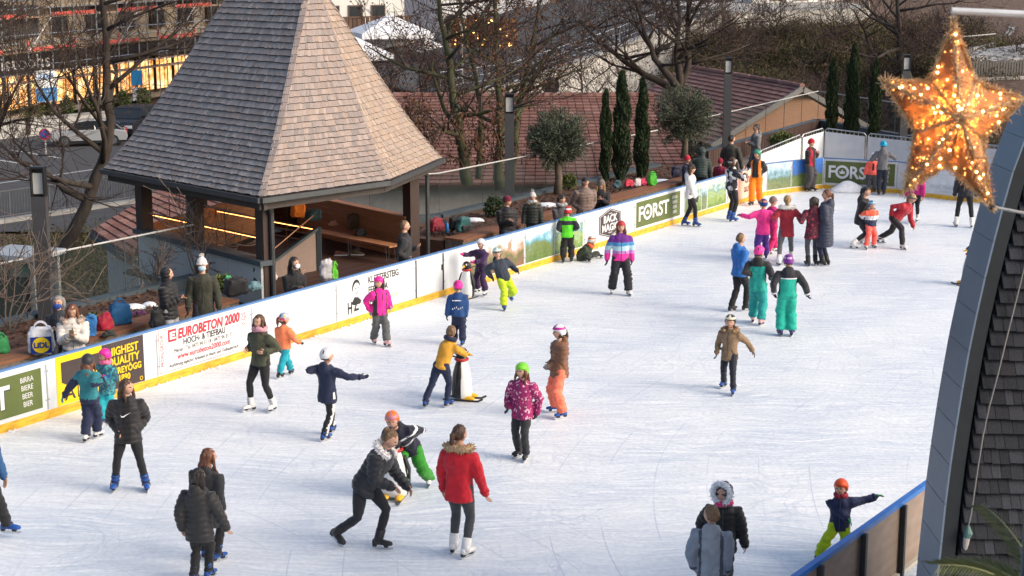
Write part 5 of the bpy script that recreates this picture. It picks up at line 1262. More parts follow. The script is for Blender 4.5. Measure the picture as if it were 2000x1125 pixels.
            dome(b, Hd + hu * hh * .06 - hfv * hh * .02, hfv, hlv, hu, hh * .43, hh * .49, hh * .5, .2, 0.0, 0, 26, 14)
            b.ellip(Hd + hu * hh * .2 + hfv * hh * .52, (hlv * hh * .3, hfv * hh * .28, hu * hh * .03), 12, 6); b.build('cap', hm, root, True)
    if fur:
        b = MB(); fm = [mat('fur_%.2f_%.2f' % (fur[0][0], fur[0][2]), fur[0], .95, var=.35, scale=40)]
        if fur[1] == 'hood':      # ring round the face, hood up
            pts = [Hd + hfv * hh * .28 + hlv * hh * .52 * math.sin(q) + hu * hh * (.05 + .58 * math.cos(q)) for q in [2 * math.pi * i / 18 for i in range(19)]]
            fur_ring(b, pts, hh * .2, 7, 420)
        else:                      # collar lying on the shoulders
            pts = [N + su * .022 * H - tf * (.085 * H * math.cos(q)) + tl * .098 * H * math.sin(q) for q in [R(x) for x in range(-135, 136, 18)]]
            pts = [p - su * .02 * H * (abs(i - 7.5) / 7.5) for i, p in enumerate(pts)]
            fur_ring(b, pts, .032 * H, 7, 420)
        b.build('fur_trim', fm, root)
    if mask:
        b = MB(); c = Hd + hfv * hh * .36 - hu * hh * .25
        b.ellip(c, (hlv * hh * .32, hfv * hh * .19, hu * hh * .25), 12, 10); b.build('face_mask', [cloth('mask%.2f' % mask[2], mask)], root, True)
    if scarf:
        b = MB(); c = N + su * .035 * H
        b.tube([c + tf * (.06 * H * math.cos(q)) + tl * .062 * H * math.sin(q) + su * .008 * math.sin(3 * q) for q in [2 * math.pi * i / 16 for i in range(17)]], .03 * H, 8, 0)
        b.build('scarf', [cloth('sc%d' % PEOPLE_N[0], scarf)], root, True)
    if print_: 
        print_(root, Pv, su, tl, tf, T, H, pad)
    return dict(root=root, base=base, Hd=Hd, N=N, Pv=Pv, su=su, tl=tl, tf=tf, Wr=Wr, Hn=Hn, H=H, T=T, hs=hs)
# ------------------------------------------------------------------ spectators behind the boards
def SPEC(label, top, z, yaw=0, sit=False, spread=.1, **k):
    b = G(top[0], top[1], z); f, l = yawv(yaw); z_in = z
    need = .5 if not sit else .75
    while (b - A0).dot(NN) < need and z > .9: z -= .02; b = G(top[0], top[1], z)
    if 'H' in k and not sit: k['H'] -= z_in - z
    def px(p): # project back to a pixel on the ground
        v = p - V((0, 0, CAM_H)); zc = v.y * CP - v.z * SP_; return (1000 + FPX * v.x / zc, 562.5 - FPX * (v.y * SP_ + v.z * CP) / zc)
    hz = V((0, 0, -.05)); fw = f * (.42 if sit else 0)
    feet = [px(V((b.x, b.y, -.05)) + l * spread + fw), px(V((b.x, b.y, -.05)) - l * spread + fw)]
    if sit:
        Hs = k.pop('H', 1.64); hp = V((b.x, b.y, .56)); D = (b + fw).y
        # hip pixel is read at the depth of the feet, so project through that plane
        q = V((b.x, b.y, .56)); return person(label, feet, H=Hs, yaw=yaw, hip=px(V((b.x + 0, D, .56))), sit=True, skates=None, ground=-.05, **k)
    return person(label, feet, H=k.pop('H', z), yaw=yaw, skates=None, ground=-.05, **k)
JE = ('leg', (.03, .035, .05), 'jeans')
w46 = SPEC('woman in white quilted jacket with fur hood looking at her phone', (153, 596), 1.22, 12, True, H=1.62, hl='phone', hr='phone', jacket=('puffer', (.62, .58, .53)), jl=.2, pants=JE, hair=('auburn', 'long'), fur=((.45, .36, .3), 'collar'), pitch=22)
m = MB(); c = (w46['Wr'][1] + w46['Wr'][-1]) / 2 + w46['tf'] * .08 + V((0, 0, .05)); m.box(c, (.075, .012, .15), Matrix.Rotation(.3, 3, 'X')); ph = m.build('phone', mat('phone_gold', (.25, .2, .13), .3), None); ph.location = w46['base']; tag(ph, 'mobile phone held by the woman in white', 'phone')
SPEC('grey haired woman with blue mask behind the white jacket', (126, 578), 1.24, 5, True, H=1.62, jacket=('plain', (.02, .024, .035)), wide=.85, jl=.2, pants=JE, hair=('grey', 'bob'), mask=(.02, .07, .32), hl='front', hr='front')
SPEC('person in black quilted jacket with hood up and arms folded', (325, 511), 1.66, 75, hl='front', hr='front', jacket=('puffer', (.014, .014, .017)), jl=.25, pants=('leg', (.35, .35, .36), 'jeans'), hood='up', hyaw=80, H=1.6)
SPEC('woman in dark green parka with white bobble hat and mask', (393, 486), 1.80, 10, H=1.68, hl=None, hr=None, jacket=('coat', (.035, .036, .024)), jl=.5, pants=JE, hat=('beanie', (.7, .66, .62), True), mask=(.4, .55, .65), hair=('brown', 'bob'), gloves=BLK, hood='down')
SPEC('woman in black with mask sitting with hand on her cheek', (578, 508), 1.22, 35, True, H=1.64, hl=(590, 545), hr='front', jacket=('plain', (.013, .013, .016)), jl=.2, pants=JE, hair=('dark', 'long'), mask=(.55, .62, .68), hyaw=60)
SPEC('man in black jacket standing inside the pavilion', (789, 423), 1.80, 95, H=1.78, wide=1.15, hl='front', hr='pocket', jacket=('plain', (.022, .022, .026)), jl=.25, pants=JE, hair=('sand', 'short'), hyaw=95)
SPEC('person in black with maroon hat bending over the bench', (990, 383), 1.30, 20, True, H=1.66, jacket=('puffer', (.014, .013, .016)), jl=.2, pants=JE, hat=('beanie', (.12, .01, .03)), hyaw=60, hl='front', hr='front')
SPEC('child in dark camouflage jacket with pale bobble hat', (1040, 366), 1.42, 0, H=1.32, jacket=('puffer', (.03, .035, .03)), jl=.15, pants=JE, hat=('beanie', (.5, .47, .46), True), fur=((.3, .22, .15), 'collar'), scarf=(.5, .5, .5))
SPEC('woman in grey jacket with checked scarf leaning forward', (1096, 381), 1.28, 30, True, H=1.64, jacket=('plain', (.07, .072, .078)), jl=.2, pants=JE, hair=('dark', 'bob'), scarf=(.3, .3, .3), pitch=25, hl='front', hr='front')
SPEC('man in brown quilted jacket with dark cap', (1143, 337), 1.80, 20, H=1.75, jacket=('puffer', (.17, .12, .10)), jl=.2, pants=JE, hat=('cap', (.02, .022, .03)), hair=('dark', 'short'), hl='pocket', hr='pocket', wide=1.1)
SPEC('woman with grey bobble hat and long blond hair in black', (1174, 337), 1.78, -5, H=1.66, jacket=('plain', (.014, .014, .016)), jl=.3, pants=JE, hat=('beanie', (.14, .125, .11), True), hair=('blond', 'long'), hl='phone', hr='phone', pitch=20)
SPEC('child in navy jacket and red hat beside the dark green jacket', (1342, 297), 1.34, 60, H=1.25, jacket=('ski', (.015, .02, .045)), jl=.15, pants=JE, hat=('beanie', (.5, .02, .04)))
SPEC('person in dark green quilted jacket seen from behind', (1370, 298), 1.42, 170, H=1.62, lean=.45, jacket=('puffer', (.025, .04, .035)), jl=.2, pants=JE, hood='up')
SPEC('small child in burgundy suit and hood', (1407, 305), 1.14, 150, H=1.08, jacket=('puffer', (.2, .012, .04)), jl=.15, pants=('ski', (.2, .012, .04), 'ski'), hat=('beanie', (.25, .012, .04)))
SPEC('man in dark olive jacket with back to the rink', (1429, 257), 1.84, 150, H=1.80, jacket=('plain', (.04, .038, .03)), jl=.3, pants=JE, hair=('dark', 'short'), hyaw=120, wide=1.1)
SPEC('woman in long grey hooded coat with dark bun', (1478, 236), 1.74, -75, H=1.68, jacket=('coat', (.17, .165, .17)), jl=.6, pants=JE, hair=('dark', 'bun'), hood='down', hl='front', hr='front')
# ------------------------------------------------------------------ bags and things on the benches
def rounded(mb, c, sx, sy, sz, e=.5, n=20, k=12, m=0, top=1.0):
    rs = []
    for j in range(1, k):
        t = math.pi * j / k - math.pi / 2; cz, ss = math.copysign(abs(math.cos(t)) ** e, math.cos(t)), math.copysign(abs(math.sin(t)) ** e, math.sin(t)); q = 1 + (top - 1) * (ss + 1) / 2
        rs.append([V(c) + V((sx * q * cz * math.copysign(abs(math.cos(a)) ** e, math.cos(a)), sy * q * cz * math.copysign(abs(math.sin(a)) ** e, math.sin(a)), sz * (ss + 1))) for a in [2 * math.pi * i / n for i in range(n)]])
    mb.rings(rs, m)
def crumple(o, s, amp, seed):
    me = o.data
    for v in me.vertices: v.co += v.normal * (mnoise.noise(v.co * s + V((seed, 0, 0))) * amp)
    me.update()
def bag(px, py, w, h, label, col, kind='bag', z=.45, rz=.6, d=.5, cat='bag', col2=None, name=None):
    p = G(px, py, z); nm = name or {'bag': 'carrier_bag', 'pack': 'backpack', 'box': 'soft_bag', 'heap': 'folded_clothes'}[kind]; o = empty(nm, p, rz, label, cat)
    mc = cloth('bag_' + label.replace(' ', '_')[:28], col, .6); m = MB()
    rounded(m, (0, 0, 0), w / 2, w / 2 * d, h / 2, .4 if kind != 'heap' else .7, 32, 22, 0, {'bag': .85, 'pack': .75, 'box': .9, 'heap': .6}[kind]); b = m.build('body', mc, o, True); crumple(b, 7, .05, px); crumple(b, 19, .03, px + 5)
    if kind == 'bag':
        for s in (-1, 1): m = MB(); m.tube([V((w * .25 * math.cos(t), s * w * d * .2, h * .9 + h * .28 * math.sin(t))) for t in [math.pi * i / 8 for i in range(9)]], .012, 6); m.build('handle', mc, o, True)
    if kind == 'pack':
        m = MB(); rounded(m, (0, -w * d * .42, h * .08), w * .34, w * .14, h * .2, .5); q = m.build('pocket', cloth('bag2_' + label.replace(' ', '_')[:28], col2 or tuple(c * .6 for c in col), .6), o, True)
        for s in (-1, 1): m = MB(); m.tube([(s * w * .22, w * d * .3, h * .85), (s * w * .26, w * d * .6, h * .6), (s * w * .24, w * d * .45, h * .12)], .016, 6); m.build('strap', mc, o, True)
        m = MB(); m.tube([(-.05, 0, h * .97), (0, 0, h * 1.1), (.05, 0, h * .97)], .01, 6); m.build('grab_loop', mc, o, True)
    if kind == 'box': m = MB(); m.tube([(-w * .3, 0, h * .93), (0, 0, h * 1.12), (w * .3, 0, h * .93)], .012, 6); m.build('handle', mc, o, True)
    return o
lb = bag(82, 690, .46, .46, 'white plastic carrier bag with blue and yellow round logo', (.66, .67, .72), d=.45, rz=.25)
sheet(lb, -.17, .17, .03, .31, mat('logo_blue', (.01, .03, .22), .5), 'logo_patch', -.125, .01); disc(lb, 0, .17, .135, mat('logo_yellow', (.85, .6, .01), .5), -.133, 1.05); text('LiDL', .125, mat('logo_blue', (.01, .03, .22), .5), lb, (0, -.137, .13), 'CENTER', 1.0, bold=.006)
bag(236, 634, .42, .40, 'bright blue cloth bag leaning on the bench', (.01, .09, .22), 'bag', d=.5, rz=.4); bag(205, 644, .36, .30, 'red cloth bag beside the blue bags', (.32, .01, .03), 'heap', d=.8); bag(178, 656, .2, .36, 'small upright blue bag beside the white jacket', (.03, .16, .42), 'box', rz=.4)
bag(212, 656, .3, .1, 'dark shoes and gloves in front of the red bag', (.02, .025, .022), 'heap', cat='shoes', name='shoe_pile'); bag(270, 614, .36, .06, 'purple folded cloth on the bench', (.12, .03, .1), 'heap', cat='clothes'); bag(308, 640, .3, .34, 'black shoulder bag carried by the hooded person', (.012, .012, .014), 'pack', z=.5)
bag(462, 576, .46, .34, 'large black holdall on the bench', (.013, .013, .015), 'box', rz=.5, d=.6); bag(497, 566, .36, .17, 'pale teal bag lying on the bench', (.12, .22, .26), 'heap'); bag(508, 556, .34, .40, 'black backpack with grey stripes on the bench', (.03, .03, .034), 'pack', rz=.9); bag(527, 549, .36, .34, 'patterned white and red plastic bag on the bench', (.5, .42, .42), 'heap', d=.7); bag(446, 566, .26, .3, 'green and orange folded jacket behind the holdall', (.05, .3, .12), 'heap')
bag(640, 548, .42, .46, 'grey and bright green jacket on the bench end', (.45, .44, .46), 'heap', z=.4, d=.5, cat='clothes'); bag(634, 547, .12, .42, 'dark green sleeve of the jacket on the bench end', (.01, .1, .04), 'heap', z=.4, cat='clothes'); bag(654, 548, .14, .40, 'bright green sleeve of the jacket on the bench end', (.12, .5, .03), 'heap', z=.4, cat='clothes')
bag(582, 424, .36, .36, 'orange and yellow cloth bag on the pavilion bench', (.85, .22, .015), 'bag', z=.75, d=.6); bag(612, 430, .36, .24, 'dark teal bag on the pavilion bench', (.015, .05, .06), 'box', z=.75, d=.6)
bag(652, 442, .3, .14, 'pale pink cloth on the hairpin bench', (.6, .32, .22), 'heap', z=.46, cat='clothes'); bag(690, 447, .34, .36, 'brown backpack leaning on the pavilion wall', (.10, .06, .035), 'pack', z=.46); bag(705, 460, .4, .16, 'black gloves and helmet on the hairpin bench', (.012, .012, .014), 'heap', z=.46, cat='clothes')
bag(852, 452, .42, .32, 'red and black backpack on the right bench', (.22, .015, .03), 'pack', z=.47, rz=.8); bag(905, 452, .4, .34, 'black and teal backpack on the right bench', (.03, .12, .12), 'pack', z=.47, rz=.8, col2=(.02, .02, .022)); bag(888, 450, .26, .34, 'dark upright bag beside the teal backpack', (.02, .02, .022), 'box', z=.47)
o = empty('drinks_bottle', G(873, 455, .47), 0, 'blue drinks bottle standing beside the red backpack', 'bottle'); m = MB(); m.tube([(0, 0, 0), (0, 0, .2), (0, 0, .24)], [.04, .04, .025], 12); m.build('body', mat('bottle_blue', (.02, .15, .42), .35), o, True); m = MB(); m.tube([(0, 0, .24), (0, 0, .285)], .024, 10); m.build('cap', mat('bottle_cap', (.03, .1, .3), .4), o)
for i, (px, col, lb_) in enumerate(((1206, (.03, .08, .1), 'dark teal cloth on the bench by the cypresses'), (1228, (.5, .03, .06), 'red and white soft toy on the bench by the cypresses'), (1245, (.55, .5, .5), 'white cloth on the bench by the cypresses'), (1258, (.6, .04, .12), 'pink red cloth on the bench by the cypresses'))): bag(px, 366 - (px - 1206) * .08, .34, .2, lb_, col, 'heap', z=.45, cat='clothes')
bag(1274, 362, .3, .34, 'bright green carrier bag on the bench', (.06, .4, .03), 'bag', z=.45); bag(1321, 345, .34, .3, 'dark blue bag on the bench beside the red hat', (.02, .022, .05), 'box', z=.45)
bag(2, 690, .3, .3, 'red and green gift bag at the left edge', (.02, .2, .06), 'bag', z=.45, col2=(.5, .02, .02))
def shoe(px, py, col, label, rz, z=.02):
    o = empty('trainer_shoe', G(px, py, z), rz, label, 'shoe', 'shoes on the pavilion floor'); m = MB(); rs = []
    for x, w, h in ((-.14, .02, .05), (-.12, .038, .09), (-.04, .04, .09), (.04, .045, .07), (.11, .045, .05), (.15, .03, .035), (.165, .01, .02)): rs.append([V((x, w * a, .02 + h * b)) for a, b in ((-1, 0), (1, 0), (1, .5), (.6, 1), (-.6, 1), (-1, .5))])
    m.rings(rs); m.build('upper', cloth('shoe%.2f' % col[0], col), o, True); m = MB(); m.box((.01, 0, .012), (.32, .095, .024)); m.build('sole', ADW, o)
shoe(665, 499, (.2, .09, .07), 'left reddish trainer under the hairpin bench', .1); shoe(697, 498, (.1, .07, .04), 'right brown trainer under the hairpin bench', -.2)
# ------------------------------------------------------------------ the skaters
TEAL = (.02, .17, .20); AQUA = (.02, .38, .45); NAVY = (.012, .018, .05); PINK = (.75, .02, .28); CORAL = (.85, .13, .07); OLV = (.055, .06, .035); TURQ = (.015, .33, .27)
def patterned(name, a, b, scale, lo=.5, hi=.56): return mat_ramp('cloth_' + name, [(lo, a), (hi, b)], scale, .75)
P = person
P('skater at left edge with dark trousers and one blue skate', [(-60, 1090), (18, 1050)], H=1.6, yaw=70, jacket=('plain', (.02, .08, .2)), pants=('plain', BLK, 'jeans'), hair=('brown', 'short'), hip=(-38, 925), neck=(-35, 850))
P('child in teal jacket and black helmet by the yellow advert', [(168, 864), (190, 856)], top=(174, 692), yaw=160, hyaw=175, hl=(118, 783), hr=(214, 738, -.15), jacket=('ski', TEAL), zones={'sleeve': (0, NAVY), 'top': (.72, TEAL), 'hem': (.02, NAVY)}, jl=.15, pants=('ski', NAVY, 'ski'), hat=('helmet', (.025, .027, .03)), hair=('auburn', 'long'), gloves=(.01, .12, .3), skates='white', hood='down')
P('child in pink helmet and aqua ski trousers beside the teal jacket child', [(204, 830), (222, 826)], top=(194, 683), yaw=-30, hyaw=-60, hl=(204, 738, -.1), hr=(196, 742), jacket=('ski', (.03, .12, .16), patterned('camo', (.02, .1, .14), (.05, .3, .33), 22)), pants=('ski', AQUA, 'ski'), hat=('helmet', PINK), gloves=PINK, scarf=(.9, .15, .3), skates='blue')
def swoosh(root, Pv, su, tl, tf, T, H, pad):
    b = MB(); c = Pv + su * T * .62 + tf * (.073 * H + pad + .008)
    pts = [(-.07, .0), (-.055, -.022), (-.03, -.018), (.0, .0), (.07, .03), (.01, -.005), (-.03, -.035), (-.062, -.035)]
    b.add([c + tl * x + su * z + tf * .004 for x, z in pts], [tuple(range(len(pts)))]); b.build('printed_mark', mat('print_white', (.75, .75, .75), .6), root)
girl = P('girl in open black puffer jacket with long brown hair and blue skates', [(226, 957), (285, 957)], top=(258, 738), yaw=8, hyaw=65, hl='pocket', hr='pocket', jacket=('puffer', (.018, .016, .018)), zones={'front_a': (-.3, 1.1, .034, (.008, .008, .009))}, jl=.22, pants=('leg', BLK, 'leggings'), hair=('brown', 'long'), skates='blue', print_=swoosh)
P('girl in long black coat with loose brown hair walking behind her friend', [(425, 1098), (402, 1090)], top=(412, 878), yaw=150, hyaw=120, hr=(437, 1000, -.05), hl=(362, 1040), jacket=('coat', (.022, .023, .027)), jl=.55, pants=('leg', BLK, 'jeans'), hair=('auburn', 'long'), hood='down')
P('girl in black jacket with short dark hair nearest the bottom edge', [(380, 1142), (408, 1132)], top=(404, 918), yaw=165, hyaw=150, hl=(354, 1040), hr=(458, 1062), jacket=('puffer', (.020, .020, .021)), jl=.35, pants=('leg', BLK, 'jeans'), hair=('dark', 'bob'), hood='down')
P('girl in olive green jacket with brown hair and white skates', [(491, 803), (534, 803)], top=(513, 613), yaw=-35, hyaw=-30, hl=(520, 690, -.2), hr=(482, 690), jacket=('plain', OLV), jl=.12, pants=('leg', BLK, 'leggings'), hair=('brown', 'long'), skates='white', scarf=(.5, .25, .3))
P('child in orange jacket and patterned helmet with aqua trousers', [(546, 740), (568, 732)], top=(558, 612), yaw=150, hyaw=100, hl=(546, 688), hr=(588, 672), jacket=('ski', (.85, .22, .09)), jl=.1, pants=('ski', (.01, .3, .38), 'ski'), hat=('helmet', mat_ramp('helmet_mix', [(0, (.5, .05, .1)), (.35, (.6, .4, .1)), (.55, (.3, .4, .5)), (.75, (.7, .6, .6))], 20, .35, kind='voro')), gloves=BLK, hair=('auburn', 'pony'), skates='black')
P('child in white helmet and navy jacket with striped black trousers', [(634, 862), (648, 846, .03)], top=(657, 679), yaw=150, hyaw=110, hl=(624, 714), hr=(712, 738), jacket=('plain', NAVY), jl=.28, pants=('leg', BLK, 'jeans'), pstripe=(.6, .6, .62), hat=('helmet', (.62, .62, .64)), hood='down', skates='blue', gloves=NAVY)
P('child in pink jacket and pink helmet with grey trousers', [(730, 671), (755, 677)], top=(741, 539), yaw=35, hyaw=-20, hl=(764, 606), hr=(720, 610), jacket=('ski', PINK), zones={'side': (.078, (.02, .02, .022)), 'back': (.2, 1.1, .12, (.03, .02, .025))}, jl=.12, pants=('ski', (.09, .095, .095), 'ski'), hat=('helmet', PINK), hair=('dark', 'bob'), gloves=(.3, .3, .35), skates='pink')
def backprint(root, Pv, su, tl, tf, T, H, pad):
    b = MB(); c = Pv + su * T * .72 - tf * (.073 * H + pad + .012)
    for x0, x1 in ((-.1, -.075), (-.06, .06)): b.add([c + tl * -x0 + su * .008, c + tl * -x1 + su * .008, c + tl * -x1 - su * .008, c + tl * -x0 - su * .008], [(0, 1, 2, 3)])
    for i in range(6):
        q = c - su * (T * .42 + .015 * (i % 3)) + tl * (-.1 + .035 * i); b.add([q, q + tl * .02 + su * .05, q + tl * .032, q + tl * .02 + su * .025], [(0, 1, 2, 3)])
    b.build('printed_mark', MATS.get('print_white') or mat('print_white', (.75, .75, .75), .6), root)
P('child in blue printed jacket and pink helmet behind the yellow sweater', [(888, 672), (903, 676)], top=(888, 549), yaw=178, hyaw=185, hl=(868, 640), hr=(909, 633), jacket=('ski', (.01, .05, .17)), jl=.1, pants=('ski', NAVY, 'ski'), hat=('helmet', PINK), gloves=BLK, skates='blue', print_=backprint)
P('boy in mustard yellow sweater pushing the front penguin', [(830, 798), (874, 795)], top=(873, 637), yaw=150, hyaw=160, hip=(862, 715), neck=(871, 668), hl=(893, 676, .25), hr=(905, 690, .25), jacket=('sweater', (.62, .30, .03)), jl=.1, pants=('leg', NAVY, 'jeans'), hair=('sand', 'short'), scarf=NAVY, skates='blue')
P('small child in purple suit and white helmet behind a penguin', [(933, 572), (948, 578)], top=(933, 466), yaw=-35, hyaw=-45, hl=(925, 510, -.25), hr=(902, 496, -.1), jacket=('ski', (.035, .012, .06)), jl=.2, pants=('ski', (.035, .012, .06), 'ski'), hat=('helmet', (.62, .63, .68)), gloves=PINK, skates='white')
P('child in navy jacket and lime green trousers skating forward', [(984, 606), (996, 585, .12)], top=(970, 474), yaw=25, hyaw=5, hip=(984, 545), neck=(972, 505), hl=(1014, 532), hr=(958, 545), jacket=('ski', (.025, .035, .055)), jl=.08, pants=('ski', (.45, .62, .02), 'ski'), hat=('helmet', mat_ramp('helmet_cyan', [(0, (.02, .3, .5)), (.5, (.1, .45, .2)), (.65, (.7, .75, .78))], 14, .35), None or (.7, .72, .75), True), gloves=NAVY, skates='blue', hood='down')
P('boy in orange helmet and green trousers leaning on a penguin', [(790, 972), (838, 948)], H=1.36, yaw=-12, hyaw=-5, hip=(800, 872), neck=(782, 826), hl=(800, 850, -.2), hr=(768, 868, -.3), jacket=('ski', (.012, .014, .03)), zones={'band_a': (.72, .80, (.7, .7, .72)), 'band_b': (.42, .47, (.55, .55, .58))}, jl=.1, pants=('ski', (.03, .24, .02), 'ski'), hat=('helmet', (.85, .17, .02), (.5, .2, .25)), gloves=BLK, skates='white', hood='down', pitch=12)
P('girl in black jacket with white fur hood bending forward', [(660, 1058, .04), (740, 1072)], H=1.58, yaw=62, hyaw=70, hip=(712, 945), neck=(757, 876), hl=(800, 968, .15), hr=(770, 955, -.1), jacket=('puffer', (.018, .02, .026)), jl=.18, pants=('leg', (.016, .017, .022), 'leggings'), hair=('sand', 'bun'), fur=((.72, .68, .66), 'collar'), skates='black', pitch=25)
P('girl in red jacket with tan fur collar and white skates', [(886, 1080), (910, 1090)], top=(911, 829), yaw=155, hyaw=140, hl=None, hr=(953, 978), jacket=('coat', (.52, .012, .025)), jl=.30, pants=('leg', (.05, .055, .06), 'leggings'), hair=('brown', 'pony'), fur=((.42, .29, .17), 'collar'), skates='white')
P('child in magenta patterned jacket and lime green helmet', [(1013, 893), (1027, 899)], top=(1013, 708), yaw=-25, hyaw=-35, hl=(1050, 812), hr=(990, 802), jacket=('ski', (.28, .01, .11), patterned('magenta_print', (.27, .008, .10), (.75, .45, .55), 26, .58, .62)), jl=.22, pants=('ski', (.025, .027, .03), 'jeans'), hat=('helmet', (.16, .55, .03)), hair=('auburn', 'long'), gloves=BLK, skates='black')
P('child in copper brown jacket and coral trousers with white bicycle helmet', [(1085, 806), (1099, 818)], top=(1093, 632), yaw=-70, hyaw=-70, hl=(1070, 722), hr=(1072, 715, -.1), jacket=('puffer', (.17, .075, .04)), jl=.2, pants=('ski', (.85, .19, .11), 'ski'), hat=('helmet', (.7, .68, .7), (.4, .02, .25)), hair=('brown', 'pony'), gloves=(.12, .11, .12), hood='down', skates='blue')
P('child in tan jacket with fur hood and black helmet skating alone', [(1414, 757), (1432, 771)], top=(1418, 612), yaw=-25, hyaw=-20, hl=(1474, 690), hr=(1398, 696), jacket=('plain', (.22, .145, .085)), jl=.2, pants=('leg', (.015, .018, .028), 'jeans'), hat=('helmet', (.02, .02, .025), (.6, .55, .4)), fur=((.30, .19, .10), 'collar'), gloves=(.1, .09, .08), skates='blue')
PUR = (.13, .02, .22)
P('girl in purple blue and pink banded jacket with red helmet', [(1195, 574), (1227, 577)], top=(1212, 429), yaw=5, hyaw=0, hl=(1235, 513), hr=(1184, 512), jacket=('ski', (.72, .03, .30)), zones={'band_a': (.14, .3, (.45, .2, .5)), 'band_b': (.3, .52, (.4, .62, .7)), 'band_c': (.52, .68, (.06, .25, .5)), 'top': (.68, PUR)}, jl=.15, pants=('ski', (.02, .02, .024), 'ski'), hat=('helmet', (.4, .03, .035)), hair=('auburn', 'long'), gloves=BLK, skates='white')
P('child in bright green vest and red striped helmet facing the boards', [(1100, 513), (1116, 512)], top=(1110, 404), yaw=178, hl=(1096, 456, .1), hr=(1124, 452, .1), jacket=('ski', (.10, .62, .02)), zones={'sleeve': (0, (.02, .02, .03)), 'yoke': (.62, (.02, .02, .03)), 'band_n': (.86, 1.3, (.10, .62, .02))}, jl=.1, pants=('ski', BLK, 'ski'), hat=('helmet', (.5, .02, .03), (.7, .7, .7)), gloves=BLK, skates='black')
P('child in dark green jacket sitting on the ice by the boards', [(1146, 512), (1168, 505)], H=1.15, hip=(1133, 503), neck=(1134, 478), yaw=60, hyaw=100, hl=(1150, 497), hr=(1128, 505), jacket=('ski', (.03, .045, .025)), jl=.05, pants=('ski', (.02, .025, .022), 'ski'), hat=('helmet', (.6, .6, .6), (.8, .15, .05)), scarf=(.7, .1, .03), sit=True, skates='black', gloves=BLK)
P('skater in white hooded top holding along the boards', [(1336, 441), (1358, 443)], top=(1357, 319), yaw=70, hyaw=80, hl=(1362, 392), hr=(1360, 394, -.1), jacket=('plain', (.70, .69, .68)), jl=.2, pants=('leg', BLK, 'leggings'), hair=('brown', 'bob'), hat=('beanie', (.04, .028, .022)), gloves=(.14, .14, .15), hood='down', skates='blue')
P('skater in black and white checked shirt with grey headband', [(1424, 430), (1430, 434)], top=(1434, 304), yaw=120, hyaw=110, hl=(1456, 335, .2), hr=(1460, 342), jacket=('plain', (.1, .1, .12), mat_ramp('cloth_check', [(0, (.02, .02, .03)), (.45, (.25, .25, .27)), (.62, (.65, .65, .65))], 9, .8, kind='voro')), jl=.12, pants=('leg', BLK, 'leggings'), hair=('brown', 'bob'), hat=('band', (.4, .39, .38)), skates='blue')
P('child in neon orange ski trousers and green helmet at the boards', [(1468, 402), (1484, 399)], top=(1470, 291), yaw=-30, hyaw=-50, hl=(1480, 344), hr=(1456, 334), jacket=('ski', (.02, .02, .022)), zones={'side': (.06, (.85, .22, .03))}, jl=.02, pants=('ski', (.95, .22, .01), 'ski'), hat=('helmet', (.02, .25, .14)), skates='black', gloves=(.4, .4, .42))
P('skater in red hat and red and black jacket at the far curve', [(1575, 374), (1586, 374)], top=(1590, 270), yaw=50, hyaw=60, hl=(1600, 303), hr=(1578, 330), jacket=('ski', (.02, .018, .02)), zones={'side': (.05, (.42, .015, .04))}, jl=.12, pants=('ski', (.055, .05, .055), 'ski'), hat=('beanie', (.45, .01, .03)), skates='black')
P('child in coral jacket with backpack facing the far boards', [(1696, 376), (1708, 376)], top=(1702, 300), yaw=178, jacket=('ski', (.9, .12, .09)), zones={'back_a': (.25, .85, .03, (.03, .03, .035))}, jl=.1, pants=('ski', (.08, .08, .09), 'ski'), hat=('helmet', (.6, .6, .62)), skates='black', hl=(1686, 350), hr=(1718, 350))
P('skater in grey jacket and cyan helmet leaning over the far boards', [(1716, 381), (1726, 381)], top=(1718, 274), yaw=165, hyaw=200, hl=(1712, 315, .3), hr=(1746, 306, .2), jacket=('plain', (.12, .12, .13)), jl=.15, pants=('leg', (.015, .018, .035), 'jeans'), hat=('helmet', (.0, .3, .5)), skates='black', hood='down')
P('child in pink jacket and violet trousers with arm stretched left', [(1480, 508), (1496, 506)], top=(1489, 388), yaw=185, hl=(1443, 421), hr=(1517, 436), jacket=('ski', (.85, .04, .27)), jl=.25, pants=('ski', (.09, .03, .25), 'ski'), hat=('helmet', (.02, .05, .2), (.6, .2, .1)), gloves=BLK, skates='navy')
P('child in magenta suit and knitted hat beside the pink jacket child', [(1500, 498), (1512, 493)], top=(1506, 383), yaw=120, hyaw=100, hl=(1515, 448), hr=(1510, 448), jacket=('ski', (.45, .01, .14)), jl=.15, pants=('ski', (.5, .01, .12), 'ski'), hat=('beanie', (.2, .14, .13)), skates='white', gloves=(.3, .28, .3))
P('girl in dark red coat with white fur collar and grey leggings', [(1521, 519), (1546, 510)], top=(1538, 377), yaw=178, hl=(1512, 432, .1), hr=(1564, 432, .1), jacket=('coat', (.28, .015, .03)), jl=.35, pants=('leg', (.10, .105, .11), 'leggings'), hair=('blond', 'pony'), fur=((.75, .72, .68), 'collar'), skates='white')
P('girl in burgundy patterned coat between red and navy coats', [(1578, 520), (1592, 518)], top=(1571, 384), yaw=185, hyaw=200, hl=(1565, 440, .1), hr=(1604, 436, .1), jacket=('coat', (.10, .01, .025), patterned('burgundy_print', (.07, .006, .02), (.35, .03, .06), 16, .55, .62)), jl=.4, pants=('leg', (.07, .07, .075), 'leggings'), hair=('dark', 'bob'), hood='down', skates='black', wide=1.05)
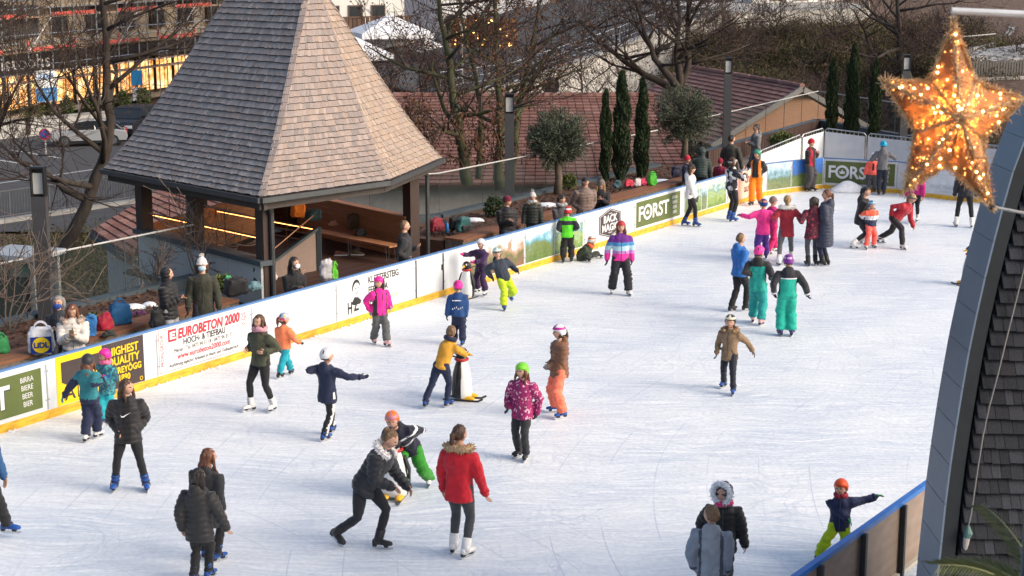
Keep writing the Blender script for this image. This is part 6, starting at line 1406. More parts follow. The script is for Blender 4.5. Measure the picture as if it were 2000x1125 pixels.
P('woman in long navy quilted coat with ponytail', [(1606, 520), (1614, 518)], top=(1617, 369), yaw=-120, hyaw=-100, hl=(1600, 420), hr=(1596, 412), jacket=('puffer', (.025, .032, .06)), jl=.85, pants=('leg', NAVY, 'leggings'), hair=('auburn', 'pony'), skates='black', hood='down')
P('woman in black jacket bending over a small child', [(1666, 486), (1686, 476)], H=1.62, yaw=75, hyaw=60, hip=(1680, 426), neck=(1690, 386), hl=(1706, 416), hr=(1697, 420), jacket=('coat', (.02, .02, .021)), jl=.3, pants=('leg', (.03, .03, .034), 'leggings'), hair=('dark', 'pony'), hood='down', skates='white', pitch=20)
P('small child in coral trousers and blue helmet held by a woman', [(1691, 487), (1706, 484)], top=(1701, 392), yaw=15, hyaw=20, hl=(1707, 440), hr=(1690, 432), jacket=('ski', (.02, .03, .07)), zones={'band_a': (.4, .66, (.65, .64, .66)), 'top': (.66, CORAL)}, jl=.05, pants=('ski', (.9, .13, .1), 'ski'), hat=('helmet', (.02, .12, .3), (.3, .5, .6)), skates='white')
P('girl in red jacket crouching forward with legs apart', [(1718, 474), (1762, 487)], H=1.58, yaw=35, hyaw=45, hip=(1748, 427), neck=(1769, 396), hl=(1781, 445, -.2), hr=(1736, 424), jacket=('plain', (.38, .02, .035)), jl=.05, pants=('leg', (.022, .02, .022), 'jeans'), hair=('blond', 'pony'), hat=('band', (.12, .1, .08)), skates='white', pitch=15)
P('skater in pink top behind the lower tip of the star', [(1780, 436), (1792, 433)], top=(1779, 322), yaw=-40, jacket=('plain', (.5, .02, .18)), jl=.05, pants=('leg', BLK, 'leggings'), hat=('helmet', (.05, .12, .25)), skates='white')
P('skater in black clothes and white skates right of the star', [(1867, 443), (1898, 445)], top=(1885, 313), yaw=170, jacket=('plain', (.02, .02, .026)), jl=.15, pants=('leg', BLK, 'leggings'), hair=('brown', 'pony'), skates='white')
P('boy in bright blue jacket with short sandy hair', [(1428, 609), (1456, 608)], top=(1458, 455), yaw=120, hyaw=110, hl=(1470, 520, .1), hr=(1446, 535), jacket=('ski', (.02, .13, .42)), jl=.2, pants=('leg', BLK, 'jeans'), hair=('sand', 'short'), hood='down', gloves=(.02, .06, .03), skates='black')
P('child in turquoise suit and bright pink helmet', [(1470, 630), (1486, 636)], top=(1487, 479), yaw=160, hyaw=120, hl=(1474, 540), hr=(1508, 549), jacket=('ski', TURQ), zones={'yoke': (.8, (.02, .02, .022)), 'sleeve': (0, (.025, .025, .028))}, jl=.25, pants=('ski', (.02, .32, .30), 'ski'), hat=('helmet', (.9, .04, .3)), hood='down', gloves=BLK, skates='pink')
P('child in turquoise suit with black shoulders and purple helmet', [(1524, 656), (1546, 657)], top=(1543, 496), yaw=178, hl=(1510, 578), hr=(1580, 580), jacket=('ski', (.01, .36, .27)), zones={'sleeve': (0, (.02, .02, .028)), 'yoke': (.72, (.02, .02, .028)), 'bandb': (.66, .72, (.7, .7, .72))}, jl=.08, pants=('ski', (.01, .36, .27), 'ski'), hat=('helmet', (.17, .02, .24), (.5, .3, .55)), gloves=BLK, hood='down', skates='navy')
P('girl in black jacket with white fur hood and pink scarf', [(1396, 1170), (1420, 1166)], top=(1410, 948), yaw=-10, hyaw=-30, hl=(1462, 1092), hr=(1366, 1062), jacket=('puffer', (.016, .015, .016)), jl=.25, pants=('leg', (.05, .045, .03), 'jeans'), hood='up', fur=((.72, .73, .76), 'hood'), scarf=(.65, .03, .15), skates='blue')
P('boy in grey hooded jacket with brown hair cut off at the bottom', [(1372, 1228), (1398, 1228)], top=(1384, 990), yaw=170, hyaw=215, hl=(1356, 1118), hr=(1420, 1126), jacket=('ski', (.25, .28, .32)), zones={'sleeve': (0, (.20, .235, .29)), 'side': (.075, (.06, .07, .09))}, jl=.15, pants=('leg', BLK, 'jeans'), hair=('sand', 'short'), hood='down', skates='blue')
P('child in orange helmet and navy jacket at the near boards', [(1598, 1100), (1652, 1092)], top=(1652, 926), yaw=-15, hyaw=-30, hl=(1718, 968), hr=(1660, 1013, -.25), hip=(1640, 1024), jacket=('ski', (.014, .022, .07)), jl=.15, pants=('ski', (.42, .55, .01), 'ski'), hat=('helmet', (.72, .08, .012)), gloves=(.03, .35, .05), scarf=(.3, .02, .04), hood='down', skates='blue')
# ------------------------------------------------------------------ penguin skating aids
PW = mat('penguin_white', (.72, .72, .70), .4, var=.04); PB = mat('penguin_black', (.015, .015, .018), .4); PY = mat('penguin_yellow', (.75, .42, .02), .45); PG = mat('penguin_ski', (.03, .03, .035), .4); PR = mat('penguin_red', (.45, .02, .02), .5)
def penguin(px, py, yaw, label, h=.95):
    b = G(px, py); o = empty('penguin_skating_aid', b, 0, label, 'skating aid', 'penguin skating aids'); f, l = yawv(yaw); Z = V((0, 0, 1)); s = h / .95
    def el(name, c, rx, ry, rz, m, par=o): q = MB(); q.ellip(f * c[0] * s + l * c[1] * s + Z * c[2] * s, (l * rx * s, f * ry * s, Z * rz * s), 18, 14); return q.build(name, m, par, True)
    q = MB(); rs = []
    for z, r in ((.05, .15), (.06, .175), (.15, .185), (.3, .18), (.45, .16), (.58, .125), (.66, .095), (.70, .08)): rs.append([f * (r * .92 * s * math.cos(t)) + l * (r * s * math.sin(t)) + Z * z * s for t in [2 * math.pi * i / 28 for i in range(28)]])
    q.rings(rs); nf = len(q.f)
    for k in range(7):
        for i in range(28):
            t = (2 * math.pi * (i + .5) / 28); t = t if t < math.pi else t - 2 * math.pi
            if abs(t) > 1.25 or k > 5: q.m[k * 28 + i] = 1
    q.build('body', [PW, PB], o, True)
    h_ = el('head', (0.005, 0, .79), .1, .105, .1, PB)
    for sd in (1, -1):
        el('eye', (.085, .045 * sd, .82), .022, .02, .026, PW, h_); el('pupil', (.104, .047 * sd, .82), .01, .008, .012, PB, h_)
        w = MB(); w.tube([l * sd * .15 * s + Z * .58 * s, l * sd * .2 * s + Z * .42 * s, l * sd * .205 * s + Z * .25 * s - f * .02], [.04 * s, .055 * s, .02 * s], 10, 0, True, .4); w.build('wing', PB, o, True)
        w = MB(); w.tube([f * .06 * s + l * sd * .09 * s + Z * .06 * s, f * .2 * s + l * sd * .1 * s + Z * .055 * s], [.06 * s, .05 * s], 10, 0, True, .6); w.build('foot', PY, o, True)
        w = MB(); w.tube([-f * .28 * s + l * sd * .11 * s + Z * .012, f * .3 * s + l * sd * .11 * s + Z * .012, f * .38 * s + l * sd * .11 * s + Z * .05], .018 * s, 8, 0, True); w.build('runner', PG, o, True)
        w = MB(); w.tube([l * sd * .07 * s + Z * .74 * s - f * .06, l * sd * .11 * s + Z * .76 * s - f * .16 * s, l * sd * .1 * s + Z * .73 * s - f * .2 * s], .014 * s, 7, 0, True); w.build('handle', PG, o, True)
    w = MB(); w.tube([f * .085 * s + Z * .785 * s, f * .2 * s + Z * .765 * s], [.035 * s, .006 * s], 10, 0, True); w.build('beak', PY, h_, True)
    w = MB(); w.tube([f * .1 * s * math.cos(t) + l * .1 * s * math.sin(t) + Z * .69 * s for t in [2 * math.pi * i / 18 for i in range(19)]], .022 * s, 7); w.build('scarf', PR, o, True)
    return o
penguin(902, 780, 75, 'penguin skating aid pushed by the boy in the mustard sweater', .92)
penguin(912, 583, -35, 'penguin skating aid in front of the purple suited child', .84)
penguin(772, 972, -10, 'penguin skating aid in front of the orange helmet boy', .92)
penguin(1893, 556, -75, 'penguin skating aid half hidden behind the grey roof edge', .92)
# ------------------------------------------------------------------ trees and shrubs
BARK = mat('bark_dark', (.05, .04, .034), .95, var=.35, scale=6, stretch=(1, 1, .25), bump=.5, bscale=25)
BARK2 = mat('bark_mossy', (.075, .062, .04), .95, var=.4, scale=5, stretch=(1, 1, .3), bump=.5, bscale=25, col2=(.07, .08, .035))
TWIG = mat('twig_brown', (.055, .038, .032), .9, var=.3)
DRY = mat_random('dry_leaf', [(.075, .036, .022), (.13, .062, .035), (.10, .05, .032), (.06, .034, .025)], .9, (9, 9, 9), .2, .1)
def rv(rnd, s=1.0): return V((rnd.gauss(0, s), rnd.gauss(0, s), rnd.gauss(0, s)))
def grow(mbs, p, d, L, r, lvl, rnd, up=.25, tips=None, kids=5):
    n = 4; pts = [p]; rad = [r]
    for i in range(n):
        d = (d + rv(rnd, .14) + V((0, 0, up * .22))).normalized(); p = p + d * (L / n); pts.append(p); rad.append(max(.0075, r * (1 - .8 * (i + 1) / n)))
    mbs[0 if r > .045 else 1].tube(pts, rad, 7 if r > .05 else 4 if r > .02 else 3)
    if tips is not None and lvl <= 1: tips += pts[1:]
    if lvl == 0: return
    for k in range(kids):
        t = .25 + .75 * (k + rnd.random() * .8) / kids; i = min(n - 1, int(t * n)); q = pts[i].lerp(pts[i + 1], t * n - i)
        dd = (d * .75 + rv(rnd, .55) + V((0, 0, up * .5))).normalized()
        grow(mbs, q, dd, L * rnd.uniform(.45, .75), rad[i] * .55, lvl - 1, rnd, up, tips, kids)
def bare_tree(label, path, r0, limbs, seed, lvl=3, bark=BARK, leaves=0, name='bare_tree', limb_len=3.0, kids=5, group='bare trees round the rink', up=.25):
    rnd = random.Random(seed); base = path[0]; o = empty(name, base, 0, label, 'tree', group); a, b = MB(), MB(); tips = []
    pts = [p - base for p in path]; n = len(pts); rad = [r0 * (1 - .72 * i / (n - 1)) for i in range(n)]
    pp = []; rr = []
    for i in range(n - 1):
        for t in (0, .33, .66): pp.append(pts[i].lerp(pts[i + 1], t) + rv(rnd, .03)); rr.append(rad[i] + (rad[i + 1] - rad[i]) * t)
    pp.append(pts[-1]); rr.append(rad[-1]); a.tube(pp, rr, 9)
    for k in range(limbs):
        t = .3 + .68 * (k + rnd.random() * .7) / limbs; q = t * (n - 1); i = min(n - 2, int(q)); p = pts[i].lerp(pts[i + 1], q - i); r = rad[i] * .55
        an = rnd.uniform(0, 6.28); dd = V((math.cos(an), math.sin(an) * .8, rnd.uniform(.1, .8))).normalized()
        grow((a, b), p, dd, limb_len * rnd.uniform(.7, 1.2) * (1 - .35 * t), r, lvl - 1, rnd, up, tips, kids)
    a.build('trunk', bark, o, True); b.build('crown', TWIG, o)
    if leaves and tips:
        m = MB()
        for _ in range(leaves):
            c = rnd.choice(tips) + rv(rnd, .12); x = rv(rnd).normalized() * .06; y = x.cross(rv(rnd)).normalized() * .035; m.add([c - x, c + y, c + x, c - y], [(0, 1, 2, 3)])
        tag(m.build('dry_leaves', DRY, o), kind='stuff')
    return o
def px_path(pts, D): return [AT(x, y, D + (i * .0)) for i, (x, y) in enumerate(pts)]
bare_tree('bare dark tree leaning in front of the scaffolding', px_path([(95, 560), (120, 500), (165, 410), (200, 320), (214, 230), (207, 110), (200, 0), (192, -110)], 50), .24, 13, 5, 4, limb_len=4.6, kids=5)
bare_tree('low bare branching tree at the left edge', px_path([(-60, 470), (-30, 330), (-40, 200), (-50, 60)], 46), .18, 9, 11, 4, limb_len=4.2, kids=5)
bare_tree('mossy bare tree with brown leaves right of the shingle roof', px_path([(912, 360), (905, 300), (893, 240), (880, 150), (868, 70), (846, -40)], 49), .19, 13, 21, 4, BARK2, 1100, limb_len=3.4, kids=4)
bare_tree('straight mossy bare trunk behind the middle column lamp', px_path([(972, 370), (976, 280), (977, 200), (971, 100), (964, -50)], 51), .17, 11, 23, 4, BARK2, 600, limb_len=2.8, kids=4)
bare_tree('forked bare tree right of the middle column lamp', px_path([(1000, 360), (1004, 260), (1018, 180), (1040, 90), (1062, -30)], 53), .14, 11, 25, 4, BARK2, 500, limb_len=3.0, kids=4)
bare_tree('slim bare tree between the mossy trunks', px_path([(935, 350), (940, 240), (930, 150), (905, 60), (890, -30)], 54), .11, 10, 27, 4, BARK2, 500, limb_len=2.8, kids=4)
for i, (tp, s) in enumerate(((((1322, 170), (1290, 130), (1258, 70), (1232, -40)), 31), (((1326, 168), (1322, 110), (1326, 40), (1322, -60)), 32), (((1330, 168), (1346, 120), (1343, 40), (1352, -60)), 33), (((1320, 172), (1262, 148), (1200, 105), (1130, 40)), 34))):
    bare_tree(['leftmost upright stem of the bare tree above the gable roof', 'middle stem of the bare tree above the gable roof', 'right stem of the bare tree above the gable roof', 'low sweeping bare stem above the right olive tree'][i], px_path(tp, 66 + i * .5), .17, 10, s, 4, BARK, 60, limb_len=3.8, kids=4)
bare_tree('bare tree on the brown bank behind the right cypresses', px_path([(1757, 150), (1758, 90), (1754, 20), (1750, -60)], 84), .2, 12, 41, 4, limb_len=5.2, kids=4)
bare_tree('small bare tree on the bank left of the cypresses', px_path([(1702, 160), (1705, 110), (1690, 60), (1668, 20)], 86), .12, 8, 43, 3, limb_len=3)
for i, (px, D, s) in enumerate(((700, 70, 51), (760, 72, 52), (815, 70, 53), (850, 76, 54), (1130, 72, 55), (1200, 74, 56))):
    b = AT(px, 260, D); bare_tree(['dense bare shrub nearest the shingle roof', 'dense bare shrub below the market tents', 'dense bare shrub behind the mossy trunks', 'tall bare shrub left of the road rail', 'bare shrub in front of the stone wall by the left cypress', 'bare shrub in front of the stone wall by the right olive'][i], [b, b + V((.2, 0, 1.4)), b + V((.1, .2, 3.0))], .09, 12, s, 3, BARK, 500 if i < 4 else 100, 'bare_shrub', 2.2, 5, 'bare shrubs behind the roofs')
rnd = random.Random(91); proto = None
for i in range(22):
    x, y = rnd.uniform(9, 26), rnd.uniform(76, 95); b = V((x, y, hgt(x, y) - .1)); lb = 'bare brown bush on the bank behind the far boards'
    if proto is None or i in (7, 14): proto = bare_tree(lb, [b, b + V((.1, 0, .7)), b + V((.2, .1, 1.5))], .05, 13, 200 + i, 3, BARK, 130, 'bank_bush', 1.7, 5, 'bare bushes on the bank')
    else:
        c = proto.copy(); COL.objects.link(c); c.location = b; c.rotation_euler = (0, 0, rnd.uniform(0, 6)); c.scale = (rnd.uniform(.7, 1.4),) * 3
        for ch in proto.children: d = ch.copy(); COL.objects.link(d); d.parent = c
# bare shrubs in the planting bed
for i, (px, py, topy, s) in enumerate(((385, 545, 395, 61), (22, 650, 440, 62), (300, 560, 470, 63))):
    b = G(px, py, .38); h = AT(px, topy, b.y).z - .38; rnd = random.Random(s); o = empty('bare_shrub', b, 0, ['bare branching shrub between the hooded person and the parka', 'bare branching shrub at the far left end of the bench', 'small bare shrub behind the bench near the blue bag'][i], 'shrub', 'bare shrubs in the planting bed'); a_, b_ = MB(), MB()
    for k in range(6): grow((a_, b_), V((rnd.uniform(-.05, .05), rnd.uniform(-.05, .05), 0)), V((rnd.uniform(-.5, .5), rnd.uniform(-.4, .4), 1)).normalized(), h * rnd.uniform(.6, .85), .018, 2, rnd, .2, None, 5)
    b_.v and b_.build('stems', mat('stem_grey', (.13, .10, .085), .9), o)
# brown mass of bushes on the right bank
def brush(name, pts, cols, n, size, seed, leafy=5):
    rnd = random.Random(seed); m = MB(); k_ = 0
    while k_ < n:
        c = pts(rnd); f = mnoise.noise(V((c.x * .35, c.y * .3, seed))) + .5 * mnoise.noise(V((c.x * 1.1, c.y * .9, seed)))
        if f < rnd.uniform(-.55, .15): continue
        k_ += 1; sz = size * (.55 + 1.1 * max(0, f)) ; mi = 0 if rnd.random() < .5 + f else rnd.randrange(len(cols))
        for k in range(7):
            d = V((rnd.gauss(0, .5), rnd.gauss(0, .5), 1)).normalized(); L = sz * rnd.uniform(.4, 1.3); a, b, _ = frame(d); q = c + V((rnd.gauss(0, .3), rnd.gauss(0, .3), 0)); w = .016
            m.add([q - a * w, q + a * w, q + d * L + a * .003, q + d * L - a * .003], [(0, 1, 2, 3)], mi)
            for j in range(leafy):
                t = q + d * L * rnd.uniform(.25, 1.0) + rv(rnd, .1); x = rv(rnd).normalized() * rnd.uniform(.04, .1); y = x.cross(rv(rnd)).normalized() * .032; m.add([t - x, t + y, t + x, t - y], [(0, 1, 2, 3)], mi)
    return tag(m.build(name, cols), kind='stuff')
BRN = mat_random('brush_brown', [(.06, .04, .03), (.12, .075, .05), (.09, .065, .035), (.14, .10, .06), (.07, .07, .035)], .95, (9, 9, 9), .2, .1)
GRNB = mat_random('brush_green', [(.05, .055, .025), (.09, .085, .04), (.12, .09, .05), (.06, .065, .03)], .95, (9, 9, 9), .2, .1)
PALEB = mat_random('brush_pale', [(.16, .12, .085), (.21, .16, .11), (.13, .10, .07)], .95, (9, 9, 9), .2, .1)
def region(x0, x1, y0, y1, z=None): return lambda r: (lambda x, y: V((x, y, hgt(x, y) - .05 if z is None else z + r.uniform(0, 2.4))))(r.uniform(x0, x1), r.uniform(y0, y1))
brush('bank_brush', region(8, 21, 70, 97), [GRNB, BRN, PALEB], 2300, 1.15, 71)
brush('upper_bank_brush', region(15, 28, 76, 106), [GRNB, BRN, PALEB], 1300, .8, 72)
brush('middle_brush', region(-9, 8, 66, 77, -3.9), [BRN, PALEB], 800, 1.1, 73, 3)
brush('ravine_brush', region(-22, -8, 40, 62), [GRNB, BRN], 900, 1.0, 74)
brush('beech_scrub', lambda r: (lambda c: V((c.x, c.y, c.z)))(AT(r.uniform(770, 990), r.uniform(215, 335), r.uniform(46, 53))), [DRY, BRN], 60, .8, 75, 5)
# hedge with dry orange leaves and fairy lights
HED = mat_random('hedge_orange', [(.2, .08, .03), (.3, .13, .04), (.15, .09, .04)], .9, (9, 9, 9), .2, .1)
c0_ = AT(945, 62, 90); o = empty('lit_hedge', c0_, 0, 'orange leaved hedge with fairy lights behind the trunks', 'hedge'); rnd = random.Random(5); m = MB(); lg = MB()
for _ in range(2600): p = V((rnd.uniform(-1.8, 1.8), rnd.uniform(-.8, .8), rnd.uniform(-.9, .75) * (1 - .1 * rnd.random()))); x = rv(rnd).normalized() * .09; y = x.cross(rv(rnd)).normalized() * .05; m.add([p - x, p + y, p + x, p - y], [(0, 1, 2, 3)])
for _ in range(26): lg.sphere(V((rnd.uniform(-1.7, 1.7), -.85, rnd.uniform(-.8, .7))), .045, 6, 4)
tag(m.build('foliage', HED, o), kind='stuff'); tag(lg.build('fairy_lights', mat_emit('fairy', (1, .5, .14), 5), o), kind='stuff'); m = MB(); m.tube([(0, 0, -3), (0, 0, .4)], .08, 6); m.build('stem', BARK, o)
# olive trees
OLV_ = mat_random('olive_leaf', [(.045, .062, .038), (.08, .10, .065), (.13, .15, .115), (.06, .08, .05), (.035, .045, .03)], .8, (9, 9, 9), .2, .1)
def olive(px, py, cpx, cpy, rpx, label, seed):
    b = G(px, py, .4); c = AT(cpx, cpy, b.y) - b; rr = rpx / FPX * b.y; rnd = random.Random(seed); o = empty('olive_tree', b, 0, label, 'tree', 'round olive trees'); m = MB(); w = MB()
    w.tube([V((0, 0, -.05)), V((.03, 0, c.z * .3)), V((-.02, .02, c.z * .62)), V((0, 0, c.z * .85))], [.13, .10, .10, .08], 10)
    for k in range(520):
        d = rv(rnd).normalized(); e = .78 + .42 * mnoise.noise(d * 2.3 + V((seed, 0, 0))) + rnd.uniform(-.1, .14)
        tip = c + V((d.x * rr, d.y * rr, d.z * rr * .93)) * e; st = c + (tip - c) * .3 - V((0, 0, rr * .12))
        if k % 3 == 0: w.tube([c - V((0, 0, rr * .6)), st, tip], [.03, .014, .004], 4)
        bd = (tip - st).normalized(); bd = (bd + V((0, 0, .35))).normalized()
        for j in range(26):
            t = tip - (tip - st) * rnd.random() ** 1.6 * .8; q = t + rv(rnd, .045); x = (bd + rv(rnd, .5)).normalized() * rnd.uniform(.035, .06); y = x.cross(rv(rnd)).normalized() * .013; m.add([q - x, q + y, q + x, q - y], [(0, 1, 2, 3)])
    w.build('trunk', mat('olive_bark', (.12, .095, .07), .95, var=.3, bump=.4, bscale=20), o, True); m.build('crown', OLV_, o)
olive(1089, 378, 1088, 268, 68, 'round olive tree left of the three tall cypresses', 81); olive(1336, 306, 1338, 224, 70, 'round olive tree right of the three tall cypresses', 82)
CYP = mat_random('cypress_leaf', [(.014, .03, .012), (.025, .045, .018), (.035, .055, .022), (.045, .05, .025)], .9, (9, 9, 9), .2, .1)
def cypress(px, py, topy, w, label, seed, z=.4):
    b = G(px, py, z); h = AT(px, topy, b.y).z - z; rnd = random.Random(seed); o = empty('cypress', b, 0, label, 'tree', 'slim cypress trees'); m = MB(); k = MB()
    k.tube([V((0, 0, 0)), V((0, 0, h * .3)), V((0, 0, h * .75)), V((0, 0, h * .95))], [w * .5, w * .62, w * .5, w * .1], 10); k.build('trunk', mat('cypress_core', (.012, .02, .01), 1), o)
    for _ in range(3600):
        t = rnd.random() ** .9; a_ = rnd.uniform(0, 6.283); r = w * (.55 + .5 * min(1, t * 6)) * min(1, (1 - t) ** .55 * 1.6) * (.78 + .6 * mnoise.noise(V((t * 7 + math.cos(a_) * .8, seed * .37, math.sin(a_) * .8))) + rnd.uniform(-.12, .15)); a = a_
        p = V((r * math.cos(a), r * math.sin(a), .02 + t * h * .97)); d = V((math.cos(a) * .35 + rnd.gauss(0, .2), math.sin(a) * .35 + rnd.gauss(0, .2), 1)).normalized() * rnd.uniform(.05, .1); s = d.cross(rv(rnd)).normalized() * .022; m.add([p - d, p + s, p + d, p - s], [(0, 1, 2, 3)])
    m.build('crown', CYP, o)
for px, py, ty, w, lb in ((1182, 352, 172, .17, 'slim cypress nearest the left olive tree'), (1213, 350, 134, .27, 'tallest cypress in the middle of the left three'), (1253, 344, 146, .2, 'slim cypress nearest the right olive tree'), (1622, 272, 110, .22, 'left cypress of the three near the star'), (1662, 272, 82, .28, 'middle cypress of the three near the star'), (1706, 276, 112, .22, 'right cypress of the three near the star')): cypress(px, py, ty, w, lb, px)
GSH = mat_random('shrub_leaf', [(.05, .08, .02), (.09, .12, .035), (.13, .15, .05), (.06, .07, .02)], .8, (9, 9, 9), .2, .1)
def shrub(p, rx, rz, label, n=1100, ml=GSH, seed=1, ls=.05, name='green_shrub', group='green shrubs'):
    rnd = random.Random(seed); o = empty(name, p, 0, label, 'shrub', group); m = MB(); w = MB()
    for _ in range(9): d = V((rnd.gauss(0, .5), rnd.gauss(0, .5), 1)).normalized(); w.tube([V((0, 0, 0)), d * rz], [.02, .006], 5)
    for _ in range(n):
        d = rv(rnd).normalized(); e = rnd.uniform(.55, 1.05) * (.85 + .3 * mnoise.noise(d * 2.5 + V((seed, 0, 0)))); q = V((d.x * rx * e, d.y * rx * e, rz + d.z * rz * e)); x = (d + rv(rnd, .6)).normalized() * ls; y = x.cross(rv(rnd)).normalized() * ls * .45; m.add([q - x, q + y, q + x, q - y], [(0, 1, 2, 3)])
    w.build('stems', TWIG, o); m.build('foliage', ml, o)
shrub(G(1527, 292, .3), .52, .32, 'round green shrub beside the woman in grey', 1800, seed=2); shrub(G(190, 648, .36), .3, .17, 'green shrub behind the red bag', 700, seed=3); shrub(G(435, 572, .36), .3, .2, 'green shrub beside the dark parka', 700, seed=4); shrub(G(1112, 372, .36), .25, .25, 'small green shrub beside the left olive trunk', 500, seed=5); shrub(G(965, 425, .36), .3, .3, 'small dark shrub behind the white beanie', 500, CYP, 6)
for i, (px, py) in enumerate(((88, 236), (133, 232), (176, 228), (243, 218), (281, 214), (212, 224))):
    p = AT(px, py, 100 + i); shrub(p, .5, .75, ['dwarf conifer left of the no parking post', 'dwarf conifer behind the silver car bonnet', 'dwarf conifer above the silver car', 'dwarf conifer before the lit windows near the roof', 'dwarf conifer nearest the shingle roof edge', 'dwarf conifer above the dark van'][i], 700, mat_random('conifer_leaf', [(.03, .06, .015), (.06, .09, .025), (.09, .11, .03)], .8, (9, 9, 9), .2, .1), 20 + i, .09, 'dwarf_conifer', 'dwarf conifers before the shops')
# palm before the shops
p = AT(55, 262, 97); o = empty('small_palm', p, 0, 'small yellow green palm before the dark shop front', 'palm'); m = MB(); m.tube([(0, 0, 0), (.05, 0, 1.4)], [.16, .13], 8); m.build('trunk', BARK, o); m = MB(); rnd = random.Random(4)
for k in range(26):
    a = rnd.uniform(0, 6.28); e = rnd.uniform(-.1, 1.1); d = V((math.cos(a), math.sin(a), e)).normalized(); L = 1.1; pts = [V((.05, 0, 1.4)) + d * L * t - V((0, 0, .5 * t * t)) for t in (0, .3, .6, 1)]
    for i in range(3):
        for s in (-1, 1):
            for j in range(3): q = pts[i].lerp(pts[i + 1], j / 3); x = (d + d.cross(V((0, 0, 1))) * s * .9 - V((0, 0, .3))).normalized() * .38; y = V((0, 0, .03)); m.add([q - y, q + x, q + y], [(0, 1, 2)])
m.build('crown', mat_random('palm_leaf', [(.07, .08, .02), (.11, .11, .035)], .7, (9, 9, 9), .2, .1), o)
# fallen leaves and old snow in the beds
rnd = random.Random(8); m = MB()
for _ in range(5200):
    s = rnd.choice((rnd.uniform(-6, 7.5), rnd.uniform(15.6, 30))); q = SL(s, rnd.uniform(2.62, 4.25), .375 + rnd.random() * .05); x = rv(rnd, .5); x.z *= .3; x = x.normalized() * rnd.uniform(.03, .06); y = x.cross(V((rnd.gauss(0, .3), rnd.gauss(0, .3), 1))).normalized() * .03; m.add([q - x, q + y, q + x, q - y], [(0, 1, 2, 3)])
tag(m.build('fallen_leaves', DRY), 'brown fallen leaves lying in the planting beds', 'leaves', kind='stuff')
SNOW = mat('old_snow', (.72, .74, .77), .8, var=.1, scale=12, bump=.4, bscale=30)
for i, (px, py, r) in enumerate(((262, 602, .17), (330, 594, .13), (292, 598, .12), (925, 432, .22), (1068, 402, .25), (1290, 356, .35))):
    p = G(px, py, .37); o = MB(); rs = []; rnd = random.Random(i)
    for z, k in ((0, 1), (.5, .85), (.85, .5), (1, .15)): rs.append([(r * k * math.cos(a) * (1.3 + rnd.uniform(-.15, .15)), r * k * math.sin(a) * (1 + rnd.uniform(-.15, .15)), z * .09) for a in [2 * math.pi * q / 14 for q in range(14)]])
    o.rings(rs); ob = o.build('snow_patch', SNOW, None, True); ob.location = p; tag(ob, ['old snow patch behind the hooded person', 'old snow patch beside the parka', 'small snow patch behind the bench left', 'old snow patch right of the backpacks', 'old snow patch behind the scarf woman', 'old snow strip behind the green bag'][i], 'snow')
p = G(1652, 372); o = MB(); rs = []; rnd = random.Random(3)
for z, k in ((0, 1), (.25, .85), (.6, .55), (.9, .25), (1, .08)): rs.append([((.55 * k + .02) * math.cos(a) * (1 + rnd.uniform(-.12, .12)), .3 * k * math.sin(a), z * .33) for a in [2 * math.pi * q / 18 for q in range(18)]])
o.rings(rs); ob = o.build('snow_heap', SNOW, None, True); ob.location = p + V((0, -.25, 0)); tag(ob, 'heap of scraped snow below the far beer advert', 'snow')
# ------------------------------------------------------------------ near roof edge on the right
T0 = R(24); RN = V((0, -math.cos(T0), math.sin(T0))); RP = AT(1900, 650, 14)
def RPt(x, y, off=0.0): return PLANE(x, y, RP, RN) + RN * off
verge = [(2012, 150), (1957, 267), (1937, 317), (1914, 400), (1894, 480), (1874, 565), (1851, 676), (1830, 800), (1806, 948), (1788, 1125), (1780, 1220)]
wd_ = [46, 44, 43, 42, 41, 40, 39, 38, 40, 39, 39]
FR = [RPt(x + w, y) for (x, y), w in zip(verge, wd_)]
nr = empty('dormer_roof', V((FR[-1].x, FR[-1].y, 0)), 0, 'near shingled roof with blue grey metal edge on the right', 'roof'); O_ = V((FR[-1].x, FR[-1].y, 0))
BG = mat('verge_metal', (.10, .14, .19), .45, var=.1, scale=1.5, metal=.25); BGD = mat('flashing_dark', (.010, .014, .019), .6, var=.15, spec=.15)
def resamp(pts, n):
    ls = [0]
    for a, b in zip(pts, pts[1:]): ls.append(ls[-1] + (b - a).length)
    out = []
    for k in range(n + 1):
        t = ls[-1] * k / n; i = max(j for j in range(len(ls)) if ls[j] <= t + 1e-9); i = min(i, len(pts) - 2); out.append(pts[i].lerp(pts[i + 1], (t - ls[i]) / (ls[i + 1] - ls[i])))
    return out
E_ = resamp(FR, 15)
for i in range(15):
    a, b = E_[i], E_[i + 1]; u = (b - a).normalized() * .003; dp = V((0, .64, .0)); t = V((.016, 0, 0))
    p0, p1 = a + u + RN * .05, b - u + RN * .05
    m = MB(); m.hexa([q - O_ for q in (p0 + dp, p1 + dp, p1 + dp + t, p0 + dp + t, p0, p1, p1 + t, p0 + t)]); m.build('edge_panel', BG, nr)
    x = V((.13, 0, 0)); q0, q1 = a + V((.017, 0, 0)), b + V((.017, 0, 0))
    m = MB(); m.hexa([q - O_ for q in (q0 - RN * .04, q1 - RN * .04, q1 + x - RN * .04, q0 + x - RN * .04, q0 + RN * .012, q1 + RN * .012, q1 + x + RN * .0, q0 + x + RN * .0)]); m.build('flashing', BGD, nr)
SHD = mat_random('dormer_shingle', [(.015, .016, .020), (.026, .028, .034), (.020, .021, .026), (.040, .043, .052), (.022, .022, .026)], .9, (70, 70, 8), .6, .4)
EX = V((1, 0, -.03)).normalized(); EX = (EX - RN * EX.dot(RN)).normalized(); GY = RN.cross(EX); GY = GY if GY.z > 0 else -GY
m = MB(); edge = [p + V((.18, 0, 0)) for p in E_]; rt = [p + V((2.2, 0, 0)) for p in E_]
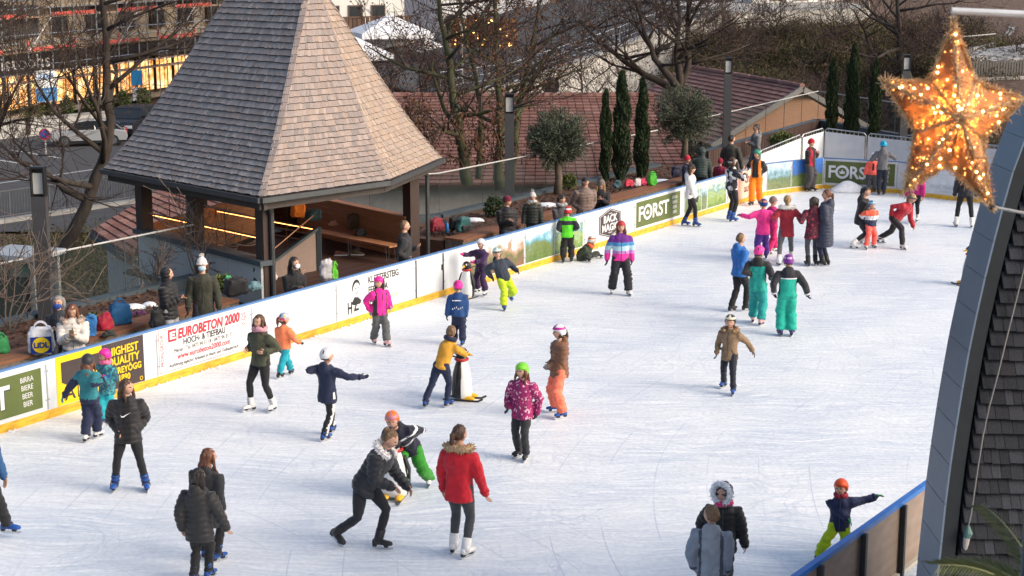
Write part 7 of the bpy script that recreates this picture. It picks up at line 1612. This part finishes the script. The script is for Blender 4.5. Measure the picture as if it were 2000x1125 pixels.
for i in range(15): m.add([edge[i] - RN * .05 - O_, edge[i + 1] - RN * .05 - O_, rt[i + 1] - RN * .05 - O_, rt[i] - RN * .05 - O_], [(0, 1, 2, 3)])
rbase = m.build('roof', mat('dormer_underlay', (.02, .02, .022), .9), nr)
o0 = E_[-1]; rnd = random.Random(9); row = 0; y = -.3; top_y = (E_[0] - o0).dot(GY)
def edge_x(yy):
    for i in range(15):
        ya, yb = (E_[i] - o0).dot(GY), (E_[i + 1] - o0).dot(GY)
        if yb <= yy <= ya: return ((E_[i].lerp(E_[i + 1], (ya - yy) / (ya - yb + 1e-9))) - o0).dot(EX) + .19
    return None
while y < top_y + .1:
    ex = edge_x(y + .03)
    if ex is not None:
        x = ex
        while x < ex + 1.45:
            w = rnd.uniform(.07, .135); j = rnd.uniform(-.006, .006); P_ = [o0 + EX * q + GY * r for q, r in ((x + .002, y + j), (x + w - .002, y + j), (x + w - .002, y + .16), (x + .002, y + .16))]
            if 0 <= (1000 + P_[1].x / P_[1].y * FPX) < 2090:
                m = MB(); m.hexa([q - O_ for q in (P_[0] - RN * .02, P_[1] - RN * .02, P_[2] - RN * .045, P_[3] - RN * .045, P_[0] + RN * .018, P_[1] + RN * .018, P_[2] - RN * .03, P_[3] - RN * .03)]); m.build('shingle', SHD, rbase)
            x += w
    y += .129
m = MB(); m.hexa([q - O_ for q in (E_[-1] + V((.05, .7, 0)), E_[-1] + V((2.4, .7, 0)), E_[0] + V((2.2, 2.5, -7)), E_[0] + V((.1, 2.5, -7)), E_[-1] + V((.05, .5, .1)), E_[-1] + V((2.4, .5, .1)), E_[0] + V((2.2, .6, -.1)), E_[0] + V((.1, .6, -.1)))]); m.build('gable_wall', BGD, nr)
cab = [RPt(x, y, .05) for x, y in ((2010, 480), (2000, 514), (1982, 585), (1962, 665), (1945, 735), (1928, 799), (1917, 850), (1905, 925), (1894, 1001), (1887, 1034))]
o = empty('light_cable', V((cab[-1].x, cab[-1].y, cab[-1].z)), 0, 'grey cable with lamp socket hanging on the near roof', 'cable'); m = MB(); m.tube([p - cab[-1] for p in cab], .008, 6); m.build('cable', mat('cable_grey', (.12, .12, .12), .6), o)
m = MB(); m.tube([V((0, -.01, .02)), V((0, -.02, -.03)), V((-.01, -.02, -.07))], [.018, .04, .03], 10, 0, True); m.build('socket', mat('socket_green', (.07, .14, .13), .5), o); m = MB(); m.tube([V((-.01, -.02, -.07)), V((-.015, -.02, -.13)), V((-.02, -.02, -.2))], [.03, .026, .01], 10, 0, True); m.build('plug', mat('plug_pale', (.35, .32, .3), .5), o)
# ------------------------------------------------------------------ glowing star
SD = 7.5
out_px = [(1862, 40), (2001, 192), (1936, 404), (1766, 374), (1724, 157)]; in_px = [(1906, 160), (1921, 272), (1850, 322), (1788, 258), (1816, 158)]
cen = AT(1860, 225, SD); star = empty('hanging_star', cen, 0, 'large golden wicker star lit with fairy lights', 'star decoration')
def S3(q, dy=0.0): return AT(q[0], q[1], SD) - cen + V((0, dy, 0))
ring_ = []
for o_, i_ in zip(out_px, in_px): ring_ += [S3(o_), S3(i_)]
front, back = V((0, -.15, 0)), V((0, .15, 0)); rnd = random.Random(12)
tris = []
for i in range(10):
    a, b = ring_[i], ring_[(i + 1) % 10]; tris += [(a, b, front), (b, a, back)]
# puffed, dense random wicker strands running over the faces
wk = MB()
def onface(t, u, v): a, b, c = t; p = a * (1 - u - v) + b * u + c * v; bulge = 4 * u * v + 4 * (1 - u - v) * (u + v) * .5; n = (b - a).cross(c - a).normalized(); return p + n * (.018 * bulge + .004 * mnoise.noise(p * 30)), n
for t in tris:
    ar = (t[1] - t[0]).cross(t[2] - t[0]).length / 2; ns = int(ar * 9000)
    sg = 1 if t[2].y < 0 else -1
    for _ in range(ns):
        u, v = rnd.random(), rnd.random()
        if u + v > 1: u, v = 1 - u, 1 - v
        p, n = onface(t, u, v); n = n if n.y * sg < 0 else -n; d = rv(rnd); d = (d - n * d.dot(n)).normalized(); L = rnd.uniform(.025, .06); k = n * rnd.uniform(.0, .006)
        pts = [p - d * L + k * .2, p + k, p + d * L + k * .2]; wk.tube(pts, [.0012, .0018, .0012], 3)
for i in range(10):      # wire frame along edges and ridges
    a, b = ring_[i], ring_[(i + 1) % 10]
    for q, r in ((a, b), (a, front), (a, back)):
        for s in range(46):
            p = q.lerp(r, rnd.random()); d = ((r - q).normalized() + rv(rnd, .2)).normalized(); wk.tube([p - d * .03, p + rv(rnd, .004), p + d * .03], .0026, 3)
GOLD = mat_random('star_wicker', [(.55, .36, .20), (.66, .46, .27), (.44, .27, .14), (.60, .40, .20)], .45, (9, 9, 9), .2, .1)
tag(wk.build('wicker', GOLD, star), kind='stuff')
sk = MB()
for t in tris: sk.add([q * .955 for q in t], [(0, 1, 2)])
skm, n_, l_, b_ = _new('star_lining'); b_.inputs['Base Color'].default_value = (.42, .24, .12, 1); b_.inputs['Roughness'].default_value = .7
tr = n_.new('ShaderNodeBsdfTranslucent'); tr.inputs[0].default_value = (.9, .5, .2, 1); mx = n_.new('ShaderNodeMixShader'); mx.inputs[0].default_value = .45; l_.new(b_.outputs[0], mx.inputs[1]); l_.new(tr.outputs[0], mx.inputs[2]); l_.new(mx.outputs[0], n_['Material Output'].inputs[0])
sk.build('lining', skm, star)
BULB = mat_emit('star_bulb', (1, .60, .24), 9); BULB2 = mat_emit('star_bulb_dim', (1, .45, .10), 3)
for k in range(230):
    t = tris[rnd.randrange(10) * 2] if k < 210 else rnd.choice(tris); u, v = rnd.random(), rnd.random()
    if u + v > 1: u, v = 1 - u, 1 - v
    p, n = onface(t, u, v); m = MB(); m.sphere(p + V((0, -.012 if t[2].y < 0 else .012, 0)), .0034 if k % 4 else .0058, 7, 5); m.build('fairy_light', BULB if k % 4 == 0 else BULB2, star)
li = bpy.data.lights.new('star_glow', 'POINT'); li.energy = 10.0; li.color = (1, .55, .18); li.shadow_soft_size = .05; lo = bpy.data.objects.new('star_glow', li); COL.objects.link(lo); lo.parent = star
WB = mat('bar_white', (.55, .57, .6), .4)
o = empty('white_bar', AT(1858, 21, SD), 0, 'white bar from which the star hangs', 'bar'); p0 = AT(1858, 21, SD); m = MB(); m.tube([V((0, 0, 0)), AT(2080, 31, SD) - p0], .016, 10); m.build('tube', WB, o); m = MB(); m.tube([V((.012, 0, -.01)), V((.012, 0, -.05))], .004, 6); m.build('hook', WB, o)
p0 = AT(1938, 404, SD); o = empty('guy_wire', p0, 0, 'thin grey bar from the lower star tip to the right', 'bar'); m = MB(); m.tube([V((0, 0, 0)), AT(2080, 432, SD) - p0], .007, 8); m.build('tube', mat('wire_grey', (.3, .32, .34), .5), o); m = MB(); m.tube([V((-.012, 0, 0)), V((.012, 0, 0))], .012, 8); m.build('clip', LDK, o)
# ------------------------------------------------------------------ near pole and palm fronds
p0 = AT(2003, 1180, 5.2); p1 = AT(2003, 955, 5.2); o = empty('near_pole', p0, 0, 'blurred teal pole at the lower right edge', 'pole'); m = MB(); m.tube([V((0, 0, -.5)), V((0, 0, (p1 - p0).z))], .024, 14, 0, True); m.build('shaft', mat('pole_teal', (.03, .075, .09), .5), o); m = MB(); m.sphere(V((0, 0, (p1 - p0).z + .012)), .024, 12, 8); m.build('cap', MATS['pole_teal'], o)
p0 = AT(2075, 1230, 6.2); o = empty('palm_plant', p0, 0, 'green palm fronds at the lower right corner', 'palm'); PAL = mat_random('frond_green', [(.06, .085, .035), (.10, .125, .05), (.15, .16, .07)], .6, (9, 9, 9), .2, .1); rnd = random.Random(17)
for (x, y), D in (((1915, 985), 6.9), ((1832, 1104), 6.0), ((1868, 1096), 6.4), ((1900, 1140), 5.8)):
    tip = AT(x, y, D) - p0; mid = tip * .5 + V((.0, 0, .16)); st = MB(); pts = [V((0, 0, 0)) * (1 - t) ** 2 + mid * 2 * t * (1 - t) + tip * t * t for t in [i / 14 for i in range(15)]]; st.tube(pts, [.008 * (1 - .8 * i / 14) for i in range(15)], 5); f = st.build('frond', PAL, o)
    lf = MB()
    for i in range(3, 15):
        d = (pts[i] - pts[i - 1]).normalized(); sd = d.cross(V((0, -.5, 1))).normalized()
        for s in (-1, 1):
            for j in range(3):
                q = pts[i - 1].lerp(pts[i], j / 3); L = .14 * (1 - .45 * (i / 14)) * rnd.uniform(.8, 1.15); e = (d * .85 + sd * s * .6 + V((0, 0, -.2))).normalized(); w = e.cross(V((0, 1, .3))).normalized() * .0045; lf.add([q - w, q + e * L * .5 + w * 1.4, q + e * L, q + e * L * .5 - w * 1.4], [(0, 1, 2, 3)])
    tag(lf.build('leaflets', PAL, f), kind='stuff')
p = AT(100, 1500, 10)
flush()
